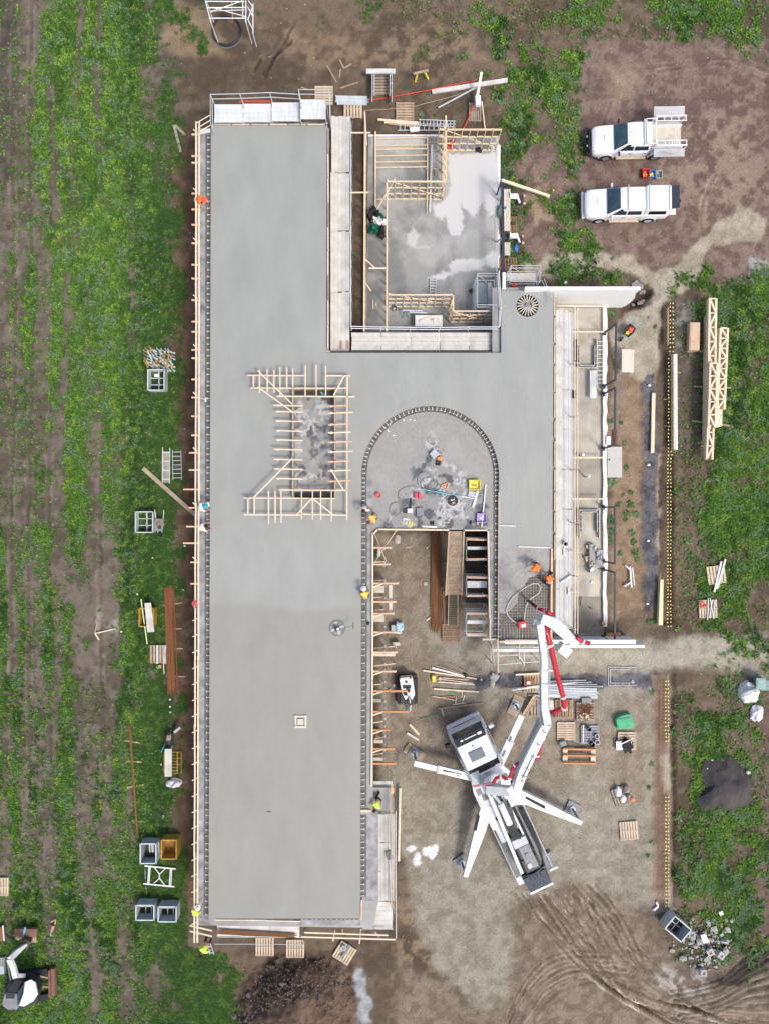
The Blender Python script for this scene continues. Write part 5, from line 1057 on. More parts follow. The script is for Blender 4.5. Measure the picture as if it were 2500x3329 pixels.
for i,(a,b_,m) in enumerate([((2056,1846),(2062,1904),M_PLANKY),((2048,1842),(2053,1910),M_GALV),((2033,1838),(2052,1856),M_GALV),((2030,1907),(2052,1893),M_GALV)]):MB().bar(G(*a,.25),G(*b_,.25),.09,.06).build("frame_leg",m,label=f"{['pale upright', 'grey upright', 'upper slanting', 'lower slanting'][i]} leg of the collapsed trestle on the verge",cat="trestle",group="collapsed trestle on the verge")
MB().box(G(1993,2064,.3),(.9,.25,.14),.02).build("terracotta_trough",M_ORG,label="orange planks stacked against the south blade wall",cat="planks")
# ---------------------------------------------------------------- pickups
def sec(x,pts):return [(x,y,z_) for y,z_ in pts]
def ring(x,w0,z0,w1,z1,w2,z2):       # closed section: sill, belt, roof
    return sec(x,[(-w0,z0),(w0,z0),(w1,(z0+z1)/2),(w1*.99,z1),(w2,z2),(-w2,z2),(-w1*.99,z1),(-w1,(z0+z1)/2)])
def wheel(mb_r,mb_t,x,y):
    s_=1 if y>0 else -1
    mb_t.v += [];n0=len(mb_t.v)
    mb_t.tube([(x,y - .12*s_,.38),(x,y + .10*s_,.38),(x,y + .13*s_,.38)],[.38,.38,.34],20)
    mb_r.tube([(x,y + .131*s_,.38),(x,y + .145*s_,.38)],[.23,.20],14)
def local_part(root,mb,nm,m,parent=None,bevel=0,smooth=False):
    me=MB();me.v,me.f,me.mi=mb.v,mb.f,mb.mi
    r0=Vector(root.location);root.location=(0,0,0);o=me.build(nm,m,root,bevel=bevel,smooth=smooth);root.location=r0
    if parent:o.parent=parent
    return o
def pickup(label,px,py,rz,canopy):
    t_=thing("pickup_truck",label,"pickup truck",G(px,py,.02),rz)   # front = +x
    Pn=M_CARW
    b_=MB();b_.loft([ring(2.62,.60,.50,.72,.80,.62,.92),ring(2.50,.80,.42,.88,.86,.74,1.02),ring(2.25,.88,.40,.92,.92,.80,1.10),ring(1.4,.90,.40,.93,.98,.84,1.17),ring(1.15,.90,.40,.93,1.0,.86,1.19),
                         ring(-.95,.90,.40,.93,1.02,.88,1.20),ring(-1.0,.90,.42,.93,1.02,.88,1.10 if not canopy else 1.2)] + ([ring(-2.55,.88,.50,.92,1.02,.88,1.2),ring(-2.66,.84,.55,.88,1.0,.84,1.15)] if canopy else []))
    body=local_part(t_,b_,"body",Pn,bevel=.03,smooth=True)
    c=MB();c.loft([ring(1.30,.86,1.12,.86,1.16,.80,1.20),ring(.55,.86,1.12,.86,1.3,.66,1.74),ring(.2,.86,1.12,.86,1.3,.68,1.80),ring(-.7,.86,1.12,.86,1.3,.68,1.80),ring(-.98,.86,1.12,.86,1.3,.70,1.74)])
    local_part(t_,c,"cabin",Pn,bevel=.03,smooth=True)
    w_=MB();w_.add([(1.27,-.80,1.235),(1.27,.80,1.235),(.58,.63,1.745),(.58,-.63,1.745),(1.29,-.80,1.25),(1.29,.80,1.25),(.60,.63,1.765),(.60,-.63,1.765)],[(4,5,6,7),(0,1,5,4),(1,2,6,5),(2,3,7,6),(3,0,4,7),(3,2,1,0)]);local_part(t_,w_,"windscreen",M_GLASS)
    for s_ in (-1,1):
        for x0,x1,x2,x3,nm in ((.98,.12,.12,.52,"front_window"),(.04,-.84,-.80,.04,"rear_window")):
            a=[(x0,s_*.868,1.26),(x1,s_*.868,1.26),(x2,s_*.70,1.68),(x3,s_*.70,1.68)];g_=MB();b2=[(x,y + s_*.012,z_ + .006) for x,y,z_ in a]
            g_.add(a + b2,[(4,5,6,7),(7,6,5,4),(0,1,5,4),(1,2,6,5),(2,3,7,6),(3,0,4,7)]);local_part(t_,g_,nm,M_GLASS)
            h_=MB();h_.box(((x1+.12),s_*.945,.96),(.16,.02,.035));local_part(t_,h_,"door_handle",M_GREY if canopy else M_BLACK)
        for xs in (.10,-.92):d_=MB();d_.box((xs,s_*.934,.78),(.012,.006,.62));local_part(t_,d_,"door_gap",M_GREY)
        m_=MB();m_.box((.98,s_*1.05,1.22),(.10,.22,.15));m_.box((1.0,s_*.93,1.2),(.05,.12,.05));local_part(t_,m_,"mirror",M_WHITE if canopy else M_BLACK,bevel=.02)
        st_=MB();st_.box((0,s_*.95,.42),(1.9,.16,.06));local_part(t_,st_,"side_step",mat("muddy side step",(.50,.40,.28),.6,0,.2,3))
        hl=MB();hl.box((2.36,s_*.74,.86),(.30,.22,.14),rz=-s_*.35);local_part(t_,hl,"headlight",mat("headlamp glass",(.45,.5,.52),.15,.2,.1,5),bevel=.02)
        for x in (1.62,-1.55):
            ti,ri=MB(),MB();wheel(ri,ti,x,s_*.84);w1=local_part(t_,ti,"wheel",M_BLACK);local_part(t_,ri,"rim",M_LGREY if canopy else M_GREY,parent=w1)
            ar=MB();ar.tube([(x + .46*math.cos(R(a)),s_*.90,.38 + .46*math.sin(R(a))) for a in range(0,181,20)],.05,6);local_part(t_,ar,"wheel_arch",Pn if canopy else M_CARW)
    sc_=MB();sc_.box((1.72,0,1.165),(.32,.5,.05),tx=.8,ty=.9);local_part(t_,sc_,"bonnet_scoop",Pn,bevel=.015)
    fb=MB();fb.bar((2.68,-.85,.60),(2.68,.85,.60),.22,.22)
    if not canopy:
        fb.tube([(2.62,-.8,.7),(2.80,-.45,.98),(2.80,.45,.98),(2.62,.8,.7)],.05);fb.box((2.78,0,.72),(.12,1.2,.3))
        for s_ in (-1,1):lp=MB();lp.cyl((2.86,s_*.3,.78),.07,.05,12);local_part(t_,lp,"spot_lamp",M_WHITE)
    local_part(t_,fb,"front_bumper",M_BLACK if not canopy else mat("silver plastic",(.45,.46,.48),.4,.3,.1,4),bevel=.03)
    if canopy:
        k=MB();k.loft([ring(-1.02,.86,1.2,.86,1.3,.72,1.76),ring(-1.1,.86,1.2,.87,1.3,.76,1.84),ring(-2.5,.86,1.2,.87,1.3,.76,1.84),ring(-2.62,.86,1.2,.86,1.3,.74,1.78)]);local_part(t_,k,"canopy_top",Pn,bevel=.03,smooth=True)
        for i in range(5):r_=MB();r_.box((-1.8,-.5 + i*.25,1.847),(1.3,.03,.014));local_part(t_,r_,"roof_rib",Pn)
        for s_ in (-1,1):g_=MB();a=[(-1.25,s_*.872,1.30),(-2.38,s_*.872,1.30),(-2.33,s_*.80,1.62),(-1.3,s_*.80,1.62)];b2=[(x,y + s_*.012,z_+.006) for x,y,z_ in a];g_.add(a+b2,[(4,5,6,7),(7,6,5,4),(0,1,5,4),(1,2,6,5),(2,3,7,6),(3,0,4,7)]);local_part(t_,g_,"canopy_window",M_BLACK)
        for x in (-1.2,-2.45,.12):rb=MB();rb.bar((x,-.8,1.87),(x,.8,1.87),.05,.04);local_part(t_,rb,"roof_bar",M_LGREY)
        tg=MB();tg.add([(-2.62,-.72,1.80),(-2.62,.72,1.80),(-3.05,.70,1.95),(-3.05,-.70,1.95),(-2.62,-.72,1.76),(-2.62,.72,1.76),(-3.05,.70,1.91),(-3.05,-.70,1.91)],[(3,2,1,0),(0,1,2,3),(4,5,6,7),(0,4,5,1),(1,5,6,2),(2,6,7,3),(3,7,4,0)]);local_part(t_,tg,"raised_rear_hatch",mat("smoked hatch",(.10,.125,.16),.15,0,.2,2))
        td=MB();td.box((-2.92,0,.92),(.50,1.5,.05));local_part(t_,td,"dropped_tailgate",Pn,bevel=.015)
        for s_ in (-1,1):l_=MB();l_.box((-2.64,s_*.86,.95),(.08,.12,.3));local_part(t_,l_,"tail_light",M_REDP)
    else:
        tr=MB();tr.box((-2.05,0,.92),(2.0,1.90,.10));local_part(t_,tr,"tray_floor",mat("worn tray",(.50,.46,.40),.7,0,.2,2))
        tr=MB();tr.box((-2.05,0,.72),(1.9,.9,.2));local_part(t_,tr,"chassis",M_BLACK)
        for s_ in (-1,1):
            bx_=MB();bx_.box((-2.05,s_*.70,1.12),(1.96,.06,.34));bx_.box((-2.05,s_*.97,1.02),(1.96,.04,.14));local_part(t_,bx_,"side_box",Pn)
            z_=1.98;ld=MB();ld.bar((-1.15,s_*.62,z_),(-3.05,s_*.62,z_),.05,.05);ld.bar((-1.15,s_*.92,z_),(-3.05,s_*.92,z_),.07,.07)
            for x in (-1.2,-1.65,-2.1,-2.55,-3.0):ld.bar((x,s_*.62,z_),(x,s_*.92,z_),.05,.05)
            local_part(t_,ld,"ladder_rack",Pn)
            for x in (-1.12,-3.02):pp=MB();pp.bar((x,s_*.93,1.0),(x,s_*.93,1.98),.05,.05);local_part(t_,pp,"rack_post",Pn)
            y0,y1=s_*.98,s_*(1.62 if s_<0 else 1.42);z0,z1=1.62,1.75 if s_<0 else 1.5
            dd=MB();dd.add([(-1.1,y0,z0),(-3.02,y0,z0),(-3.02,y1,z1),(-1.1,y1,z1),(-1.1,y0,z0+.04),(-3.02,y0,z0+.04),(-3.02,y1,z1+.04),(-1.1,y1,z1+.04)],BOXF + [tuple(reversed(f)) for f in BOXF]);local_part(t_,dd,"open_side_door",Pn)
        hb=MB();hb.tube([(-1.1,-.78,1.1),(-1.1,-.78,1.98),(-.55,-.78,1.98),(-.55,.78,1.98),(-1.1,.78,1.98),(-1.1,.78,1.1)],.04);hb.bar((-.5,-.8,1.9),(-.5,.8,1.9),.14,.05);hb.bar((-1.12,-.8,1.98),(-1.12,.8,1.98),.06,.06);hb.bar((-1.16,-.7,1.0),(-1.16,.7,1.0),.04,.5);local_part(t_,hb,"headboard",Pn)
        an=MB();an.tube([(.45,0,1.79),(.25,0,2.1)],.008);local_part(t_,an,"aerial",M_BLACK)
    return t_
pickup("white pickup with open tray lids and ladder racks, the northern of two",2042,474,math.pi + .02,False)
pickup("white pickup with a closed canopy and its rear hatch raised, the southern of two",2020,678,math.pi + .01,True)
for i,(x,y,s_,m,l) in enumerate([(2096,567,.50,M_REDP,"red square crate on the mud between the pickups"),(2116,569,.42,M_BLUE,"blue crate of tools in the middle of the row of crates"),(2138,571,.46,M_LGREY,"grey square crate at the right of the row of crates")]):
    t_=thing("tool_crate",l,"crate",G(x,y,.02),group="crates between the pickups");MB().tray(G(x,y,.03),(s_*.8,s_,.32),.03,0,1.12).build("crate_body",m,t_);MB().blob(G(x,y,.16),(.14,.16,.10),.5,3,2,i+4).build("tools",[M_ORG,M_YEL,M_GREY][i],t_)
t_=thing("folding_chair","small black folding stool behind the canopy pickup","stool",G(2204,655));p=P(2203,655,.5);MB().box(p,(.30,.42,.03),-.5).build("seat",M_BLACK,t_)
for dx,dy in ((-.12,-.16),(.12,-.16),(.12,.16),(-.12,.16)):MB().tube([(p.x+dx,p.y+dy,0),(p.x-dx*.4,p.y+dy,.5)],.015).build("leg",M_GREY,t_)

# ---------------------------------------------------------------- concrete pump truck
PT=thing("concrete_pump_truck","white concrete pump truck with outriggers spread and a red piped boom unfolded","pump truck",(7.41,-18.49,0))
u_=Vector((-.425,.905,0)).normalized();r_u=Vector((u_.y,-u_.x,0));O_=Vector((7.41,-18.49,0))
def L(f,s_,z_):return O_ + u_*f + r_u*s_ + Vector((0,0,z_))
RZ=math.atan2(u_.y,u_.x)
def tp(nm,m,fn,parent=None,bevel=0,smooth=False):
    mb=MB();fn(mb);o=mb.build(nm,m,PT,bevel=bevel,smooth=smooth)
    if parent:o.parent=parent
    return o
def cabsec(f,w0,z0,w1,z1):return [tuple(L(f,-w0,z0)),tuple(L(f,w0,z0)),tuple(L(f,w0,(z0+z1)/2)),tuple(L(f,w1,z1)),tuple(L(f,-w1,z1)),tuple(L(f,-w0,(z0+z1)/2))]
cab=tp("cab",M_WHITE,lambda m:m.loft([cabsec(5.62,1.05,.55,1.02,1.75),cabsec(5.5,1.2,.5,1.12,2.0),cabsec(5.12,1.22,.5,1.02,3.05),cabsec(4.95,1.22,.5,.98,3.15),cabsec(3.5,1.22,.6,.98,3.2),cabsec(3.38,1.2,.6,.96,3.1)]),bevel=.05)
def quad(m,pts,t=.03):
    pts=[Vector(p) for p in pts];n=(pts[1]-pts[0]).cross(pts[2]-pts[0]).normalized()*t;k=len(pts)
    m.add(pts + [p + n for p in pts],[tuple(range(k))[::-1],tuple(range(k,2*k))] + [(i,(i+1) % k,(i+1) % k + k,i+k) for i in range(k)])
tp("windscreen",M_GLASS,lambda m:quad(m,[L(5.54,1.02,2.02),L(5.17,.94,2.98),L(5.17,-.94,2.98),L(5.54,-1.02,2.02)]))
tp("sun_visor",M_DARK,lambda m:m.loft([[tuple(L(5.45,-1.0,3.02)),tuple(L(5.45,1.0,3.02)),tuple(L(5.45,1.0,3.07)),tuple(L(5.45,-1.0,3.07))],[tuple(L(5.0,-.98,3.17)),tuple(L(5.0,.98,3.17)),tuple(L(5.0,.98,3.22)),tuple(L(5.0,-.98,3.22))]]))
for a,b_,w_ in ((-.35,.42,.05),(.52,.78,.14),(-.62,-.45,.1)):tp("visor_marking",M_WHITE,lambda m:m.bar(L(5.25,a,3.16),L(5.25,b_,3.16),w_,.05))
tp("grille",M_BLACK,lambda m:quad(m,[L(5.63,.75,1.1),L(5.60,.85,1.45),L(5.60,-.85,1.45),L(5.63,-.75,1.1)]))
tp("grille_slot",M_BLACK,lambda m:quad(m,[L(5.60,1.0,1.66),L(5.585,1.0,1.76),L(5.585,-1.0,1.76),L(5.60,-1.0,1.66)]))
tp("front_bumper",M_WHITE,lambda m:m.bar(L(5.68,-1.15,.75),L(5.68,1.15,.75),.22,.4),bevel=.06)
tp("roof_hatch",mat("roof hatch grey",(.13,.155,.17),.5,0,.08,3),lambda m:m.box(L(4.12,-.05,3.21),(.62,.92,.06),RZ),bevel=.02)
tp("roof_lamp",M_LGREY,lambda m:m.cyl(L(4.62,-.02,3.18),.11,.06,14))
for s_ in (-1,1):
    tp("mirror",M_WHITE if s_>0 else M_BLACK,lambda m:m.box(L(5.1,s_*1.48,2.3),(.2,.34,.5),RZ),bevel=.04)
    tp("mirror_arm",M_DARK,lambda m:m.tube([L(5.1,s_*1.12,2.5),L(5.1,s_*1.4,2.5)],.03))
    tp("side_fairing",M_WHITE,lambda m:m.loft([[tuple(L(f,s_*1.02,2.95)),tuple(L(f,s_*1.22,2.2)),tuple(L(f,s_*1.26,.9)),tuple(L(f,s_*1.0,.9))] for f in ((3.36,2.7) if s_>0 else (3.36,2.55))]),bevel=.02)
    tp("side_window",M_GLASS,lambda m:m.bar(L(4.0,s_*1.17,2.3),L(4.9,s_*1.17,2.3),.03,.6))
for f in (4.4,.6,-2.6,-3.9):
    for s_ in (-1,1):
        a,b_=L(f,s_*1.18,.52),L(f,s_*.82,.52);w1=tp("wheel",M_BLACK,lambda m:m.tube([a,b_],.52,22));tp("rim",M_LGREY,lambda m:m.tube([a + r_u*s_*.005,a + r_u*s_*.03],.27,16),parent=w1)
tp("chassis_rail",M_DARK,lambda m:m.bar(L(3.2,-.42,.95),L(-5.4,-.42,.95),.12,.28));tp("chassis_rail",M_DARK,lambda m:m.bar(L(3.2,.42,.95),L(-5.4,.42,.95),.12,.28))
tp("engine_bay",M_BLACK,lambda m:m.box(L(3.0,0,1.5),(.7,2.1,1.0),RZ))
tp("deck_plate",mat("tread plate",(.16,.18,.18),.55,.2,.25,3),lambda m:m.box(L(-2.0,.92,1.55),(5.6,.50,.06),RZ));tp("deck_plate",mat("tread plate",(.16,.18,.18),.55,.2,.25,3),lambda m:m.box(L(-2.0,-.98,1.40),(5.2,.36,.06),RZ))
for s_ in (-1.22,1.22):tp("side_rail",M_LGREY,lambda m:m.bar(L(.6,s_,1.62),L(-4.9,s_*.98,1.5),.05,.08))
for s_,k in ((.35,3),(.98,3)):
    for i in range(k):tp("rubber_hose",M_DARK,lambda m:m.tube([L(-.6,s_ + .1*i - .1,1.75),L(-1.8,s_*.9 + .12*i,1.72),L(-3.4,s_*.95 + .06*i,1.70),L(-4.6,s_*.8 - .04*i,1.66)],.05,8))
tp("water_tank",M_WHITE,lambda m:m.tube([L(-.6,-.86,1.72),L(-2.0,-.78,1.72)],[.24,.27],14));tp("hose_reel",M_REDP,lambda m:m.cyl(L(-.45,-.62,1.9),.13,.1,12))
# X-frame pedestal
ped=tp("pedestal_frame",M_WHITE,lambda m:m.prism([tuple(L(*q,0))[:2] for q in [(2.55,-1.05),(2.6,1.0),(1.9,1.35),(.95,.95),(.45,1.35),(-.1,1.2),(-.2,.5),(-.35,-.55),(-.95,-.72),(-1.05,-1.15),(.5,-1.3),(1.6,-1.3)]],1.55,2.0),bevel=.03)
for f,s_ in ((1.55,-.95),(1.1,-.75),(1.7,.95)):tp("anti_slip_pad",M_GREY,lambda m:m.box(L(f,s_,2.005),(.42,.34,.02),RZ))
tp("turntable",M_LGREY,lambda m:m.cyl(L(1.85,-.05,2.0),.62,.5,28));tp("slew_column",M_WHITE,lambda m:m.cyl(L(1.85,-.05,2.5),.52,.7,24,.45))
tp("column_cap",M_WHITE,lambda m:m.blob(L(2.15,.22,3.0),(.34,.5,.3),.05,1,3));tp("column_slot",M_BLACK,lambda m:m.cyl(L(1.6,-.28,3.2),.14,.03,16));tp("column_slot",M_BLACK,lambda m:m.cyl(L(1.48,.03,3.2),.10,.03,16))
for (a,b_) in (((1538,2557),(1559,2555)),((1573,2552),(1594,2548))):tp("red_handle",M_RED,lambda m:m.bar(P(*a,3.4),P(*b_,3.4),.10,.08))
tp("boom_cross_head",M_LGREY,lambda m:m.bar(P(1578,2566,3.3),P(1662,2572,3.5),.55,.5),bevel=.04);tp("boom_knuckle",M_WHITE,lambda m:m.bar(P(1655,2556,3.4),P(1668,2580,3.5),.55,.7),bevel=.04)
tp("catwalk",M_LGREY,lambda m:m.box(L(2.35,-.78,2.03),(.9,.7,.05),RZ))
# boom support bars, rear machinery
tp("support_bar",M_WHITE,lambda m:m.bar(P(1587,2576,2.9),P(1696,2840,2.4),.20,.22),bevel=.02);tp("support_bar",M_WHITE,lambda m:m.bar(P(1636,2580,2.6),P(1700,2712,2.3),.12,.18),bevel=.02)
tp("boom_cylinder",M_WHITE,lambda m:m.tube([P(1626,2613,2.9),P(1656,2680,2.7)],.20,14));tp("cylinder_rod",M_LGREY,lambda m:m.tube([P(1600,2580,3.0),P(1626,2613,2.9)],.09,10))
tp("lattice_plate",M_LGREY,lambda m:m.bar(P(1612,2578,2.4),P(1668,2700,2.2),.75,.06))
for i in range(9):tp("hydraulic_line",M_DARK,lambda m:m.tube([P(1606 + i*5,2580 + (i % 3)*8,2.62),P(1622 + i*5,2630,2.66),P(1650 + i*4,2700,2.5),P(1668 + i*3,2728,2.35)],.03,6))
tp("rear_saddle",M_LGREY,lambda m:m.box(L(-2.3,.02,2.0),(.55,.95,.5),RZ),bevel=.04)
tp("pump_box",M_DARK,lambda m:m.box(L(-3.0,.05,1.6),(.9,.95,.8),RZ),bevel=.05);tp("pump_box",M_DARK,lambda m:m.box(L(-3.95,.05,1.6),(.9,1.0,.7),RZ),bevel=.05)
tp("pump_lid",M_GREY,lambda m:m.box(L(-3.45,.12,2.0),(1.5,.7,.05),RZ),bevel=.02);tp("lid_cap",M_LGREY,lambda m:m.cyl(L(-3.95,-.05,2.0),.16,.08,14));tp("lid_cap",M_GREY,lambda m:m.cyl(L(-3.3,.1,2.04),.14,.05,14))
tp("rear_cross_tube",M_DARK,lambda m:m.tube([L(-4.5,-.8,1.8),L(-4.62,0,1.85),L(-4.45,.8,1.8)],.07,10))
hop=tp("hopper",mat("hopper dark",(.045,.055,.075),.5,.1,.25,3),lambda m:m.loft([[tuple(L(-4.75,-.82,.9)),tuple(L(-4.75,.82,.9)),tuple(L(-4.75,.82,1.65)),tuple(L(-4.75,-.82,1.65))],[tuple(L(-5.85,-.74,.7)),tuple(L(-5.85,.74,.7)),tuple(L(-5.85,.74,1.35)),tuple(L(-5.85,-.74,1.35))]]),bevel=.03)
for i in range(4):
    tp("grate_slot",M_BLACK,lambda m:m.bar(L(-4.85,-.35+i*.22,1.66),L(-5.08,-.35+i*.22,1.60),.05,.03),parent=hop);tp("grate_slot",M_BLACK,lambda m:m.bar(L(-5.45,-.35+i*.22,1.49),L(-5.62,-.35+i*.22,1.445),.03,.03),parent=hop)
tp("rear_bumper",M_WHITE,lambda m:m.bar(L(-5.95,-.80,1.25),L(-5.95,.80,1.25),.14,.14),bevel=.03)
tp("rear_roller",M_WHITE,lambda m:m.tube([L(-5.15,.95,1.2),L(-5.15,1.5,1.2)],.1,12));tp("valve_block",M_GALV,lambda m:m.box(L(-4.95,-1.0,1.1),(.5,.4,.3),RZ));tp("tool_locker",M_GREY,lambda m:m.box(L(-4.25,1.28,1.3),(.6,.45,.5),RZ),bevel=.02)
# outriggers
def outrig(nm_pts,w_,z0,z1,h_,foot,jack,pad_r,slim=None,brace=None,dark=None):
    a,b_=nm_pts;A=P(*a,z0);B=P(*b_,z1);u2=(B-A).normalized()
    if slim:
        Mid=A.lerp(B,slim);arm=tp("outrigger",M_WHITE,lambda m:m.bar(A,Mid,w_,h_),bevel=.02);tp("inner_beam",M_WHITE,lambda m:m.bar(Mid,B,w_*.78,h_*.78),parent=arm,bevel=.02);tp("collar",M_LGREY,lambda m:m.bar(Mid - u2*.06,Mid + u2*.06,w_*1.15,h_*1.1),parent=arm)
    else:
        s2=Vector((-u2.y,u2.x,0));arm=tp("outrigger",M_WHITE,lambda m:m.loft([[tuple(c + s2*ww + Vector((0,0,-hh))),tuple(c - s2*ww + Vector((0,0,-hh))),tuple(c - s2*ww + Vector((0,0,hh))),tuple(c + s2*ww + Vector((0,0,hh)))] for c,ww,hh in ((A,w_*.6,h_*.5),(A.lerp(B,.4),w_*.5,h_*.5),(B,w_*.22,h_*.3))]),bevel=.02)
    if brace:tp("outrigger_brace",M_WHITE,lambda m:m.bar(P(*brace[0],z0-.1),P(*brace[1],z0-.1),.16,.16),parent=arm)
    if dark:tp("outrigger_slot",M_BLACK,lambda m:m.bar(P(*dark[0],z0+.05),P(*dark[1],z0-.05),.16,.2),parent=arm)
    J=P(*foot,.25);T=P(*jack,z1-.1);tp("jack_leg",M_GREY,lambda m:m.tube([T,(J.x,J.y,.2)],.07,10),parent=arm);tp("foot",M_LGREY,lambda m:m.cyl((J.x,J.y,.16),.19,.06,20),parent=arm)
    return J
j1=outrig(((1524,2524),(1346,2481)),.46,1.7,1.5,.36,(1347,2451),(1352,2474),0,slim=.56)
j2=outrig(((1618,2492),(1694,2326)),.50,1.8,1.6,.40,(1678,2296),(1686,2312),0,slim=.50)
j3=outrig(((1664,2574),(1890,2676)),.62,1.8,1.1,.5,(1862,2633),(1880,2664),0,brace=((1668,2610),(1735,2614)),dark=((1690,2582),(1770,2626)))
j4=outrig(((1584,2615),(1512,2850)),.66,1.8,1.0,.5,(1502,2808),(1512,2838),0,brace=((1598,2642),(1556,2690)),dark=((1555,2650),(1544,2700)))
def pad(label,J,s_,rz_,planks=True,off=(0,0)):
    t_=thing("outrigger_pad",label,"outrigger pad",(J.x,J.y,.01),group="outrigger pads")
    if planks:
        for k in (-1,0,1):MB().box((J.x + k*s_*.62*math.cos(rz_),J.y + k*s_*.62*math.sin(rz_),.045),(s_*.58,s_*1.0,.06),rz_).build("sleeper",M_TIM2,t_)
    MB().box((J.x + off[0],J.y + off[1],.115),(s_,s_,.07),rz_).build("steel_plate",M_GREY,t_)
pad("timber and steel pad under the north-west outrigger foot",j1,.72,R(-33));pad("timber and steel pad under the north-east outrigger foot by the angled plank",j2,.72,R(66))
pad("dark steel pad under the south-east outrigger foot",j3,.85,R(-25),False);pad("dark steel pad under the south-west outrigger foot",j4,.85,R(35),False)
# boom
def boomseg(nm,pts,w_,h_,m=M_WHITE):
    V=[P(*q) for q in pts];secs=[]
    for i,c in enumerate(V):
        d=(V[min(i+1,len(V)-1)] - V[max(i-1,0)]).normalized();s2=d.cross(Vector((0,0,1))).normalized();up=s2.cross(d).normalized();ww=w_[i]/2;hh=h_[i]/2
        secs.append([tuple(c - s2*ww - up*hh),tuple(c + s2*ww - up*hh),tuple(c + s2*ww + up*hh),tuple(c - s2*ww + up*hh)])
    return tp(nm,m,lambda mb:mb.loft(secs),bevel=.03)
b1=boomseg("boom_section",[(1679,2562,3.9),(1700,2500,4.9),(1742,2412,6.3),(1777,2345,7.4)],[.50,.55,.54,.50],[.5,.6,.6,.55])
tp("boom_side_plate",M_LGREY,lambda m:m.bar(P(1676,2500,4.4),P(1752,2345,6.8),.10,.5),parent=b1)
b2=boomseg("boom_section",[(1777,2350,7.8),(1768,2300,8.3),(1766,2230,9.2),(1767,2140,10.3),(1760,2080,11.0),(1752,2022,11.8)],[.42,.40,.35,.33,.35,.38],[.42,.45,.42,.4,.4,.42],mat("boom pale grey",(.62,.66,.69),.4,0,.05,2))
b3=boomseg("boom_section",[(1755,2008,11.9),(1790,2020,11.8),(1830,2056,11.0),(1868,2092,10.2)],[.46,.58,.54,.40],[.5,.66,.62,.45],mat("boom pale grey",(.62,.66,.69),.4,0,.05,2))
b4=boomseg("boom_section",[(1866,2098,9.7),(1830,2064,9.3),(1790,2022,8.9),(1752,1988,8.6)],[.30,.30,.28,.24],[.3,.3,.28,.24],mat("boom pale grey",(.62,.66,.69),.4,0,.05,2))
tp("elbow_housing",M_WHITE,lambda m:m.bar(P(1816,2100,9.4),P(1846,2124,9.2),.55,.5),bevel=.05);tp("elbow_pin",M_GALV,lambda m:m.bar(P(1744,2015,11.5),P(1742,2030,11.5),.35,.4),bevel=.03)
tp("boom_joint",M_GREY,lambda m:m.tube([P(1786,2344,7.6),P(1764,2344,7.6)],.28,14));tp("boom_clamp",M_GREY,lambda m:m.bar(P(1692,2520,5.0),P(1720,2528,5.0),.08,.08));tp("boom_ram",M_GALV,lambda m:m.tube([P(1752,2290,8.4),P(1757,2350,7.2)],.07,8))
for y,z_ in ((2222,9.4),(2178,9.9)):tp("boom_bracket",M_LGREY,lambda m:m.bar(P(1755,y,z_),P(1780,y+2,z_),.08,.46))
pipes=[([(1771,2037,11.6),(1788,2095,11.0),(1808,2185,10.0),(1829,2265,8.9),(1834,2288,8.6),(1833,2302,8.4),(1815,2309,8.2),(1791,2319,8.0)],.14),([(1778,2364,7.1),(1765,2400,6.6),(1753,2438,6.0),(1746,2456,5.7),(1744,2466,5.6),(1731,2474,5.4)],.11),
         ([(1690,2481,4.9),(1674,2488,4.6),(1666,2500,4.5),(1656,2530,4.2),(1646,2533,4.1),(1628,2526,4.0),(1612,2531,3.9),(1604,2546,3.8)],.11),([(1738,1970,8.9),(1750,1980,9.1),(1764,1984,9.6)],.10),([(1777,1990,11.9),(1797,2000,11.7)],.10),([(1874,2072,10.8),(1892,2086,10.5),(1914,2092,10.3)],.12)]
for pts,r_ in pipes:
    pp=tp("concrete_pipe",M_RED,lambda m:m.tube([P(*q) for q in pts],r_,12),smooth=True)
    for i in range(1,len(pts)-1,2):a=P(*pts[i]);d=(P(*pts[i+1]) - P(*pts[i-1])).normalized();tp("pipe_coupling",M_WHITE,lambda m:m.tube([a - d*.05,a + d*.05],r_*1.28,14),parent=pp)
for (a,b_) in (((1790,2104,11),(1770,2110,10.9)),((1806,2182,10),(1772,2178,9.9)),((1826,2262,9),(1774,2262,8.9)),((1740,2452,5.8),(1722,2444,6.0))):tp("pipe_bracket",M_WHITE,lambda m:m.bar(P(*a),P(*b_),.08,.08))
for (a,b_,m_) in (((1440,2506,1.8),(1478,2513,1.8),M_BLACK),((1484,2522,1.82),(1506,2527,1.82),M_RED),((1480,2513,1.84),(1500,2518,1.84),M_GREY),((1656,2412,1.95),(1664,2396,1.95),M_GREY),((1634,2460,2.0),(1643,2441,2.0),M_GREY),((1716,2470,5.75),(1740,2424,6.5),M_LGREY),((1757,2200,9.85),(1757,2120,10.8),M_GREY)):tp("side_marking",m_,lambda m:m.bar(P(*a),P(*b_),.07,.05))
for y in (2060,2090,2130,2160,2200,2250,2285):tp("hose_clip",M_GREY,lambda m:m.bar(P(1771,y,11.9 - (y-2030)*.0135),P(1779,y+1,11.9 - (y-2030)*.0135),.07,.10))
for y,x in ((2380,1758),(2420,1738),(2460,1720),(2500,1702),(2540,1686)):tp("hose_clip",M_GREY,lambda m:m.bar(P(x+7,y,4.2 + (2562-y)*.0163 + .32),P(x+15,y+3,4.2 + (2562-y)*.0163 + .32),.08,.08))
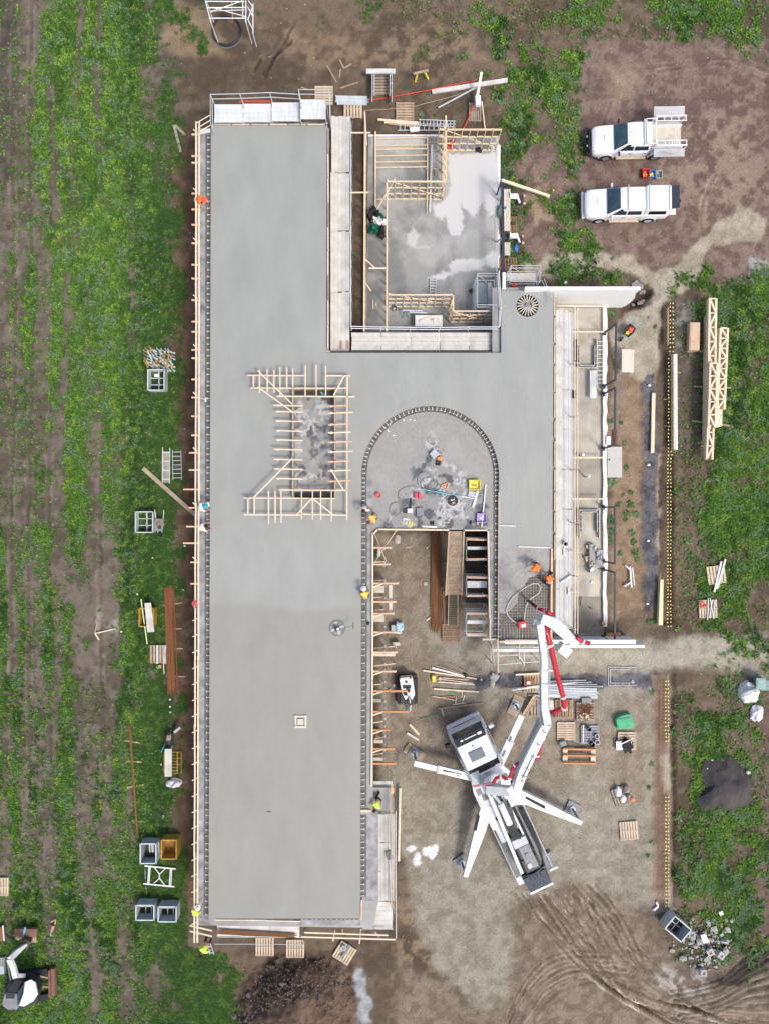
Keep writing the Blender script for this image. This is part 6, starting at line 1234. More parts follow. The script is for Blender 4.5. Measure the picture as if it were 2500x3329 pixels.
tp("boom_ram",M_GALV,lambda m:m.tube([P(1668,2548,4.2),P(1690,2495,4.7),P(1722,2430,5.6)],.09,10));tp("hydraulic_line",M_BLACK,lambda m:m.tube([P(1697,2530,4.9),P(1730,2460,6.0),P(1772,2372,7.2),P(1776,2330,8.1)],.035,6))
for s_ in (7,12):tp("hydraulic_line",M_LGREY,lambda m:m.tube([P(1768+s_,2040,11.5),P(1775+s_,2150,10.3),P(1773+s_,2290,8.6)],.03,6))
tp("end_hose",M_BLACK,lambda m:m.tube([P(1738,1970,8.8),P(1728,1962,7.5),P(1720,1955,5.2),P(1717,1954,3.7)],.085,10),smooth=True)
t_=thing("vibrator_unit","square red and white vibrator motor resting on the rebar mesh","vibrator",P(1697,2031,3.5));MB().box(P(1697,2031,3.68),(.50,.42,.3),.2).build("motor_case",M_REDP,t_,bevel=.05);MB().box(P(1701,2034,3.86),(.26,.2,.06),.2).build("label_plate",M_WHITE,t_);MB().tube([P(1686,2022,3.7),P(1686,2022,3.95),P(1686,2040,3.95),P(1686,2040,3.7)],.02).build("carry_handle",M_REDP,t_)
MB().tube([P(*q,3.62) for q in [(1717,1954),(1732,1942),(1752,1928),(1757,1910),(1748,1897),(1733,1897),(1712,1907),(1690,1922),(1668,1940),(1652,1962),(1645,1982),(1650,2002),(1666,2018),(1682,2028)]],.032,6).build("vibrator_hose",M_PLY,label="pale looped vibrator hose snaking over the rebar mesh",cat="hose")
MB().tube([P(*q,3.64) for q in [(1717,1954),(1709,1975),(1705,1998),(1703,2022)]],.028,6).build("vibrator_hose",M_PLY,label="short straight hose running from the boom end to the red motor",cat="hose")

# ---------------------------------------------------------------- small white loader
ml=thing("compact_loader","small white stand-on loader with black tracks beside the courtyard joists","loader",G(1325,2245))
for s_,x in ((-1,1297),(1,1350)):
    tk=MB().prism(rects(x-6,2206,x+7,2290,.45),.02,.45).build("track",M_BLACK,ml,bevel=.06)
MB().prism(rects(1302,2210,1346,2288,.55),.25,.55).build("undercarriage",M_DARK,ml);MB().prism([P2(*q,1.25) for q in [(1298,2209),(1303,2205),(1338,2202),(1341,2206),(1348,2256),(1347,2262),(1338,2278),(1330,2262),(1318,2278),(1306,2254)]][::-1],.5,1.25).build("body_shell",M_WHITE,ml,bevel=.04)
MB().prism(rects(1308,2227,1336,2239,1.27),1.255,1.27).build("engine_vent",M_DARK,ml);MB().cyl(P(1320,2217,1.255),.09,.03,16).build("fuel_cap",M_DARK,ml);MB().box(P(1333,2204,1.2),(.14,.1,.1)).build("tail_lamp",M_REDP,ml)
MB().box(P(1322,2198,.3),(1.25,.2,.35)).build("dozer_blade",M_BLACK,ml)
for x,y,z_ in ((1317,2256,1.4),(1328,2246,1.45)):MB().box(P(x,y,z_),(.2,.2,.14)).build("control_box",M_BLACK,ml)
MB().bar(P(1327,2262,1.1),P(1336,2290,.9),.34,.3).build("boom_arm",M_DARK,ml,bevel=.03);MB().bar(P(1335,2290,.9),P(1334,2312,.6),.06).build("hose_stem",M_GALV,ml);MB().box(P(1322,2300,.75),(.22,.26,.05),.3).build("foot_plate",M_GRND,ml);MB().tube([P(1322,2256,1.3),P(1330,2270,1.5),P(1334,2288,1.0)],.04).build("hydraulic_hose",M_GALV,ml)
# ---------------------------------------------------------------- items north of the building
T8=thing("scaffold_tower","white painted scaffold tower at the top edge above the hose coil","scaffold",P(745,20,0))
for a,b_,z_ in [((668,0),(686,69),2.2),((800,0),(800,70),2.2),((680,57),(800,57),2.2),((676,23),(797,22),2.2),((668,2),(795,3),2.2),((790,0),(790,58),1.8),((684,37),(790,0),1.6),((690,22),(800,52),1.5),((682,34),(795,30),1.2),((808,0),(823,20),2.0),((823,10),(823,107),1.4),((806,60),(823,95),1.2),((822,20),(806,62),1.4),((806,20),(822,50),1.4)]:
    MB().tube([P(*a,z_),P(*b_,z_)],.032).build("tube",M_WHITE,T8)
for q in ((686,69),(800,70),(823,107),(672,2)):c=P(*q,2.2 if q[0] != 823 else 1.4);MB().tube([c,(c.x,c.y,0)],.03).build("standard",M_WHITE,T8)
hc=thing("hose_coil","coil of black poly pipe lying below the white tower","hose coil",P(737,104,.05))
for k,(r_,dx,dy) in enumerate(((.98,0,0),(.93,.05,.1),(.90,-.04,.16),(.95,.02,.05))):
    c=P(737,104,.06 + .04*k);MB().tube([c + Vector((dx + r_*math.cos(R(a)),dy + r_*1.02*math.sin(R(a)),0)) for a in range(0,360,12)],.028,6,True).build("loop",M_DARK if k else M_GREY,hc)
MB().tube([G(754,5,.3),G(757,62,.25)],.02).build("steel_rod",M_PINK,label="thin rusty rod standing through the hose coil",cat="rod")
for i,(a,b_) in enumerate([((1064,212),(1094,265)),((1105,193),(1118,220)),((1118,220),(1143,206)),((1108,222),(1103,251)),((1106,285),(1164,266)),((980,281),(998,289))]):
    MB().bar(G(*a,.05),G(*b_,.05),.09,.04).build("timber_offcut",M_TIM2,label=f"{['long slanting offcut left of the cluster', 'short offcut forming a tick, left arm', 'short offcut forming a tick, right arm', 'small upright offcut in the cluster', 'long flat offcut below the cluster', 'small offcut behind the raised platform bay'][i]} north of the slab",cat="offcut",group="loose offcuts north of the slab")
pallet(1241,270,90,"old pallet between the legs of the grey trestle frames",M_PG,n=8,W=1.5)
frame_stack("heavy stack of grey scaffold frames standing over a pallet, open to the south",1210,228,1274,330,'S',z_=.3,n=8)
MB().prism(rects(1191,221,1285,236,.9),.8,.9).build("scaffold_plank",M_PLANKY,label="short plank across the head of the grey frame stack",cat="plank")
sh=thing("saw_horse","timber saw horse with two yellow legs","saw horse",P(1370,235,0));MB().bar(P(1344,238,.7),P(1392,227,.7),.13,.1).build("beam",M_TIM2,sh)
for a,b_ in (((1357,235),(1350,264)),((1379,230),(1391,256))):MB().bar(P(*a,.66),P(*b_,.02),.09,.09).build("leg",M_YEL,sh)
MB().bar(G(1404,297,.1),G(1649,259,.1),.28,.10).build("scaffold_plank",M_PLANKY,label="long weathered plank lying on the soil north-east of the slab",cat="plank")
MB().bar(P(1565,232,1.6),P(1551,312,.6),.16,.12).build("timber_beam",M_WHITE,label="white beam rising over the long weathered plank",cat="beam")
tl=thing("washing_stand","small white box on a post over a grey pallet","stand",P(1553,330,0));MB().box(P(1553,327,.9),(.34,.62,.3),.05).build("box",M_WHITE,tl,bevel=.02);MB().bar(P(1553,330,.8),P(1553,330,0),.1).build("post",M_GALV,tl)
pallet(1543,366,0,"grey pallet under the white box stand",M_PG,n=6,W=.8,D=1.2)
MB().tube([P(1541,335,.7),P(1520,390,.25),P(1504,420,.1)],.04).build("red_hose",M_REDP,label="short red hose falling from the white box stand",cat="hose");MB().bar(P(1566,328,.8),P(1576,417,.1),.06).build("timber_leg_prop",M_TIM,label="pale batten slanting from the white box stand",cat="batten")
MB().tube([P(*q,.14) for q in [(1553,254),(1530,263),(1480,272),(1400,290),(1300,308),(1200,325),(1100,328)]],.035).build("red_hose",M_REDP,label="long red hose stretched from the slab corner to the long plank",cat="hose")
MB().tube([P(*q,3.97) for q in [(778,330),(800,327),(880,328)]],.05).build("red_hose",M_REDP,label="red hose lying along the north platform",cat="hose")
MB().bar(G(1425,348,.3),G(1552,280,.6),.08).build("timber_batten",M_GALV,label="grey pole slanting up to the white beam",cat="pole")
MB().tube([P(*q,.12) for q in [(1550,285),(1470,312),(1345,344),(1250,354),(1185,357)]],.03).build("rope",M_TIM2,label="tan rope lying slack between the beam and the wall frame",cat="rope")
for i in range(7):MB().bar(G(1093 + random.uniform(-4,4),312 + i*4,.15 + .02*i),G(1200 + random.uniform(-12,4),314 + i*4,.15),.10,.08).build("scaffold_tube",M_GALV,label="grey steel section in the stack east of the raised platform",cat="steel section",group="stack of grey steel sections by the north platform")
pallet(1148,355,0,"pallet in front of the stack of grey steel sections",M_PC,n=6);pallet(1054,311,90,"pallet half hidden behind the raised platform bay",M_PC)
pallet(1316,364,90,"pallet lying north of the ladders and planks",mat("tan pallet",(.42,.31,.21),.85,0,.25,3),n=7)
for i,(a,b_) in enumerate([((1229,387),(1363,398)),((1250,396),(1362,404)),((1262,400),(1355,410))]):MB().bar(G(*a,.15+.03*i),G(*b_,.15),.12,.08).build("timber_plank",M_TIM if i<2 else M_TIM2,label=f"{['longest', 'middle', 'shortest'][i]} pale plank lying beside the two ladders",cat="plank")
ladder("aluminium ladder lying north of the unit, upper of two",(1360,396),(1480,402),.38,11,.3);ladder("aluminium ladder lying north of the unit, lower of two",(1292,412),(1480,412),.40,12,.22)
MB().box(G(1347,419,.35),(.6,.28,.14),.1).build("white_tub",M_WHITE,label="small white tray resting on the lower ladder",cat="tray",bevel=.03)
for i,(q,r_) in enumerate([(((603,438),(569,405)),0),(((588,493),(566,405)),0)]):
    MB().bar(G(*q[0],.06),G(*q[1],.08),.17,.04).build("lath_strip",mat("grey lath",(.33,.30,.26),.8,0,.3,9),label=f"{['upper', 'lower'][i]} arm of a bent grey strip in the grass near the slab corner",cat="strip")

# ---------------------------------------------------------------- east of the small unit
bm_=thing("steel_lintel_beam","long dark steel beam on raking props along the unit's east side","steel beam",P(1632,700,0));MB().bar(P(1632,560,2.4),P(1636,880,2.4),.15,.18).build("beam",M_STEEL,bm_)
for a,b_ in (((1632,575),(1614,632)),((1632,600),(1622,650)),((1634,770),(1616,785))):MB().bar(P(*a,2.4),P(*b_,.2),.08).build("prop",M_STEEL if b_[0]==1614 else M_GALV,bm_)
MB().bar(P(1630,584,2.6),P(1784,636,.15),.16,.12).build("timber_prop",M_TIM,label="long pale raking prop crossing from the steel beam to the mud",cat="prop")
MB().box(G(1781,637,.1),(.14,.2,.12)).build("timber_block",M_TIM,label="small pale stake at the foot of the raking prop",cat="stake");MB().cyl(G(1796,623,.02),.05,.3,8).build("timber_stake",M_YEL,label="tiny yellow topped stake on the mud",cat="stake")
for i,(y0,y1) in enumerate([(614,650),(650,686),(686,720),(720,750),(788,830)]):
    t_=thing("bench_board",f"{['first', 'second', 'third', 'fourth', 'last, detached'][i]} cream ply bench board from the north beside the steel beam","bench",P(1648,(y0+y1)/2,0),group="cream bench boards by the unit")
    for k in range(3):MB().prism(rects(1638 + k*6.8,y0,1644.4 + k*6.8,y1-1,.8),.76,.8).build("slat",M_PLY,t_)
    MB().bar(P(1637,y0+1,.82),P(1659,y0+1,.82),.06,.04).build("batten",M_PLY,t_)
    for x in (1640,1656):
        for y in (y0+2,y1-3):c=P(x,y,.76);MB().bar((c.x,c.y,0),c,.06).build("leg",M_TIM2,t_)
for i,(x0,y0,x1,y1,z_,l) in enumerate([(1636,580,1655,613,.5,"dark slate bin at the north end of the benches"),(1637,755,1652,776,.5,"dark slate bin between the benches"),(1678,634,1702,662,.25,"dark board with orange stub feet by the upper white chair"),(1672,765,1697,790,.25,"dark board with orange stub feet by the lower white chair")]):
    t_=thing("dark_bin",l,"bin" if i<2 else "board",P((x0+x1)/2,(y0+y1)/2,0));MB().prism(rects(x0,y0,x1,y1,z_),.02,z_).build("bin_body",M_STEEL,t_,bevel=.02)
    if i>1:
        for y in (y0+2,y1-1):MB().box(P(x1 + 2,y,.2),(.14,.12,.14)).build("stub_foot",M_PINK,t_)
for i,(x,y,l) in enumerate([(1672,636,"white plastic chair tipped by the bench, upper"),(1672,765,"white plastic chair tipped by the bench, lower")]):
    t_=thing("plastic_chair",l,"chair",G(x,y));c=P(x,y,.5);MB().prism([P2(*q,.52) for q in [(x-14,y-8),(x+10,y-9),(x+14,y-1),(x+8,y+9),(x-14,y+8)]][::-1],.47,.52).build("seat",M_WHITE,t_,bevel=.02);MB().bar(P(x+10,y+3,.55),P(x+17,y+22,.5),.12,.08).build("arm",M_WHITE,t_)
    for dx,dy in ((-11,-6),(9,-7),(7,7),(-11,6)):c=P(x+dx,y+dy,.48);MB().bar((c.x,c.y,0),c,.04).build("leg",M_WHITE,t_)
    MB().bar(P(x-15,y-8,.75),P(x-15,y+8,.75),.04,.45).build("backrest",M_WHITE,t_)
pallet(1650,735,0,"brown pallet beneath the southern bench boards",mat("dark pallet",(.24,.14,.09),.85,0,.25,3),n=7);pallet(1650,868,0,"brown pallet north of the scaffold at the slab's north-east leg",mat("dark pallet",(.24,.14,.09),.85,0,.25,3),n=7)
MB().blob(G(1676,805,.1),(.14,.25,.14),.4,2,2,7).build("blue_bag",M_BLUE,label="blue bag in the grass by the last bench",cat="bag");MB().blob(G(1665,725,.2),(.12,.12,.1),.3,2,2,9).build("dark_bag",M_DARK,label="dark bag on the brown pallet",cat="bag");MB().cyl(P(1641,675,.81),.08,.1,12).build("blue_tin",M_BLUE,label="small blue tin on the bench",cat="tin")
MB().blob(P(1625,688,.3),(.16,.42,.3),.3,2,3,12).build("rolled_netting",mat("sage netting",(.16,.22,.18),.8,0,.3,5),label="sage green rolled netting against the unit's east edge",cat="netting")
tower("scaffold_tower","open galvanised scaffold tower by the slab's north-east leg",1660,862,1757,914,3.2,0);platform("platform","stained plank platform under the open scaffold tower",(1646,886,1741,912),2.0,3,'x',M_PLANKY,"platform",False)
MB().bar(P(1638,885,3.6),P(1638,940,3.6),.2,.08).build("white_form_board",M_WHITE,label="short white board at the steel beam's south end",cat="board");MB().blob(P(1671,927,2.6),(.2,.16,.14),.4,2,2,3).build("red_rag",M_REDP,label="red cloth thrown over the open scaffold tower",cat="cloth")
for a,b_ in (((1761,910),(1800,990)),((1768,905),(1798,975))):MB().tube([P(*a,3.6),P(*b_,4.3)],.022).build("scaffold_tube",M_GALV,label=f"thin scaffold tube crossing the white wall, {'left' if a[0] == 1761 else 'right'}",cat="tube")
MB().blob(G(1838,918,.1),(.12,.11,.1),.1,1,2).build("white_ball",M_WHITE,label="small white ball in the grass north of the blade wall",cat="ball")
for i,(x,y,r_) in enumerate([(2062,925,.2),(2078,930,.3),(2088,945,.25),(2068,915,.15),(2080,985,.2),(2090,978,.16),(2058,990,.12),(2112,1032,.12)]):MB().blob(G(x,y,.05),(r_,r_*.8,r_*.6),.3,1.5,2,i).build("rock",M_ROCK,label="pale brown rock around the hole at the blade wall's end",cat="rock",group="rocks by the hole at the blade wall")

# ---------------------------------------------------------------- east yard
def barrow(label,px,py,rz,tubm,handm,load):
    t_=thing("wheelbarrow",label,"wheelbarrow",G(px,py),rz);c0=Vector(t_.location)
    def lp(nm,m,mb,**k):o=local_part(t_,mb,nm,m,**k);return o
    lp("tub",tubm,MB().loft([[(-.38,-.26,.62),(-.38,.26,.62),(-.2,.16,.38),(-.2,-.16,.38)][::-1],[(.0,-.33,.66),(.0,.33,.66),(.0,.18,.34),(.0,-.18,.34)][::-1],[(.42,-.24,.62),(.42,.24,.62),(.22,.12,.4),(.22,-.12,.4)][::-1]]))
    for i,(x,y,r_,m) in enumerate(load):lp("load",m,MB().blob((x,y,.62),(r_,r_*.8,.1),.4,2.5,2,i+2))
    for s_ in (-1,1):lp("handle",handm,MB().bar((.5,s_*.12,.3),(-.95,s_*.30,.62),.045,.045));lp("leg",handm,MB().bar((-.2,s_*.2,.38),(-.3,s_*.22,.0),.035))
    lp("wheel",M_BLACK,MB().tube([(.62,-.05,.18),(.62,.05,.18)],.18,16))
barrow("wheelbarrow with red and yellow load and pale blue handles beside the portal frames",2036,1080,R(232),M_BLACK,M_CYAN,[(-.05,.03,.22,M_REDP),(.2,0,.14,M_YEL),(-.25,0,.15,M_DARK)])
barrow("wheelbarrow of broken timber next to the steel basket in the grass",526,1705,R(268),M_GREY,M_GALV,[(0,0,.2,M_RUST),(.15,.05,.16,M_DARK),(-.1,0,.14,M_TIM2)])
barrow("black wheelbarrow with rubbish and blue handles west of the slab",560,2396,R(75),M_BLACK,M_CYAN,[(.1,.05,.2,M_TIM2),(-.15,0,.2,M_DARK)])
MB().box(G(577,2374,.75),(.16,.5,.06),-.9).build("white_bottle",M_LGREY,label="grey canister laid over the black wheelbarrow",cat="canister")
def beam_stack(label,x0,y0,x1,y1,z_,n,m,cat="timber stack",group=None,sk=0):
    t_=thing("timber_stack",label,cat,P((x0+x1)/2,(y0+y1)/2,.08),group=group)
    for k in range(n):
        a=x0 + (x1-x0)*k/n;b_=x0 + (x1-x0)*(k+1)/n;dy=random.uniform(-3,3)
        MB().prism([P2(a+.3,y0+dy,z_),P2(b_-.3,y0+dy,z_),P2(b_-.3+sk,y1+dy,z_),P2(a+.3+sk,y1+dy,z_)][::-1],.09,z_).build("beam",m,t_)
    return t_
beam_stack("long bundle of pale beams wrapped in white film beside the trench",2189,1152,2202,1462,.55,3,mat("film wrapped beam",(.70,.62,.48),.5,0,.12,1.5,(6,.4,1)),sk=1)
MB().prism([P2(2192,1150,.57),P2(2200,1150,.57),P2(2203,1462,.57),P2(2196,1462,.57)][::-1],.555,.58).build("white_film",M_WHITE,label="strip of white film along the wrapped beam bundle",cat="film")
MB().prism([P2(2120,1277,.25),P2(2131,1277,.25),P2(2127,1472,.25),P2(2116,1472,.25)][::-1],.09,.25).build("timber_beam",M_TIM,label="single pale beam lying on the dark gravel strip",cat="beam")
MB().prism([P2(2147,1885,.5),P2(2157,1885,.5),P2(2155,2033,.5),P2(2141,2033,.5)][::-1],.12,.5).build("timber_beam",mat("yellow lvl",(.72,.64,.38),.6,0,.15,3),label="short yellowish beam bundle beside the southern trench",cat="beam")
MB().prism(rects(2170,1000,2174,1120,.3),.05,.3).build("timber_beam",M_TIM2,label="thin board edging the north of the trench",cat="board")
t_=thing("sheet_stack","stack of tan ply sheets strapped on bearers east of the trench","sheet stack",P(2255,1092,0));MB().prism([P2(2243,1047,.6),P2(2276,1047,.6),P2(2274,1138,.6),P2(2241,1138,.6)][::-1],.12,.6).build("sheets",mat("tan ply",(.58,.42,.28),.75,0,.15,1.5),t_);MB().prism([P2(2247,1049,.63),P2(2275,1049,.63),P2(2272,1136,.63),P2(2245,1136,.63)][::-1],.6,.63).build("top_sheet",mat("tan ply top",(.62,.46,.32),.75,0,.15,1.5),t_)
MB().bar(P(2236,1142,.1),P(2296,1140,.1),.12,.1).build("timber_bearer",M_TIM2,label="bearer poking from under the tan sheet stack",cat="bearer")
def truss(label,a,b_,wd,z_,panels,rest=.1):
    A,B=P(*a,z_),P(*b_,z_);u=(B-A).normalized();s_=Vector((-u.y,u.x,0))*wd/2;L_=(B-A).length
    t_=thing("roof_truss",label,"roof truss",Vector(((A.x+B.x)/2,(A.y+B.y)/2,rest)),group="pale timber trusses stacked in the east yard")
    for sg in (-1,1):MB().bar(A + s_*sg - Vector((0,0,.12)),B + s_*sg - Vector((0,0,.12)),.12,.36).build("chord",M_TIM,t_)
    for i in range(panels):
        p=A + u*L_*i/panels;q=A + u*L_*(i+1)/panels;sg=1 if i % 2 else -1;MB().bar(p + s_*sg,q - s_*sg,.11,.14).build("web",M_TIM,t_);MB().bar(p + s_,p - s_,.08,.08).build("web",M_TIM,t_)
    return t_
beam_stack("tall stack of long pale beams under the western trusses",2301,1018,2322,1428,.75,3,M_TIM,sk=-5);beam_stack("shorter stack of pale beams under the eastern truss",2340,1066,2354,1385,.7,2,M_TIM,sk=-6)
truss("longest pale truss, northern one of the western pile",(2317,970),(2313,1250),.42,1.05,6,.75);truss("pale truss overlapping in the middle of the western pile",(2320,1180),(2314,1390),.44,1.35,5,.75);truss("southern pale truss of the western pile",(2316,1230),(2306,1493),.36,1.1,6,.75);truss("eastern pale truss, set apart on the right",(2354,1066),(2343,1330),.46,1.0,8,.7)
MB().bar(P(2336,1330,.7),P(2330,1388,.7),.2,.15).build("timber_beam",M_TIM,label="short beam end below the eastern truss",cat="beam")
for i,(a,b_) in enumerate([((2254,1256),(2376,1261)),((2250,1368),(2372,1384)),((2276,1450),(2310,1450))]):MB().bar(G(*a,.09),G(*b_,.09),.10,.10).build("timber_bearer",M_TIM2,label=f"{['upper', 'middle', 'bottom'][i]} bearer under the truss piles",cat="bearer",group="bearers under the truss piles")
for i,(a,b_) in enumerate([((2166,1200),(2212,1212)),((2158,1298),(2210,1294)),((2160,1384),(2185,1388))]):MB().bar(G(*a,.12),G(*b_,.12) ,.07,.07).build("timber_bearer",M_TIM2,label=f"{['upper', 'middle', 'lower'][i]} bearer under the film wrapped beams",cat="bearer",group="bearers under the wrapped beams")
# capped bars along the trench
M_CAP=mat("yellow rebar cap",(.88,.74,.20),.5,0,.08,3);cap0=None
def cap(px,py,i,where):
    global cap0
    z_=.16;p=P(px + random.uniform(-1.2,1.2),py + random.uniform(-1.2,1.2),z_)
    if cap0 is None:
        r0=thing("starter_bar","","starter bar",(0,0,0),0,"yellow capped starter bars along the trench")
        local_part(r0,MB().cyl((0,0,-.18),.008,.18,5),"bar",M_RUST);m_=MB();m_.cyl((0,0,0),.052,.05,10,.035);local_part(r0,m_,"cap",M_CAP);cap0=r0;o=r0;o.location=p
    else:o=dup(cap0,None,p)
    o["label"]=where
y=985;i=0
while y<2046 and i<190:
    if not (1172<y<1476 and False):
        x=2183 if y<1160 else (2178 if y<1480 else 2175)
        wv="yellow capped starter bar in the northern trench beside the beams" if y<1480 else "yellow capped starter bar in the open trench beside the dark gravel"
        cap(x - 4.6,y,i,wv);cap(x + 4.6,y,i,wv);i += 2
    y += 11.6 if y>1150 else 13
y=2215;n_=0
while y<2952:
    if not 2412<y<2592:cap(2164,y,i,"yellow capped starter bar along the southern trench edge");cap(2173,y,i,"yellow capped starter bar along the southern trench edge");n_ += 2
    y += 12.2
# mesh laid in the southern trench strip
rm=thing("rebar_mat","rusty mat of slanting bars lying in the southern trench","rebar mat",G(2155,2600))
mb=MB()
for k in range(105):y=2195 + k*7.2;mb.tube([G(2136,y,.07),G(2160,y+15,.07)],.013,4)
mb.tube([G(2146,2245,.09),G(2145,2415,.09)],.018,5);mb.build("bars",M_RUST,rm)
# pallets of the yards
pallet(2326,1868,8,"fresh pallet with grey sections lying across it, right yard",M_PC,n=6);pallet(2299,1979,2,"fresh pallet holding red clamps and tubes, right yard",M_PC,n=7)
for i,(a,b_) in enumerate([((2358,1818),(2334,1908)),((2345,1825),(2322,1925)),((2350,1850),(2330,1915))]):MB().bar(G(*a,.22),G(*b_,.22),.12,.06).build("steel_section",M_GALV,label=f"{['right', 'left', 'middle'][i]} grey section on the upper right-yard pallet",cat="steel section")
for i,(a,b_) in enumerate([((2302,1945),(2300,2015)),((2315,1950),(2306,2010)),((2308,1945),(2320,2010)),((2322,1955),(2320,2012))]):MB().tube([G(*a,.22),G(*b_,.22)],.035).build("scaffold_tube",M_GALV,label=f"{['first', 'second', 'third', 'fourth'][i]} grey tube from the left on the pallet with red clamps",cat="tube")
for x,y in ((2279,1958),(2285,1958),(2280,1966),(2281,1974),(2289,1971),(2297,1971)):MB().box(G(x,y,.22),(.12,.12,.08),x).build("red_clamp",M_REDP,label="bright red clamp in the heap on the right-yard pallet",cat="clamp",group="red clamps on the right-yard pallet")
pallet(1730,2222,0,"pallet with brown litter and a white box by the dark gravel",mat("tan pallet",(.42,.31,.21),.85,0,.25,3),n=7)
pallet(1752,2298,0,"pallet half hidden beneath the boom",M_PG,n=6);pallet(1831,2304,0,"pallet covered with thin rusty bars beside the boom",mat("tan pallet",(.42,.31,.21),.85,0,.25,3),n=9)
pallet(1901,2312,90,"grey pallet loaded with rusty offcut bars",M_PG,n=7);pallet(1838,2376,90,"clean empty pallet east of the boom",M_PC,n=8);pallet(1916,2387,90,"slate grey pallet carrying buckets",mat("slate pallet",(.30,.33,.36),.8,0,.2,3),n=7)
pallet(2036,2408,90,"pallet with black plastic and white board below the green tarp",M_PC,n=7);pallet(2020,2586,20,"tilted pallet of buckets and bags with an orange ball",M_PG,n=7);pallet(2042,2699,5,"empty pallet alone on the gravel in the lower right yard",M_PC,n=7)
pallet(862,3076,0,"pallet under the south rails, left of two",M_PC,n=7);pallet(961,3082,0,"pallet under the south rails, right of two",M_PC,n=7);pallet(1121,3096,-32,"turned pallet with bucket and steel bits beside the soil heap",M_PC,n=7);pallet(519,2126,0,"pallet of grey sections beside the rusty bundle in the west grass",mat("tan pallet",(.42,.31,.21),.85,0,.25,3),n=6)
pallet(2,2881,0,"pallet cut by the left edge of the photo",M_PC,n=7)
for i in range(9):MB().tube([G(1808 + i*5.5,2276,.2),G(1808 + i*5.5 + random.uniform(-3,3),2332,.2)],.03,5).build("steel_bar",M_RUST if i % 2 else M_TIM2,label="short dark bar laid on the pallet beside the boom",cat="bar",group="short bars on the pallet beside the boom")
t_=thing("offcut_heap","tangled heap of rusty bar offcuts and blocks on a grey pallet","scrap heap",G(1901,2312,.16));mb=MB()
for k in range(70):p=G(1901 + random.uniform(-20,20),2314 + random.uniform(-22,20),random.uniform(.18,.45));a=random.uniform(0,6.3);d=Vector((math.cos(a),math.sin(a),random.uniform(-.3,.3)))*random.uniform(.1,.35);mb.tube([p-d,p+d],.014,4)
mb.build("bar_offcuts",M_RUST,t_)
for k in range(12):MB().box(G(1885 + random.uniform(0,40),2322 + random.uniform(-2,14),.4),(.09,.08,.07),k).build("block",M_TIM,t_)
MB().box(G(1905,2276,.25),(.6,.3,.3)).build("slate_box",M_GREY,label="dark grey box behind the rusty offcut heap",cat="box")
for i,(x,y,r_,m,l) in enumerate([(1911,2368,.14,M_DARK,"black bucket on the slate pallet, upper"),(1937,2392,.15,M_WHITE,"white bucket on the slate pallet, middle right"),(1938,2410,.16,M_WHITE,"white bucket on the slate pallet, lower right"),(1922,2418,.15,M_BLACK,"black bucket on the slate pallet, lower left")]):
    t_=thing("bucket",l,"bucket",G(x,y,.16));MB().cup(G(x,y,.17),r_,.3,.015,16,r_*.85).build("pail",m,t_);MB().cyl(G(x,y,.3),r_*.88,.01,14).build("contents",M_DARK,t_)
MB().bar(G(1896,2358,.2),G(1895,2412,.2),.06,.05).build("galvanised_bar",M_GALV,label="grey bar along the slate pallet's left side",cat="bar")
t_=thing("orange_formwork","two orange beams and a third on pale ply feet, laid as a frame","form frame",G(1886,2458,.1))
for y in (2435,2456,2481):MB().bar(G(1830,y,.30),G(1937,y+2,.30),.09,.2).build("beam",M_ORG,t_)
for x in (1837,1928):MB().prism(rects(x-8,2431,x+8,2483,.18),.12,.18).build("ply_foot",M_PLY,t_)
MB().bar(G(1842,2412,.1),G(1925,2450,.12),.3,.05).build("scaffold_plank",mat("dark wet plank",(.17,.15,.14),.8,0,.3,3),label="dark plank lying beneath the orange frame",cat="plank");MB().box(G(1829,2417,.3),(.4,.3,.3),.3).build("steel_stool",M_GREY,label="small grey steel stool by the orange frame",cat="stool")
gt=thing("green_tarp","folded bright green tarpaulin above the pallet of black plastic","tarpaulin",G(2032,2347))
for nm,pts,z1 in (("lower_fold",[(2001,2341),(2052,2326),(2064,2362),(2050,2370),(2006,2372)],.32),("upper_fold",[(2001,2338),(2018,2328),(2052,2321),(2054,2334),(2052,2364),(2008,2368)],.45)):
    o=MB().prism([P2(x,y,z1) for x,y in pts][::-1],.03,z1).build(nm,M_GRN,gt,bevel=.06)
MB().bar(P(2005,2340,.47),P(2050,2334,.47),.10,.03).build("crease",M_GRND,gt)
MB().box(G(2028,2424,.3),(1.0,.55,.12),.03).build("white_board",M_WHITE,label="white board under black plastic on the pallet below the green tarp",cat="board");MB().blob(G(2040,2424,.35),(.36,.44,.16),.5,2.2,3,5).build("black_plastic",M_BLACK,label="crumpled black plastic on the white board",cat="plastic");MB().bar(G(2018,2420,.55),G(2058,2402,.55),.06).build("batten",M_GALV,label="pale stick across the black plastic",cat="stick")
for i,(x,y,r_,m,l) in enumerate([(2010,2575,.3,M_WHITE,"white sack on the tilted pallet"),(2036,2567,.24,M_ROCK,"bucket of stones on the tilted pallet, upper right"),(2043,2588,.18,M_GREY,"grey bucket on the tilted pallet"),(2025,2598,.26,M_BAG,"grey sack low on the tilted pallet")]):MB().blob(G(x,y,.3),(r_*.8,r_*1.1,.22),.25,1.8,2,i+1).build("sack",m,label=l,cat="sack")
MB().blob(G(2055,2599,.35),(.17,.17,.16),.02,1,3).build("orange_ball",mat("orange float",(.80,.22,.10),.5,0,.05,3),label="orange round float at the corner of the tilted pallet",cat="ball",smooth=True)
MB().cup(G(1118,3078,.17),.15,.28,.02,16).build("bucket",M_WHITE,label="white bucket on the turned pallet by the soil heap",cat="bucket")
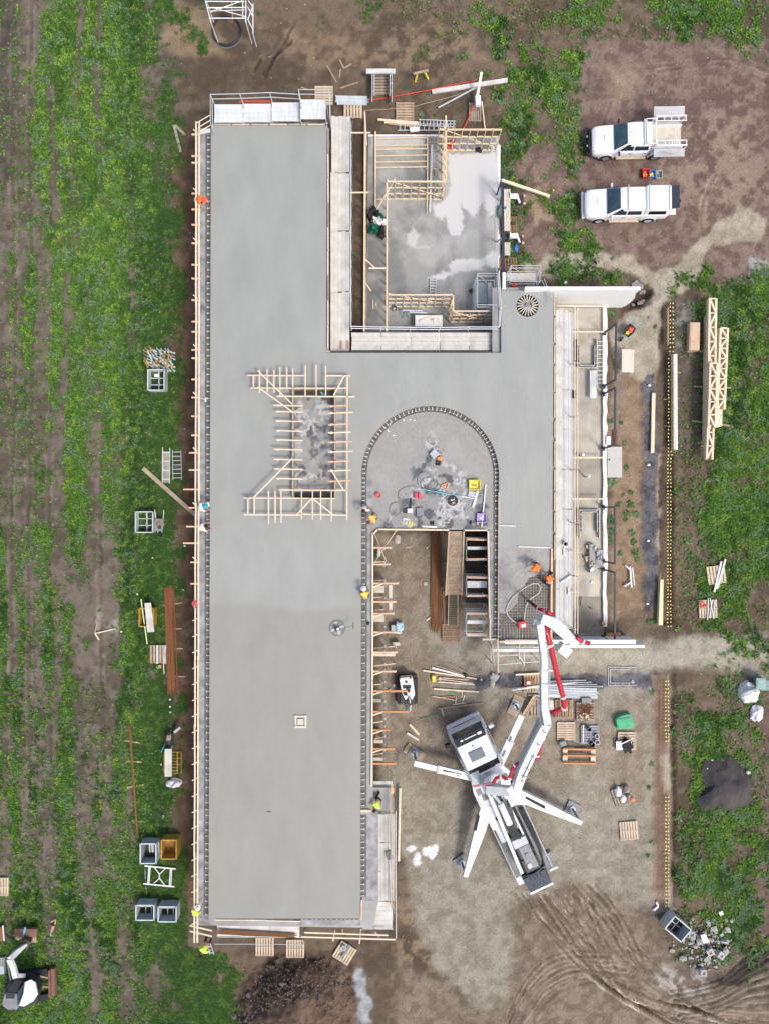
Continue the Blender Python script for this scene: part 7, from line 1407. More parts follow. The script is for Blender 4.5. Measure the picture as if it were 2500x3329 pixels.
for i,(a,b_) in enumerate([((1138,3074),(1118,3100)),((1132,3084),(1114,3104)),((1128,3096),(1108,3116))]):MB().bar(G(*a,.22),G(*b_,.22),.14,.06).build("steel_plate",M_GREY,label=f"{['upper', 'middle', 'lower'][i]} steel strip on the turned pallet",cat="steel strip")
MB().box(G(1720,2218,.25),(.7,.5,.06)).build("brown_litter",M_RUST,label="brown leafy litter on the pallet by the dark gravel",cat="litter");MB().box(G(1716,2192,.25),(1.6,.1,.08),.05).build("timber_batten",M_TIM,label="pale batten along the top of that littered pallet",cat="batten");MB().box(G(1717,2220,.35),(.22,.18,.14)).build("white_box",M_WHITE,label="white box on the littered pallet",cat="box")
# tubes stack crossing under the boom
for i in range(8):
    MB().tube([G(1725 + random.uniform(-12,40),2234 + i*4.4,.16 + .05*(i % 3)),G(1945 + random.uniform(-8,5),2240 + i*4.4,.16)],.055,8).build("scaffold_tube",M_LGREY if i % 2 else M_GALV,label="thick grey tube in the long stack crossing under the boom",cat="tube",group="long stack of grey tubes under the boom")
for i in range(5):MB().tube([G(1665 + i*16,2244 - i*3,.3),G(1760 + i*28,2232 - i*3,.3)],.05,8).build("scaffold_tube",M_WHITE if i % 2 else M_GALV,label="white tube fanned out at the left of the stack under the boom",cat="tube",group="fanned white tubes by the boom")
for i in range(4):MB().tube([G(1785,2216 + i*5,.2),G(1905 + i*18,2212 + i*7,.2)],.03,6).build("scaffold_tube",M_LGREY,label="thin pale tube on the dark gravel east of the boom",cat="tube",group="thin pale tubes on the dark gravel")
MB().bar(G(1700,2325,.25),G(1738,2262,.45),.2,.12).build("timber_beam",mat("tan plank",(.46,.34,.22),.8,0,.2,3),label="tan plank leaning beside the north-east outrigger",cat="plank");MB().bar(G(1708,2330,.25),G(1744,2268,.45),.1,.1).build("timber_beam",M_TIM2,label="narrow plank next to the leaning tan plank",cat="plank")
MB().box(G(1789,2290,.4),(.3,.6,.5),.1).build("steel_tool_box",M_PLY,label="pale box hung low beside the boom",cat="box")
frame_stack("single white scaffold frame lying across the dark gravel, open east",1977,2170,2069,2228,'E',z_=.05,n=1)
for i,(x,y,s_) in enumerate([(1605,2200,.3),(1599,2224,.18),(1563,2209,.08),(2055,2218,.12),(1267,2243,.1),(1280,2229,.09)]):MB().blob(G(x,y,.06),(s_,s_*1.1,s_*.6),.3,1.5,2,i+40).build("stone",M_RUB,label=f"{['large pale stone on dark gravel by the tubes', 'smaller pale stone below the large one', 'tiny pale stone on the dark gravel', 'white stone inside the flat frame', 'pale stone by the joists', 'second pale stone by the joists'][i]}",cat="stone")
# loose bars, battens and rakes by the loader
def Q(X,Y):return (1200 + X/3.955,2150 + Y/3.955)
for i,(a,b_,m,w_,l) in enumerate([((1015,28),(1290,165),M_TIM2,.06,"topmost brown batten fanned by the loader"),((808,85),(1215,190),M_WHITE,.09,"white straightedge fanned by the loader"),((890,62),(1170,160),M_TIM2,.06,"thin batten above the white straightedge"),((692,120),(1380,228),M_TIM,.09,"longest pale batten in the fan"),((890,268),(1350,300),M_GALV,.06,"grey green bar low in the fan"),((900,230),(1330,285),M_PINK,.07,"red striped batten in the fan"),((940,215),(1270,240),M_PLY,.06,"short pale batten in the fan"),
        ((830,357),(1410,396),M_TIM,.10,"straight pale batten above the rakes"),((965,370),(1130,440),M_GRN,.05,"green rake handle lying beside the white loader"),((915,465),(1120,455),M_ORG,.06,"orange rake handle lying beside the white loader"),((808,450),(1115,505),M_PLY,.06,"pale rake handle lying beside the white loader"),((1035,380),(1195,395),M_TIM2,.05,"short batten by the green handle"),((1195,395),(1190,465),M_TIM,.05,"upright stick by the rake head"),((1225,435),(1200,520),M_TIM,.06,"slanting rake head lying beside the white loader"),((1120,465),(1108,550),M_TIM,.05,"lower rake head lying beside the white loader"),
        ((888,612),(1455,540),M_TIM2,.09,"long greenish pole below the rakes"),((1070,560),(1235,535),M_PLY,.08,"short pale strip above the greenish pole"),((520,815),(640,945),M_TIM,.14,"pale board offcut north-west of the truck cab"),((485,925),(635,1015),M_PLY,.14,"second board offcut north-west of the truck cab")]):
    MB().bar(G(*Q(*a),.08 + .02*(i % 4)),G(*Q(*b_),.08),w_,.05).build("timber_batten",m,label=l,cat="batten",group="battens and rakes by the white loader")
t_=thing("floor_squeegee","green handled squeegee lying south of the loader","squeegee",G(*Q(800,700),.05));MB().tube([G(*Q(645,750),.06),G(*Q(935,668),.06)],.022).build("handle",M_GRN,t_);MB().bar(G(*Q(928,620),.06),G(*Q(958,705),.06),.05,.05).build("head",M_GALV,t_)
MB().box(G(*Q(828,222),.18),(.24,.42,.3),.05).build("fuel_can",M_YEL,label="yellow fuel can beside the fan of battens",cat="fuel can",bevel=.04)
MB().blob(G(*Q(905,225),.1),(.16,.12,.08),.3,2,2,3).build("pink_cloth",M_PINK,label="pink rag by the yellow fuel can",cat="rag");MB().box(G(*Q(1240,180),.12),(.2,.24,.14),.4).build("black_tool",M_BLACK,label="black tool among the battens",cat="tool")
# courtyard floor bits
for x0,y0,x1,y1,l in [(1318,1782,1342,1777,"upper"),(1386,1785,1392,1776,"by the rebar")]:MB().bar(G(x0,y0,.04),G(x1,y1,.04),.05,.03).build("timber_chip",M_PLY,label=f"small pale chip {l} on the courtyard soil",cat="chip")
MB().box(G(1383,1898,.06),(.24,.22,.12),.1).build("concrete_block",M_CONC,label="single grey block on the courtyard soil",cat="block");MB().bar(G(1386,2017,.1),G(1400,2007,.1),.08,.06).build("timber_offcut",M_TIM,label="offcut against the courtyard rebar bundle",cat="offcut");MB().blob(G(1293,1754,.03),(.2,.28,.04),.3,1.5,2,3).build("pale_rag",M_CONC,label="grey cement splash rag in the courtyard's north-west",cat="rag")
bx1=thing("carton","brown carton with a pale blue rag on top beside the courtyard joists","carton",G(1286,2042));MB().box(P(1279,2044,.25),(.3,.5,.4)).build("box",M_CONC,bx1);MB().blob(P(1296,2040,.4),(.30,.34,.2),.4,2,3,3).build("rag",mat("pale blue rag",(.42,.62,.72),.7,0,.15,3),bx1)
MB().bar(P(1276,2093,.4),P(1300,2093,.4),.2,.3).build("timber_block",M_PLY,label="pale block on a stick in the courtyard",cat="block");MB().bar(P(1287,2093,.3),P(1287,2107,.05),.05).build("timber_stick",M_PLY,label="stick below the pale block",cat="stick")
MB().blob(P(1231,1795,1.0),(.12,.3,.18),.4,2,3,4).build("white_bag",M_BAG,label="white bags slumped in the courtyard's upper left bay",cat="bag");MB().blob(P(1218,1798,.8),(.16,.35,.2),.5,2,3,6).build("green_netting",mat("olive netting",(.10,.12,.09),.8,0,.4,6),label="olive netting beside the white bags",cat="netting");MB().box(P(1232,2388,.35),(.36,.34,.5),.1).build("brown_block",mat("brown block",(.26,.18,.13),.85,0,.2,4),label="brown cube block under the southern joists",cat="block")
for a,b_ in (((1216,1732),(1256,1825)),((1218,1828),(1290,1722))):MB().tube([P(*a,2.6),P(*b_,3.2)],.025).build("brace_tube",M_TIM,label=f"thin brace crossing the courtyard corner, {'falling east' if a[1] == 1732 else 'rising east'}",cat="brace")
scb=thing("scaffold_bay","low galvanised scaffold bays south of the rebar bay, under the boom","scaffold",P(1690,2130,0))
for a,b_,z_ in [((1596,2078),(1608,2165),2.6),((1595,2100),(1596,2148),2.0),((1688,2082),(1688,2145),2.6),((1704,2098),(1703,2165),2.2),((1600,2104),(1750,2104),2.6),((1600,2130),(1760,2133),2.0),((1622,2162),(1760,2150),1.6),((1610,2098),(1750,2106),1.8),((1688,2133),(1704,2160),2.2),((1608,2135),(1690,2128),2.2)]:MB().tube([P(*a,z_),P(*b_,z_)],.026).build("tube",M_GALV,scb)
MB().prism(rects(1598,2110,1752,2120,2.4),2.36,2.4).build("plank",M_GALVP,scb)
for q in ((1600,2104),(1600,2160),(1690,2104),(1703,2162),(1750,2104),(1752,2150)):c=P(*q,2.4);MB().tube([(c.x,c.y,0),c],.026).build("standard",M_GALV,scb)
# ---- things on the arched deck
def tub(label,cat,px,py,sx,sy,h_,m,z_=ZD+.02,rz=0,name="mixing_tub",lid=None):
    t_=thing(name,label,cat,P(px,py,z_));MB().tray(P(px,py,z_),(sx,sy,h_),.035,rz,1.1).build("tub_body",m,t_)
    if lid:MB().box(P(px,py,z_+.08),(sx*.5,sy*.25,.05),rz).build("float_tool",lid,t_)
tub("bright yellow rectangular tub near the arched deck's right side","tub",1541,1577,.62,.56,.3,M_YEL,rz=.03,lid=M_TIM2);MB().prism(rects(1527,1564,1556,1591,ZD+.1),ZD+.08,ZD+.1).build("tub_fill",mat("yellow slurry",(.78,.68,.12),.5,0,.08,3),label="yellow bottom of the yellow tub",cat="tub base")
tub("lilac plastic tub beside the long white batten","tub",1564,1684,.52,.50,.28,M_PURP);MB().box(P(1562,1685,ZD+.1),(.14,.1,.04)).build("white_sponge",M_WHITE,label="white sponge in the lilac tub",cat="sponge");MB().box(P(1564,1684,ZD+.06),(.44,.42,.02)).build("tub_fill",M_PURP,label="lilac base inside the lilac tub",cat="tub base")
t_=thing("bucket","round red bucket alone on the left of the arched deck","bucket",P(1230,1610,ZD));MB().cup(P(1230,1610,ZD+.01),.16,.24,.02,18,.13).build("pail",M_REDP,t_);MB().cyl(P(1230,1610,ZD+.12),.13,.02,16).build("contents",mat("pale red",(.75,.15,.11),.5,0,.05,3),t_)
for i,x in enumerate((1352,1364)):MB().box(P(x,1610 + i*2,ZD+.16),(.19,.34,.28),.1).build("petrol_can",mat("pink red plastic",(.70,.07,.12),.45,0,.08,4),label=f"{['left', 'right'][i]} one of two red cans on the arched deck",cat="can",bevel=.04)
MB().bar(P(1370,1590,ZD+.14),P(1495,1613,ZD+.14),.05,.06).build("blue_level",M_CYAN,label="long bright blue straightedge on the arched deck",cat="straightedge")
MB().bar(P(1579,1574,ZD+.1),P(1565,1714,ZD+.1),.06,.06).build("white_batten",M_WHITE,label="long white batten down the arched deck's right side",cat="batten");MB().bar(P(1553,1596,ZD+.08),P(1537,1650,ZD+.08),.13,.06).build("white_batten",M_WHITE,label="short wide white batten below the yellow tub",cat="batten")
MB().prism([P2(*q,ZD+.12) for q in [(1524,1596),(1546,1600),(1542,1618),(1520,1612)]][::-1],ZD+.03,ZD+.12).build("grey_sheet",M_LGREY,label="grey sheet between yellow tub and white batten",cat="sheet");MB().bar(P(1500,1613,ZD+.1),P(1540,1621,ZD+.1),.05,.04).build("thin_batten",M_WHITE,label="thin white lath left of the grey sheet",cat="lath")
MB().prism([P2(*q,ZD+.3) for q in [(1412,1458),(1430,1476),(1410,1492),(1396,1475)]][::-1],ZD+.03,ZD+.3).build("grey_carton",M_LGREY,label="tilted grey carton near the apex of the splashed area",cat="carton");MB().blob(P(1428,1489,ZD+.1),(.18,.16,.12),.4,2,2,4).build("orange_tools",M_ORG,label="orange tool next to the grey carton",cat="tool");MB().blob(P(1424,1505,ZD+.08),(.16,.18,.09),.5,2,2,8).build("dark_tools",M_DARK,label="dark gloves below the grey carton",cat="gloves")
wf=thing("floor_blower","round black wire drum with orange motor on the arched deck","wire drum",P(1471,1627,ZD));MB().tube([P(1471,1627,ZD+.2) + Vector((.3*math.cos(R(a)),.3*math.sin(R(a)),0)) for a in range(0,360,20)],.02,6,True).build("ring",M_BLACK,wf);MB().cyl(P(1471,1627,ZD+.02),.27,.1,20).build("drum_base",M_DARK,wf);MB().box(P(1474,1635,ZD+.2),(.16,.12,.1),.2).build("motor",M_ORG,wf)
for k in range(6):a=R(k*60);MB().tube([P(1471,1627,ZD+.2),P(1471,1627,ZD+.2) + Vector((.3*math.cos(a),.3*math.sin(a),0))],.012).build("spoke",M_GREY,wf)
for q in ((1467,1626),(1474,1624)):MB().box(P(*q,ZD+.24),(.08,.07,.05)).build("knob",M_WHITE,wf)
tri=thing("orange_tripod","collapsed orange tripod beside the wire drum","tripod",P(1452,1580,ZD))
for a,b_ in (((1434,1578),(1458,1568)),((1458,1568),(1452,1588)),((1452,1588),(1434,1578)),((1448,1588),(1462,1606))):MB().bar(P(*a,ZD+.1),P(*b_,ZD+.1),.04).build("leg",mat("orange plastic",(.75,.26,.08),.5,0,.08,3),tri)
MB().box(P(1332,1660,ZD+.2),(.32,.26,.2),.02).build("white_motor",M_WHITE,label="small white motor box in the dark corner of the deck",cat="motor",bevel=.03);MB().box(P(1318,1662,ZD+.12),(.2,.24,.2)).build("black_motor",M_DARK,label="black unit beside the white motor box",cat="motor");MB().box(P(1365,1664,ZD+.1),(.42,.5,.16),.05).build("steel_box",M_GREY,label="dark steel box right of the white motor",cat="box")
MB().bar(P(1335,1620,ZD+.05),P(1332,1658,ZD+.05),.1,.06).build("drive_shaft",M_BLACK,label="black flexible shaft above the white motor",cat="shaft")
for i,(a,b_,m) in enumerate([((1372,1711),(1420,1714),M_WHITE),((1345,1718),(1392,1719),M_TIM2),((1310,1685),(1330,1690),M_GALV)]):MB().bar(P(*a,ZD+.1),P(*b_,ZD+.1),.10,.05).build("timber_strip",m,label=f"{['white', 'brown', 'grey'][i]} strip near the head of the courtyard",cat="strip")
for i,(x,y) in enumerate(((1401,1700),(1408,1700),(1330,1700),(1338,1703),(1530,1698),(1552,1700))):MB().blob(P(x,y,ZD+.05),(.06,.14,.05),.3,2,2,i).build("work_glove",[M_BLACK,M_BLACK,M_YEL,M_YEL,M_BLACK,M_PINK][i],label=f"{['black glove, left of the pair', 'black glove, right of the pair', 'small yellow peg, left', 'small yellow peg, right', 'black lump by the stairwell', 'pink lump under the lilac tub'][i]} on the arched deck",cat="glove" if i<2 else "small tool")
def coil(label,pts,m=M_GREY,r_=.018):MB().tube([P(x,y,ZD+.06) for x,y in pts],r_,5).build("hose",m,label=label,cat="hose")
def loopy(cx,cy,rx,ry,a0,a1):return [(cx + rx*math.cos(R(a)),cy + ry*math.sin(R(a))) for a in range(a0,a1,15)]
coil("grey hose looping in wide rings over the splashed deck",loopy(1380,1560,24,26,0,360) + loopy(1395,1572,28,20,0,360) + loopy(1412,1580,20,16,0,300));coil("grey hose curving from the red cans to the left",loopy(1340,1610,46,30,100,300) + [(1400,1595)]);coil("grey hose coiled left of the white motor",loopy(1290,1655,24,22,90,330) + [(1330,1660)])
for i,(x,y) in enumerate(((1312,1366),(1333,1364),(1347,1366),(1268,1378),(1262,1400),(1280,1415))):MB().box(P(x,y,ZD+.03),(.06,.16 if i>2 else .1,.02),i).build("paper_scrap",M_WHITE,label="small white scrap on the arched deck",cat="scrap",group="white scraps on the arched deck")
# ---------------------------------------------------------------- west grass strip
def stillage(label,px,py,W,D,h_,rz,m,inner=None,grid=True,mm=(2,3),m2=None,floor_=None):
    t_=thing("steel_stillage",label,"stillage",G(px,py,.04),rz,group="steel stillages lying about the grass");m2=m2 or m
    for x,y,sx,sy in ((-W/2,0,.03,D),(W/2,0,.03,D),(0,-D/2,W,.03),(0,D/2,W,.03)):local_part(t_,MB().box((x,y,h_/2),(sx + (.0 if sx<.1 else .03),sy,h_)),"side_panel",m)
    local_part(t_,MB().tray((0,0,h_-.05),(W+.07,D+.07,.06),.001),"rim",m2) if False else None
    for x,y,sx,sy in ((-W/2,0,.07,D+.07),(W/2,0,.07,D+.07),(0,-D/2,W,.07),(0,D/2,W,.07)):local_part(t_,MB().box((x,y,h_+.02),(sx,sy,.04)),"rim",m2)
    if grid:
        for i in range(1,mm[0]):local_part(t_,MB().box((-W/2 + W*i/mm[0],0,.12),(.06,D,.05)),"floor_bar",m2)
        for i in range(1,mm[1]):local_part(t_,MB().box((0,-D/2 + D*i/mm[1],.12),(W,.05,.05)),"floor_bar",m2)
        mb=MB()
        for i in range(1,14):mb.box((-W/2 + W*i/14,0,.08),(.012,D,.012))
        for i in range(1,16):mb.box((0,-D/2 + D*i/16,.08),(W,.012,.012))
        local_part(t_,mb,"wire_floor",M_DARK)
    if floor_:local_part(t_,MB().box((0,0,.05),(W-.04,D-.04,.04)),"floor",floor_)
    for x in (-W/2+.08,W/2-.08):
        for y in (-D/2+.08,D/2-.08):local_part(t_,MB().box((x,y,-.01),(.1,.1,.06)),"foot",M_GREY)
    return t_
M_ZN=mat("dull zinc",(.55,.60,.61),.6,0,.2,2.5)
M_ZN2=mat("bluish zinc sheet",(.40,.47,.51),.5,0,.25,2)
stillage("grey steel stillage below the heap of clamps in the upper west grass",519,1241,1.05,1.3,.75,0,M_ZN,mm=(2,3))
MB().box(G(509,1220,.2),(.28,.2,.03)).build("white_label_card",M_WHITE,label="white card inside the stillage by the heap of clamps",cat="card")
stillage("grey steel stillage with rounded side beside the full wheelbarrow",480,1697,1.1,1.32,.7,0,M_ZN,mm=(2,3))
stillage("grey stillage packed with upright bars, next to the yellow one",497,2755,1.0,1.25,.95,0,M_ZN2,grid=False,m2=M_ZN,floor_=M_DARK)
for i in range(12):MB().bar(G(484 + i*3.0,2738,.5),G(486 + i*3.0 + random.uniform(-2,2),2772,.45),.05,.05).build("steel_prop",M_GALV if i % 2 else M_GREY,label="grey prop packed in the stillage next to the yellow one",cat="prop",group="props packed in the grey stillage")
stillage("mustard yellow steel stillage with rusty floor",563,2742,.95,1.2,.95,0,M_YELP,grid=False,floor_=mat("rusted floor",(.36,.18,.06),.85,0,.4,3))
stillage("open grey stillage at the lower left, left of the pair",486,2945,1.15,.95,.9,0,M_ZN2,m2=M_ZN,mm=(3,2));stillage("open grey stillage at the lower left, right of the pair",557,2950,1.15,.95,.9,0,M_ZN2,m2=M_ZN,mm=(3,2))
stillage("empty grey stillage turned diagonally at the trench's south end",2186,2996,1.0,1.35,.95,R(50),M_ZN2,m2=M_ZN,mm=(2,3))
YB=stillage("yellow stillage with a spotted plank across it",487,2003,.9,1.15,.7,0,M_YELP,grid=False,floor_=M_DARK);MB().prism([P2(470,1961,.95),P2(491,1960,.95),P2(502,2055,.95),P2(479,2056,.95)][::-1],.90,.95).build("scaffold_plank",M_PLANKY,label="spotted grey plank laid over the yellow stillage",cat="plank")
MB().bar(P(459,1948,.8),P(479,2094,.4),.06,.05).build("timber_batten",mat("lime batten",(.62,.72,.36),.6,0,.15,2),label="white and lime batten leaning on the yellow stillage",cat="batten")
YC=thing("yellow_cage","yellow tubular cage with a pale plank across it","cage",G(556,2476,.05))
for x in (534,577,590):MB().tube([P(x,2446,.8),P(x,2515,.8)],.025).build("bar",M_YELP,YC)
for y in (2446,2456,2466,2476,2486,2496,2506,2515):MB().tube([P(534,y,.8),P(590 if y in (2446,2466,2486) else 577,y,.8)],.022).build("bar",M_YELP,YC)
for q in ((534,2446),(590,2446),(590,2505),(534,2515)):c=P(*q,.8);MB().tube([(c.x,c.y,0),c],.025).build("post",M_YELP,YC)
MB().prism([P2(536,2436,.95),P2(559,2436,.95),P2(559,2526,.95),P2(536,2526,.95)][::-1],.89,.95).build("scaffold_plank",M_PLANKY,label="pale plank laid over the yellow tubular cage",cat="plank")
MB().blob(G(567,2547,.1),(.50,.30,.3),.2,1.5,3,4,True).build("white_sack",M_BAG,label="white sheeted bundle below the yellow cage",cat="bundle");MB().tube([G(556,2560,.42),G(585,2533,.42)],.03).build("pole",M_GREY,label="dark pole across the white sheeted bundle",cat="pole")
for i,(x,w_) in enumerate(((512,.14),(530,.05),(540,.05),(536,.05))):MB().bar(G(x,2098,.24),G(x + (0,4,-6,3)[i],2158 if i != 1 else 2192,.24),w_,.06).build("steel_section",M_GALV,label=f"{['broad', 'longest thin', 'slanting thin', 'short thin'][i]} grey section on the west grass pallet",cat="steel section")
MB().box(G(521,2167,.12),(.18,.22,.2),.1).build("orange_block",M_ORG,label="small orange clamp below the west grass pallet",cat="clamp");MB().box(G(512,2171,.08),(.08,.2,.08),.5).build("green_clip",M_GRN,label="small pale green clip by the orange clamp",cat="clip")
# clamps heap: about sixty separate fittings
p_=MB();p_.bar((-.16,0,0),(.1,.02,.02),.045);p_.box((.14,.02,.02),(.11,.12,.07));p_.bar((-.16,0,0),(-.2,.08,.02),.04)
cl={}
for nm,m in (("grey",M_GALV),("orange",mat("orange fitting",(.62,.34,.08),.6,0,.2,3)),("dark",M_GREY)):o=p_.build("scaffold_clamp",m,label=f"{nm} scaffold clamp in the heap above the stillage",cat="clamp",group="heap of scaffold clamps above the stillage");cl[nm]=o
first=dict(cl);rr_=random.Random(5)
for k in range(60):
    x=478 + (k % 10)*9.2 + rr_.uniform(-3,3);y=1134 + (k//10)*11 + rr_.uniform(-4,4) + (k % 10)*1.2;nm=rr_.choice(("grey","grey","grey","orange","dark"))
    if first.get(nm) is not None:o=first.pop(nm)
    else:o=cl[nm].copy();COL.objects.link(o)
    o['label']=f"{nm} scaffold clamp in the {where(x, y, 519, 1164)} of the heap above the stillage";o.location=G(x,y,.06 + rr_.uniform(0,.18));o.rotation_euler=(rr_.uniform(-.3,.3),rr_.uniform(-.3,.3),R(rr_.uniform(-65,-20)))
for nm in list(first):bpy.data.objects.remove(first[nm])
ladder("tall narrow aluminium frame lying in the west grass, left of the pair",(541,1455),(540,1572),.46,4,.15,m=M_WHITE);ladder("bluish ladder frame lying in the west grass, right of the pair",(575,1462),(577,1560),.56,7,.15)
MB().prism(rects(530,1470,551,1570,.12),.1,.12).build("scaffold_plank",mat("greyish ply",(.38,.34,.30),.8,0,.15,3),label="greyish board inside the left aluminium frame",cat="board")
MB().bar(G(466,1522,.2),G(636,1674,.3),.26,.1).build("scaffold_plank",mat("grey brown plank",(.36,.29,.21),.85,0,.3,3),label="long weathered plank slanting across the west grass to the slab",cat="plank")
xf=thing("steel_trestle","white X braced steel frame lying flat between the stillages","frame",G(521,2850,.1))
for a,b_ in (((471,2816),(572,2826)),((467,2874),(568,2884)),((485,2820),(481,2874)),((489,2820),(485,2874)),((555,2824),(551,2880)),((559,2824),(556,2881)),((503,2822),(519,2843)),((519,2843),(537,2826)),((519,2843),(519,2856)),((519,2856),(501,2873)),((519,2856),(538,2880))):MB().bar(G(*a,.18),G(*b_,.18),.085 if abs(a[1]-b_[1])<12 else .05,.06).build("tube",M_WHITE,xf)
for i,q in enumerate(((497,1814),(447,1932),(601,1775),(553,2275),(554,2298),(554,2316),(525,2486),(395,2053))):MB().blob(G(*q,.05),(.08,.07,.06),.2,2,2,i).build("white_stone",M_WHITE,label=f"small white lump in the west grass, {['north centre', 'above the leaning batten', 'near the orange joist', 'upper of three in a line', 'middle of three in a line', 'lower of three in a line', 'left of the yellow cage', 'far left on bare soil'][i]}",cat="lump")
t_=thing("timber_tripod","three pale sticks meeting at a peg in the west field","sticks",G(308,2060))
for a,b_ in (((309,2058),(317,2020)),((309,2060),(377,2044)),((309,2060),(323,2081))):MB().bar(G(*a,.12),G(*b_,.08),.07,.05).build("stick",M_TIM if b_[0] != 317 else M_TIM2,t_)
MB().prism([P2(528,2652,.1),P2(533,2652,.1),P2(534,2664,.1),P2(526,2664,.1)][::-1],.02,.1).build("small_frame",M_LGREY,label="tiny grey rectangle in the grass above the yellow stillage",cat="frame")
MB().tube([G(462,2712,.06),G(470,2800,.06),G(474,2870,.06),G(477,2910,.06)],.03).build("poly_pipe",M_LGREY,label="thin pale pipe running past the lower west stillages",cat="pipe")
# ---------------------------------------------------------------- excavator lower left
ex=thing("mini_excavator","white and grey mini excavator in the grass at the lower left corner","excavator",G(75,3225))
def E(X,Y):return (X/3.69,2750 + Y/3.69)
for pts in ([(70,1560),(560,1480),(570,1545),(80,1640)],[(110,1880),(580,1780),(590,1850),(130,1960)]):MB().prism([P2(*E(*q),.45) for q in pts][::-1],.03,.45).build("track",M_BLACK,ex,bevel=.06)
MB().prism([P2(*E(*q),1.0) for q in [(120,1600),(300,1560),(440,1620),(470,1760),(430,1900),(220,1985),(60,1960),(30,1850),(50,1770)]][::-1],.5,1.0).build("slew_body",M_DARK,ex,bevel=.05)
MB().prism([P2(*E(*q),1.35) for q in [(55,1780),(200,1780),(205,1975),(90,1975),(30,1930),(25,1870)]][::-1],1.0,1.35).build("engine_cover",M_GREY,ex,bevel=.05);MB().prism([P2(*E(*q),1.37) for q in [(70,1790),(175,1790),(175,1840),(70,1840)]][::-1],1.35,1.37).build("vent",M_DARK,ex)
MB().loft([[tuple(P(*E(x,y),z_)) for x,y in ((300 - g_,1640),(370,1610 + g_*.3),(425 + g_,1640),(455 + g_,1780),(400,1870),(290,1935),(225 - g_,1925),(280 - g_*.2,1780))] for z_,g_ in ((1.0,12),(2.0,8),(2.35,0),(2.42,-6))]).build("cab",M_WHITE,ex,bevel=.03)
MB().prism([P2(*E(*q),1.9) for q in [(215,1760),(290,1660),(275,1780),(215,1915)]],1.0,1.9).build("cab_glass",M_GLASS,ex);MB().prism([P2(*E(*q),1.6) for q in [(95,1700),(180,1615),(290,1625),(200,1770),(90,1760)]][::-1],1.0,1.6).build("bonnet",M_BLACK,ex,bevel=.04);MB().prism([P2(*E(*q),2.0) for q in [(405,1775),(440,1760),(440,1830),(405,1855)]],1.4,2.0).build("side_window",M_STEEL,ex)
def seg3(nm,pts,ws,m): 
    V=[P(*E(*q[:2]),q[2]) for q in pts];secs=[]
    for i,c in enumerate(V):
        d=(V[min(i+1,len(V)-1)] - V[max(i-1,0)]).normalized();s2=d.cross(Vector((0,0,1))).normalized();up=s2.cross(d).normalized()
        secs.append([tuple(c - s2*ws[i]/2 - up*.12),tuple(c + s2*ws[i]/2 - up*.12),tuple(c + s2*ws[i]/2 + up*.12),tuple(c - s2*ws[i]/2 + up*.12)])
    MB().loft(secs).build(nm,m,ex,bevel=.02)
seg3("boom",[(235,1580,1.2),(185,1560,1.6),(160,1460,2.2),(115,1360,2.6)],[.8,.34,.30,.3],M_WHITE);seg3("stick",[(110,1370,2.6),(190,1290,2.0),(310,1190,1.2)],[.34,.34,.14],M_WHITE)
MB().tube([P(*E(125,1620),1.3),P(*E(100,1470),2.2),P(*E(85,1370),2.7)],.04).build("hydraulic_ram",M_GREY,ex);MB().tube([P(*E(90,1340),2.7),P(*E(160,1240),2.2),P(*E(260,1180),1.5)],.05).build("hydraulic_ram",M_DARK,ex)
MB().bar(P(*E(310,1190),1.1),P(*E(330,1110),.5),.5,.5).build("bucket",mat("rusty bucket",(.12,.09,.07),.8,.2,.3,4),ex,bevel=.04)
MB().bar(P(*E(605,1480),.4),P(*E(612,1800),.4),.12,.45).build("dozer_blade",mat("rusty blade",(.22,.12,.085),.85,.1,.3,3),ex);MB().bar(P(*E(645,1470),.3),P(*E(650,1780),.3),.22,.3).build("dozer_blade_back",mat("rusty blade",(.22,.12,.085),.85,.1,.3,3),ex)
for a,b_ in (((450,1560),(600,1590)),((450,1680),(600,1700))):MB().bar(P(*E(*a),.4),P(*E(*b_),.4),.1,.12).build("blade_arm",M_TIM2,ex)
t_=thing("scrap_bin","rusty open frame with logs and green rope at the excavator's bucket","scrap rack",P(*E(310,1060),0))
MB().bar(P(*E(180,1040),.6),P(*E(450,1040),.6),.5,.25).build("frame",mat("rusty blade",(.22,.12,.085),.85,.1,.3,3),t_)
for i in range(5):MB().tube([P(*E(335 + i*22,1070),.4),P(*E(330 + i*24,1160),.3)],.07,8).build("log",M_TIM2,t_)
MB().bar(P(*E(280,1090),.7),P(*E(305,980),.75),.1,.06).build("strap",M_CYAN,t_);MB().blob(P(*E(215,1105),.3),(.2,.16,.15),.4,2,2,3).build("rock",M_TIM2,t_)
jh=thing("jack_hammer","orange and white breaker lying in the grass right of the excavator rack","breaker",G(*E(640,980)));MB().tube([G(*E(640,960),.15),G(*E(620,1030),.12)],.11,10).build("body",mat("faded orange",(.55,.26,.18),.6,0,.2,3),jh);MB().tube([G(*E(620,1030),.12),G(*E(605,1085),.06)],.05).build("chisel",M_LGREY,jh);MB().tube([G(*E(612,920),.2),G(*E(670,890),.2),G(*E(660,945),.2)],.04).build("handle",M_PINK,jh)
for i in range(6):MB().tray(G(*E(12 + (i % 2)*34,1350 + (i//2)*34),.02 + .2),(.2,.16,.16),.04).build("hollow_block",M_CONC,label="grey hollow block in the stack under the excavator boom",cat="block",group="hollow blocks under the excavator boom")
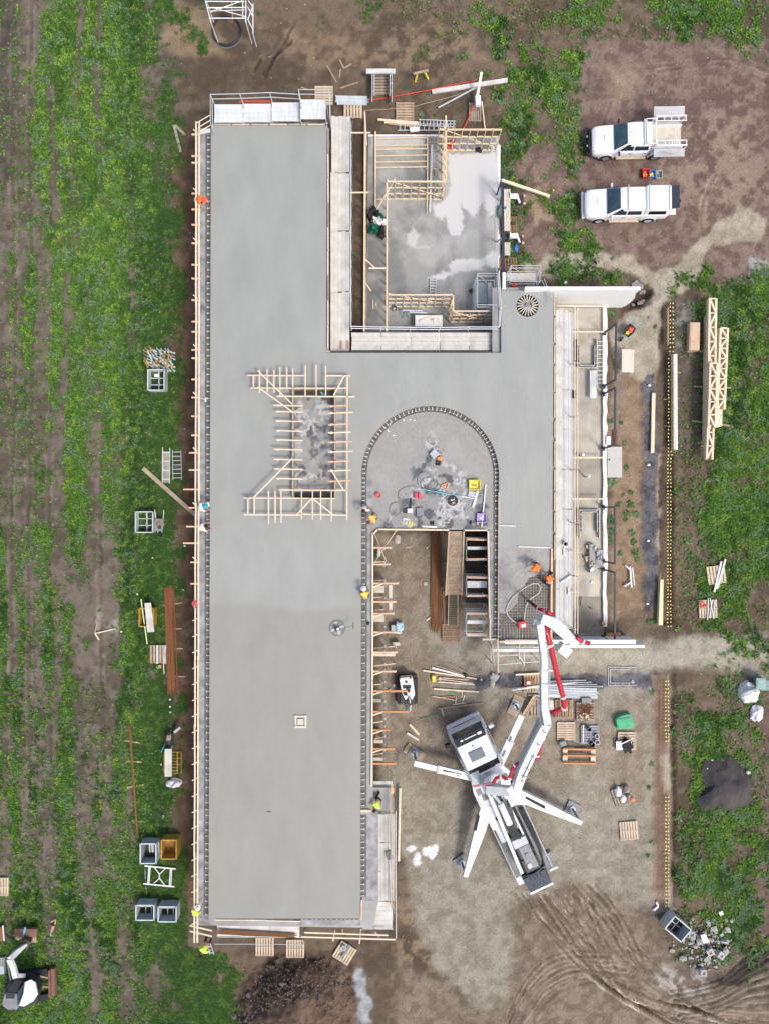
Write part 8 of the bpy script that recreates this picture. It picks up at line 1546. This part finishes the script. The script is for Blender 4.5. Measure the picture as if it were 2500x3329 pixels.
MB().box(G(*E(20,1490),.25),(.4,.5,.2)).build("blue_grey_crate",M_ZN2,label="blue grey crate at the left edge below the hollow blocks",cat="crate");MB().box(G(*E(12,1050),.2),(.35,.9,.35),.1).build("rusty_crate",M_RUST,label="rusty red crate with white rim at the left edge",cat="crate");MB().bar(G(*E(35,960),.4),G(*E(50,1145),.4),.07,.06).build("white_rim_bar",M_WHITE,label="white bar on the rusty crate at the left edge",cat="bar")
# ---------------------------------------------------------------- right edge: sacks, bin, mesh sheet
sk1=MB().blob(G(2430,2252,.05),(.66,.68,.75),.18,1.6,3,11,True).build("bulk_bag",M_BAG,label="large white bulk bag by the green bin at the right edge",cat="bulk bag");MB().blob(G(2458,2318,.05),(.42,.55,.45),.2,1.8,3,12,True).build("bulk_bag",M_BAG,label="smaller white bulk bag with a tied neck below the large one",cat="bulk bag")
t_=thing("wheelie_bin","grey green lidded bin at the right edge beside the bulk bags","bin",G(2474,2223));MB().box(G(2474,2223,.5),(.56,.62,1.0),0,1.1,1.1).build("bin_body",mat("grey green plastic",(.16,.27,.25),.5,0,.12,3),t_,bevel=.04);MB().box(G(2474,2223,1.04),(.64,.72,.06)).build("lid",mat("grey green lid",(.22,.35,.33),.5,0,.1,3),t_,bevel=.03);MB().box(G(2474,2223,1.08),(.4,.48,.03)).build("lid_panel",mat("grey green lid",(.22,.35,.33),.5,0,.1,3),t_,bevel=.01)
mb=MB();gp=[(2290,2475),(2370,2455),(2410,2490),(2445,2520),(2450,2560),(2440,2615),(2380,2640),(2330,2625),(2280,2645),(2262,2600),(2290,2560),(2280,2510)]
cc_=G(2360,2550,.55);vs=[cc_]; 
for ring_,(f_,h_) in enumerate(((.5,.42),(1.0,.06))):
    for x,y in gp:vs.append(G(2360 + (x-2360)*f_,2550 + (y-2550)*f_,h_ + random.uniform(-.03,.10)))
n=len(gp);mb.add(vs,[(0,1+(k+1) % n,1+k) for k in range(n)] + [(1+k,1+(k+1) % n,1+n+(k+1) % n,1+n+k) for k in range(n)])
o=mb.build("shade_mesh_sheet",mat("black mesh over soil",(.018,.018,.022),.8,0,0,.5,col2=(.075,.066,.062),detail=5,contrast=1.6),label="black mesh sheet draped over a low heap in the right grass",cat="sheet");o.modifiers.new("s",'SOLIDIFY').thickness=.03
for x,y,r_ in ((2432,2512,.16),(2316,2472,.05),(2300,2500,.05),(2323,2500,.04)):MB().blob(G(x,y,.25),(r_,r_*.7,r_*.6),.3,2,2,x).build("stone",M_TIM if r_>.1 else M_WHITE,label=f"{'tan rock holding the upper right corner' if r_ > .1 else 'small white stone near the upper left fold'} of the black mesh sheet",cat="stone",group="stones on the black mesh sheet")
t_=thing("downpipe_elbow","white angled drainpipe piece beside the diagonal stillage","pipe",G(2133,2945));MB().tube([G(2134,2934,.12),G(2139,2948,.12),(G(2124,2961,.12))],.075,10).build("elbow",M_WHITE,t_)
MB().box(G(2343,2969,.12),(.24,.22,.2),.4).build("white_block",M_WHITE,label="white cube in the grass right of the diagonal stillage",cat="block")
for i,y in enumerate((1302,1511,1758,1963)):MB().blob(G(2111 - i*2.0,y - (50 if i==0 else 0),.08),(.11,.08,.07),.1,1,2,i).build("white_marker",M_WHITE,label=f"white marker stone on the dark gravel strip, {['northernmost', 'second from north', 'third from north', 'southernmost'][i]}",cat="marker")
# ---------------------------------------------------------------- rubble and rocks
rr_=random.Random(3)
def chunk(m,s_,sd):
    mb=MB();mb.blob((0,0,s_*.3),(s_,s_*.75,s_*.55),.5,1.3,1,sd);return mb
pro=[chunk(None,1.0,k).build("rubble_chunk",M_RUB) for k in range(6)]
for o in pro:o.location=(0,0,0)
used=[False]*6
big=[(2318,3018,.26),(2296,3118,.24),(2354,3058,.32),(2352,3090,.30),(2218,3114,.26),(2182,3090,.22),(2332,3095,.30),(2310,3090,.26),(2284,3160,.26),(2250,3040,.28),(2270,3058,.26),(2300,2995,.22),(2360,3020,.3)]
pos=[(x,y,s_) for x,y,s_ in big]
while len(pos)<260:
    x=rr_.gauss(2290,42);y=rr_.gauss(3075,42)
    if 2165<x<2385 and 2985<y<3185:pos.append((x,y,abs(rr_.gauss(.045,.04)) + .035))
for i,(x,y,s_) in enumerate(pos):
    k=i % 6
    if not used[k]:o=pro[k];used[k]=True
    else:o=pro[k].copy();COL.objects.link(o)
    o.location=G(x,y,.02 + (.12 if s_<.2 and rr_.random()<.4 else 0));o.scale=(s_,s_,s_);o.rotation_euler=(rr_.uniform(-.3,.3),rr_.uniform(-.3,.3),rr_.uniform(0,6.3))
    tag(o,f"{'large' if i < 13 else 'small'} pale concrete chunk in the {where(x, y, 2290, 3075)} of the rubble heap","rubble","pale concrete rubble by the diagonal stillage")
mb=MB();mb.box(G(2290,3052,.5),(.34,.55,.12),.35);mb.build("concrete_slab_piece",M_WHITE,label="white rectangular slab piece on the rubble heap",cat="slab piece")
for i,(x,y) in enumerate(((2246,3036),(2306,3094),(2342,3104),(2284,3160))):MB().tray(G(x,y,.3),(.42,.42,.2),.12,.5*i).build("hollow_block",M_RUB,label=f"broken block with a square hole on the rubble heap, {['upper left', 'centre', 'right', 'bottom'][i]}",cat="block")
pro=[]
for k in range(6):o=chunk(None,1.0,20+k).build("rock",M_BASALT);o.location=(0,0,0);pro.append(o)
used=[False]*6;pos=[(902,3123,.16),(810,3236,.24),(776,3266,.26),(763,3299,.28),(852,3329,.26),(800,3316,.2),(938,3283,.15),(919,3198,.2),(1106,3202,.14),(939,3248,.12),(889,3145,.14),(850,3172,.12),(1080,3283,.12),(816,3270,.14),(1100,3160,.13)]
while len(pos)<150:
    x=rr_.uniform(770,1150);y=rr_.uniform(3100,3329)
    if sdpoly(np.array([x]),np.array([y]),[(760,3340),(800,3210),(850,3150),(930,3100),(1130,3110),(1150,3340)])[0]<0:pos.append((x,y,rr_.uniform(.03,.09)))
for i,(x,y,s_) in enumerate(pos):
    k=i % 6
    if not used[k]:o=pro[k];used[k]=True
    else:o=pro[k].copy();COL.objects.link(o)
    o.location=G(x,y,-.2*s_);o.scale=(s_,s_,s_);o.rotation_euler=(0,0,rr_.uniform(0,6.3))
    tag(o,f"{'large grey boulder' if i < 15 else 'small rock'} in the {where(x, y, 950, 3220)} of the dark soil heap","rock","rocks on the dark soil heap")
N=1500;mb=MB()
for k in range(N):
    x=rr_.uniform(765,1155);y=rr_.uniform(3100,3340)
    if sdpoly(np.array([x]),np.array([y]),[(760,3350),(800,3215),(850,3150),(930,3105),(1130,3115),(1155,3350)])[0]>0:continue
    p=G(x,y,.01);s_=rr_.choice((.02,.03,.03,.05));mb.box(tuple(p),(s_*2.2,s_*1.7,s_*1.6),rr_.uniform(0,3),.6,.6)
mb.build("gravel_fragments",mat("soil stones",(.13,.095,.075),.9,0,.0,9,col2=(.30,.25,.21)),label="small stones crusting the dark soil heap",cat="stones",kind="stuff")
# ---------------------------------------------------------------- people
def skin(name,verts,edges,radii,m,parent,root=0,sub=2,**kw):
    org=rootloc(parent) if parent else Vector((0,0,0))
    me=bpy.data.meshes.new(name);me.from_pydata([tuple(Vector(v)) for v in verts],edges,[]);o=bpy.data.objects.new(name,me);COL.objects.link(o);o.parent=parent
    sk=o.modifiers.new("skin",'SKIN'); 
    for i,r_ in enumerate(radii):d=me.skin_vertices[0].data[i];d.radius=(r_,r_) if not isinstance(r_,tuple) else r_;d.use_root=(i==root)
    sk.use_smooth_shade=True;s2=o.modifiers.new("sub",'SUBSURF');s2.levels=s2.render_levels=sub;me.materials.append(m)
    if parent:o.parent=parent
    return tag(o,**kw)
def person(label,px,py,zf,head,pitch=10,hip=.92,top=M_HVO,legs=M_NAVY,hat=M_HAIR,reach=(.35,.2),stance=.16,kneel=False,feet=0.0,arms=None,hatkind="hair"):
    """head: compass direction faced in degrees (0=+x); the joints are laid out in local space x forward, y left"""
    t_=thing("person",label,"person",P(px,py,zf),R(head),group=None);pt_=R(pitch)
    f=Vector((math.sin(pt_),0,math.cos(pt_)))
    pel=Vector((0,0,hip));sp_=pel + f*.20;ch=pel + f*.40;nk=pel + f*.54;hd=nk + (f*.6 + Vector((.25,0,.4))).normalized()*.17 if pitch>40 else nk + f*.16
    hdt=hd + (hd-nk).normalized()*.08;V=[pel,sp_,ch,nk,hd,hdt];E_=[(0,1),(1,2),(2,3),(3,4),(4,5)];Rr=[.13,.12,.15,.058,.092,.07]
    shs,hnds,knees,anks=[],[],[],[]
    for s_ in (1,-1):
        sh_=ch + Vector((0,s_*.19,.06));tgt=pel + Vector((reach[0] + .25*math.sin(pt_),s_*reach[1],.05 - reach[0]*.3 - .35*math.sin(pt_)))
        if arms:tgt=Vector(arms[0 if s_>0 else 1])
        el=(sh_ + tgt)/2 + Vector((-.08,s_*.07,-.06));d=(tgt - el); 
        if d.length>.28:tgt=el + d.normalized()*.28
        i=len(V);V += [sh_,el,tgt];E_ += [(2,i),(i,i+1),(i+1,i+2)];Rr += [.065,.048,.03];shs.append((sh_,el,tgt))
        dr=(tgt-el).normalized();pm=tgt + dr*.06;j=len(V);V.append(pm);E_.append((i+2,j));Rr.append(.034)
        sd=Vector((-dr.y,dr.x,0)).normalized() if abs(dr.z)<.95 else Vector((0,1,0))
        for k,(o_,l_) in enumerate(((-.028,.060),(-.010,.072),(.010,.068),(.028,.054))):
            a=pm + dr*.03 + sd*o_;b_=a + dr*l_*.6 + Vector((0,0,-.01));c=b_ + dr*l_*.35 + Vector((0,0,-.022));n=len(V);V += [a,b_,c];E_ += [(j,n),(n,n+1),(n+1,n+2)];Rr += [.010,.009,.008]
        n=len(V);a=tgt + sd*.035*s_ + dr*.035;V += [a,a + dr*.035 + sd*.015*s_];E_ += [(i+2,n),(n,n+1)];Rr += [.011,.009]
        hp=Vector((0,s_*.09,hip-.04))
        if kneel:kn=Vector((.28 if s_>0 else .10,s_*.16,.42 if s_>0 else .08));an=Vector((.24 if s_>0 else -.30,s_*.16,.08))
        else:
            an=Vector((feet*s_*.5,s_*stance,.08));kn=(hp + an)/2 + Vector((max(0,.88-hip)*.7 + .04,s_*.02,0))
        toe=an + Vector((.18,s_*.02,-.04));i=len(V);V += [hp,kn,an,toe];E_ += [(0,i),(i,i+1),(i+1,i+2),(i+2,i+3)];Rr += [.095,.065,.045,.04];knees.append((hp,kn,an,toe))
    n=len(V);V.append(hd + Vector((.10,0,-.0)));E_.append((4,n));Rr.append(.014)
    o=skin("body",V,E_,Rr,M_SKIN,t_)
    VV=[sp_ - f*.10,sp_,ch,nk - f*.05];EE=[(0,1),(1,2),(2,3)];RR_=[.155,.15,.175,.085]
    for sh_,el,tg in shs:i=len(VV);VV += [sh_,sh_.lerp(el,.85)];EE += [(2,i),(i,i+1)];RR_ += [.085,.065]
    skin("shirt",VV,EE,RR_,top,t_)
    VV=[pel + f*.06,pel - Vector((0,0,.03))];EE=[(0,1)];RR_=[.145,.14]
    for hp,kn,an,toe in knees:i=len(VV);VV += [hp,kn,an + Vector((0,0,.04))];EE += [(1,i),(i,i+1),(i+1,i+2)];RR_ += [.11,.08,.06]
    skin("trousers",VV,EE,RR_,legs,t_)
    for hp,kn,an,toe in knees:skin("boot",[an + Vector((-.03,0,.02)),toe + Vector((0,0,.01))],[(0,1)],[.062,.05],M_BLACK,t_)
    ax=(hd-nk).normalized()
    if hatkind=="hat":
        def on(mb):q=Vector((0,0,1)).rotation_difference(ax*.6 + Vector((0,0,.6))).to_matrix().to_4x4();return mb.xform(Matrix.Translation(hd + ax*.05) @ q)
        local_part(t_,on(MB().blob((0,0,.01),(.125,.115,.10),0,1,3,0,True)),"hard_hat",hat,smooth=True);local_part(t_,on(MB().cyl((.02,0,0),.17,.015,20)),"hat_brim",hat)
    else:local_part(t_,MB().blob(hd + ax*.035 - Vector((.02,0,-.01)),(.108,.102,.105),.06,3,3,1),"hair",hat,smooth=True)
    for v in (0,):pass
    return t_
M_HATO=mat("orange hard hat",(.85,.26,.05),.4,0,.04,3);M_HATW=mat("white cap",(.80,.80,.78),.6,0,.04,3);M_HATT=mat("teal cap",(.03,.35,.42),.6,0,.05,3);M_HATR=mat("red cap",(.75,.10,.05),.5,0,.05,3);M_WHT=mat("white work trousers",(.70,.70,.68),.8,0,.1,8);M_HVM=mat("orange yellow vest",(.90,.42,.08),.7,0,0,2.5,col2=(.85,.65,.10),contrast=2)
person("person in orange vest and red cap bending over the upper west slab edge",648,664,ZD,-20,62,.85,M_HVO,M_WHT,M_HATR,hatkind="hat")
person("person in white shirt and teal cap holding a float at the west slab edge",655,1652,ZD,12,50,.85,M_SHW,M_WHT,M_HATT,reach=(.45,.2),hatkind="hat")
person("dark haired person in cream shirt crouching at the west slab edge",656,1720,ZD,20,55,.62,M_SHW,M_GRYT,M_HAIR,reach=(.4,.2))
person("person in yellow vest leaning over the south-west slab edge, head down",640,2956,ZD,62,70,.82,M_HVY,M_NAVY,M_HATW,hatkind="hat")
person("person in yellow vest and navy trousers climbing at the slab's south-west corner",682,3046,2.9,245,45,.80,M_HVY,M_NAVY,M_HAIR,reach=(.2,.45))
person("dark haired person in white shirt on the left of the arched deck",1188,1647,ZD,255,25,.90,M_SHW,M_GRYT,M_HAIR,reach=(.15,.4))
person("person in orange and yellow vest bending with a tool beside the arched deck edge",1222,1675,ZD,225,58,.85,M_HVM,M_GRYT,mat("brown hair",(.12,.05,.03),.7,0,.2,8))
person("person in orange yellow vest smoothing concrete west of the courtyard",1190,1942,ZD,100,60,.75,M_HVM,M_GRYT,M_HATW,hatkind="hat")
person("person in orange vest and orange hard hat standing in the wet pour",1744,1838,3.45,195,38,.85,M_HVO,M_NAVY,M_HATO,reach=(.5,.15),hatkind="hat")
person("person in orange jacket bent over the rebar mesh beside the side board",1771,1894,3.5,80,72,.85,M_HVO,M_NAVY,M_HAIR,reach=(.3,.2))
person("person in yellow vest with black hair kneeling on the south-east landing",1233,2592,3.0,238,55,.5,M_HVY,M_BLACK,M_HAIR,kneel=True,reach=(.35,.3))
MB().blob(P(636,1962,4.25),(.18,.24,.12),.4,2.4,3,3).build("red_net_bag",mat("faded red net",(.62,.12,.14),.7,0,.2,6),label="faded red net bag hung on the west guard rail",cat="bag");MB().blob(P(1272,2570,3.85),(.14,.22,.10),.4,2.4,3,6).build("pink_cloth",M_PINK,label="pink cloth hung over the rail by the kneeling worker",cat="cloth")
t_=thing("bull_float","small white hand float on a short handle at the west slab edge","float",P(678,1640,ZS));MB().box(P(678,1640,ZS+.05),(.12,.3,.03),.2).build("blade",M_WHITE,t_);MB().tube([P(665,1641,ZS+.15),P(676,1640,ZS+.07)],.02).build("handle",M_TIM,t_)
t_=thing("bull_float","small white hand float on a short handle on the upper west deck margin","float",P(664,1299,ZD));MB().box(P(669,1299,ZD+.1),(.09,.26,.03)).build("blade",M_WHITE,t_);MB().tube([P(648,1292,ZD+.5),P(667,1298,ZD+.14)],.015).build("handle",M_WHITE,t_)
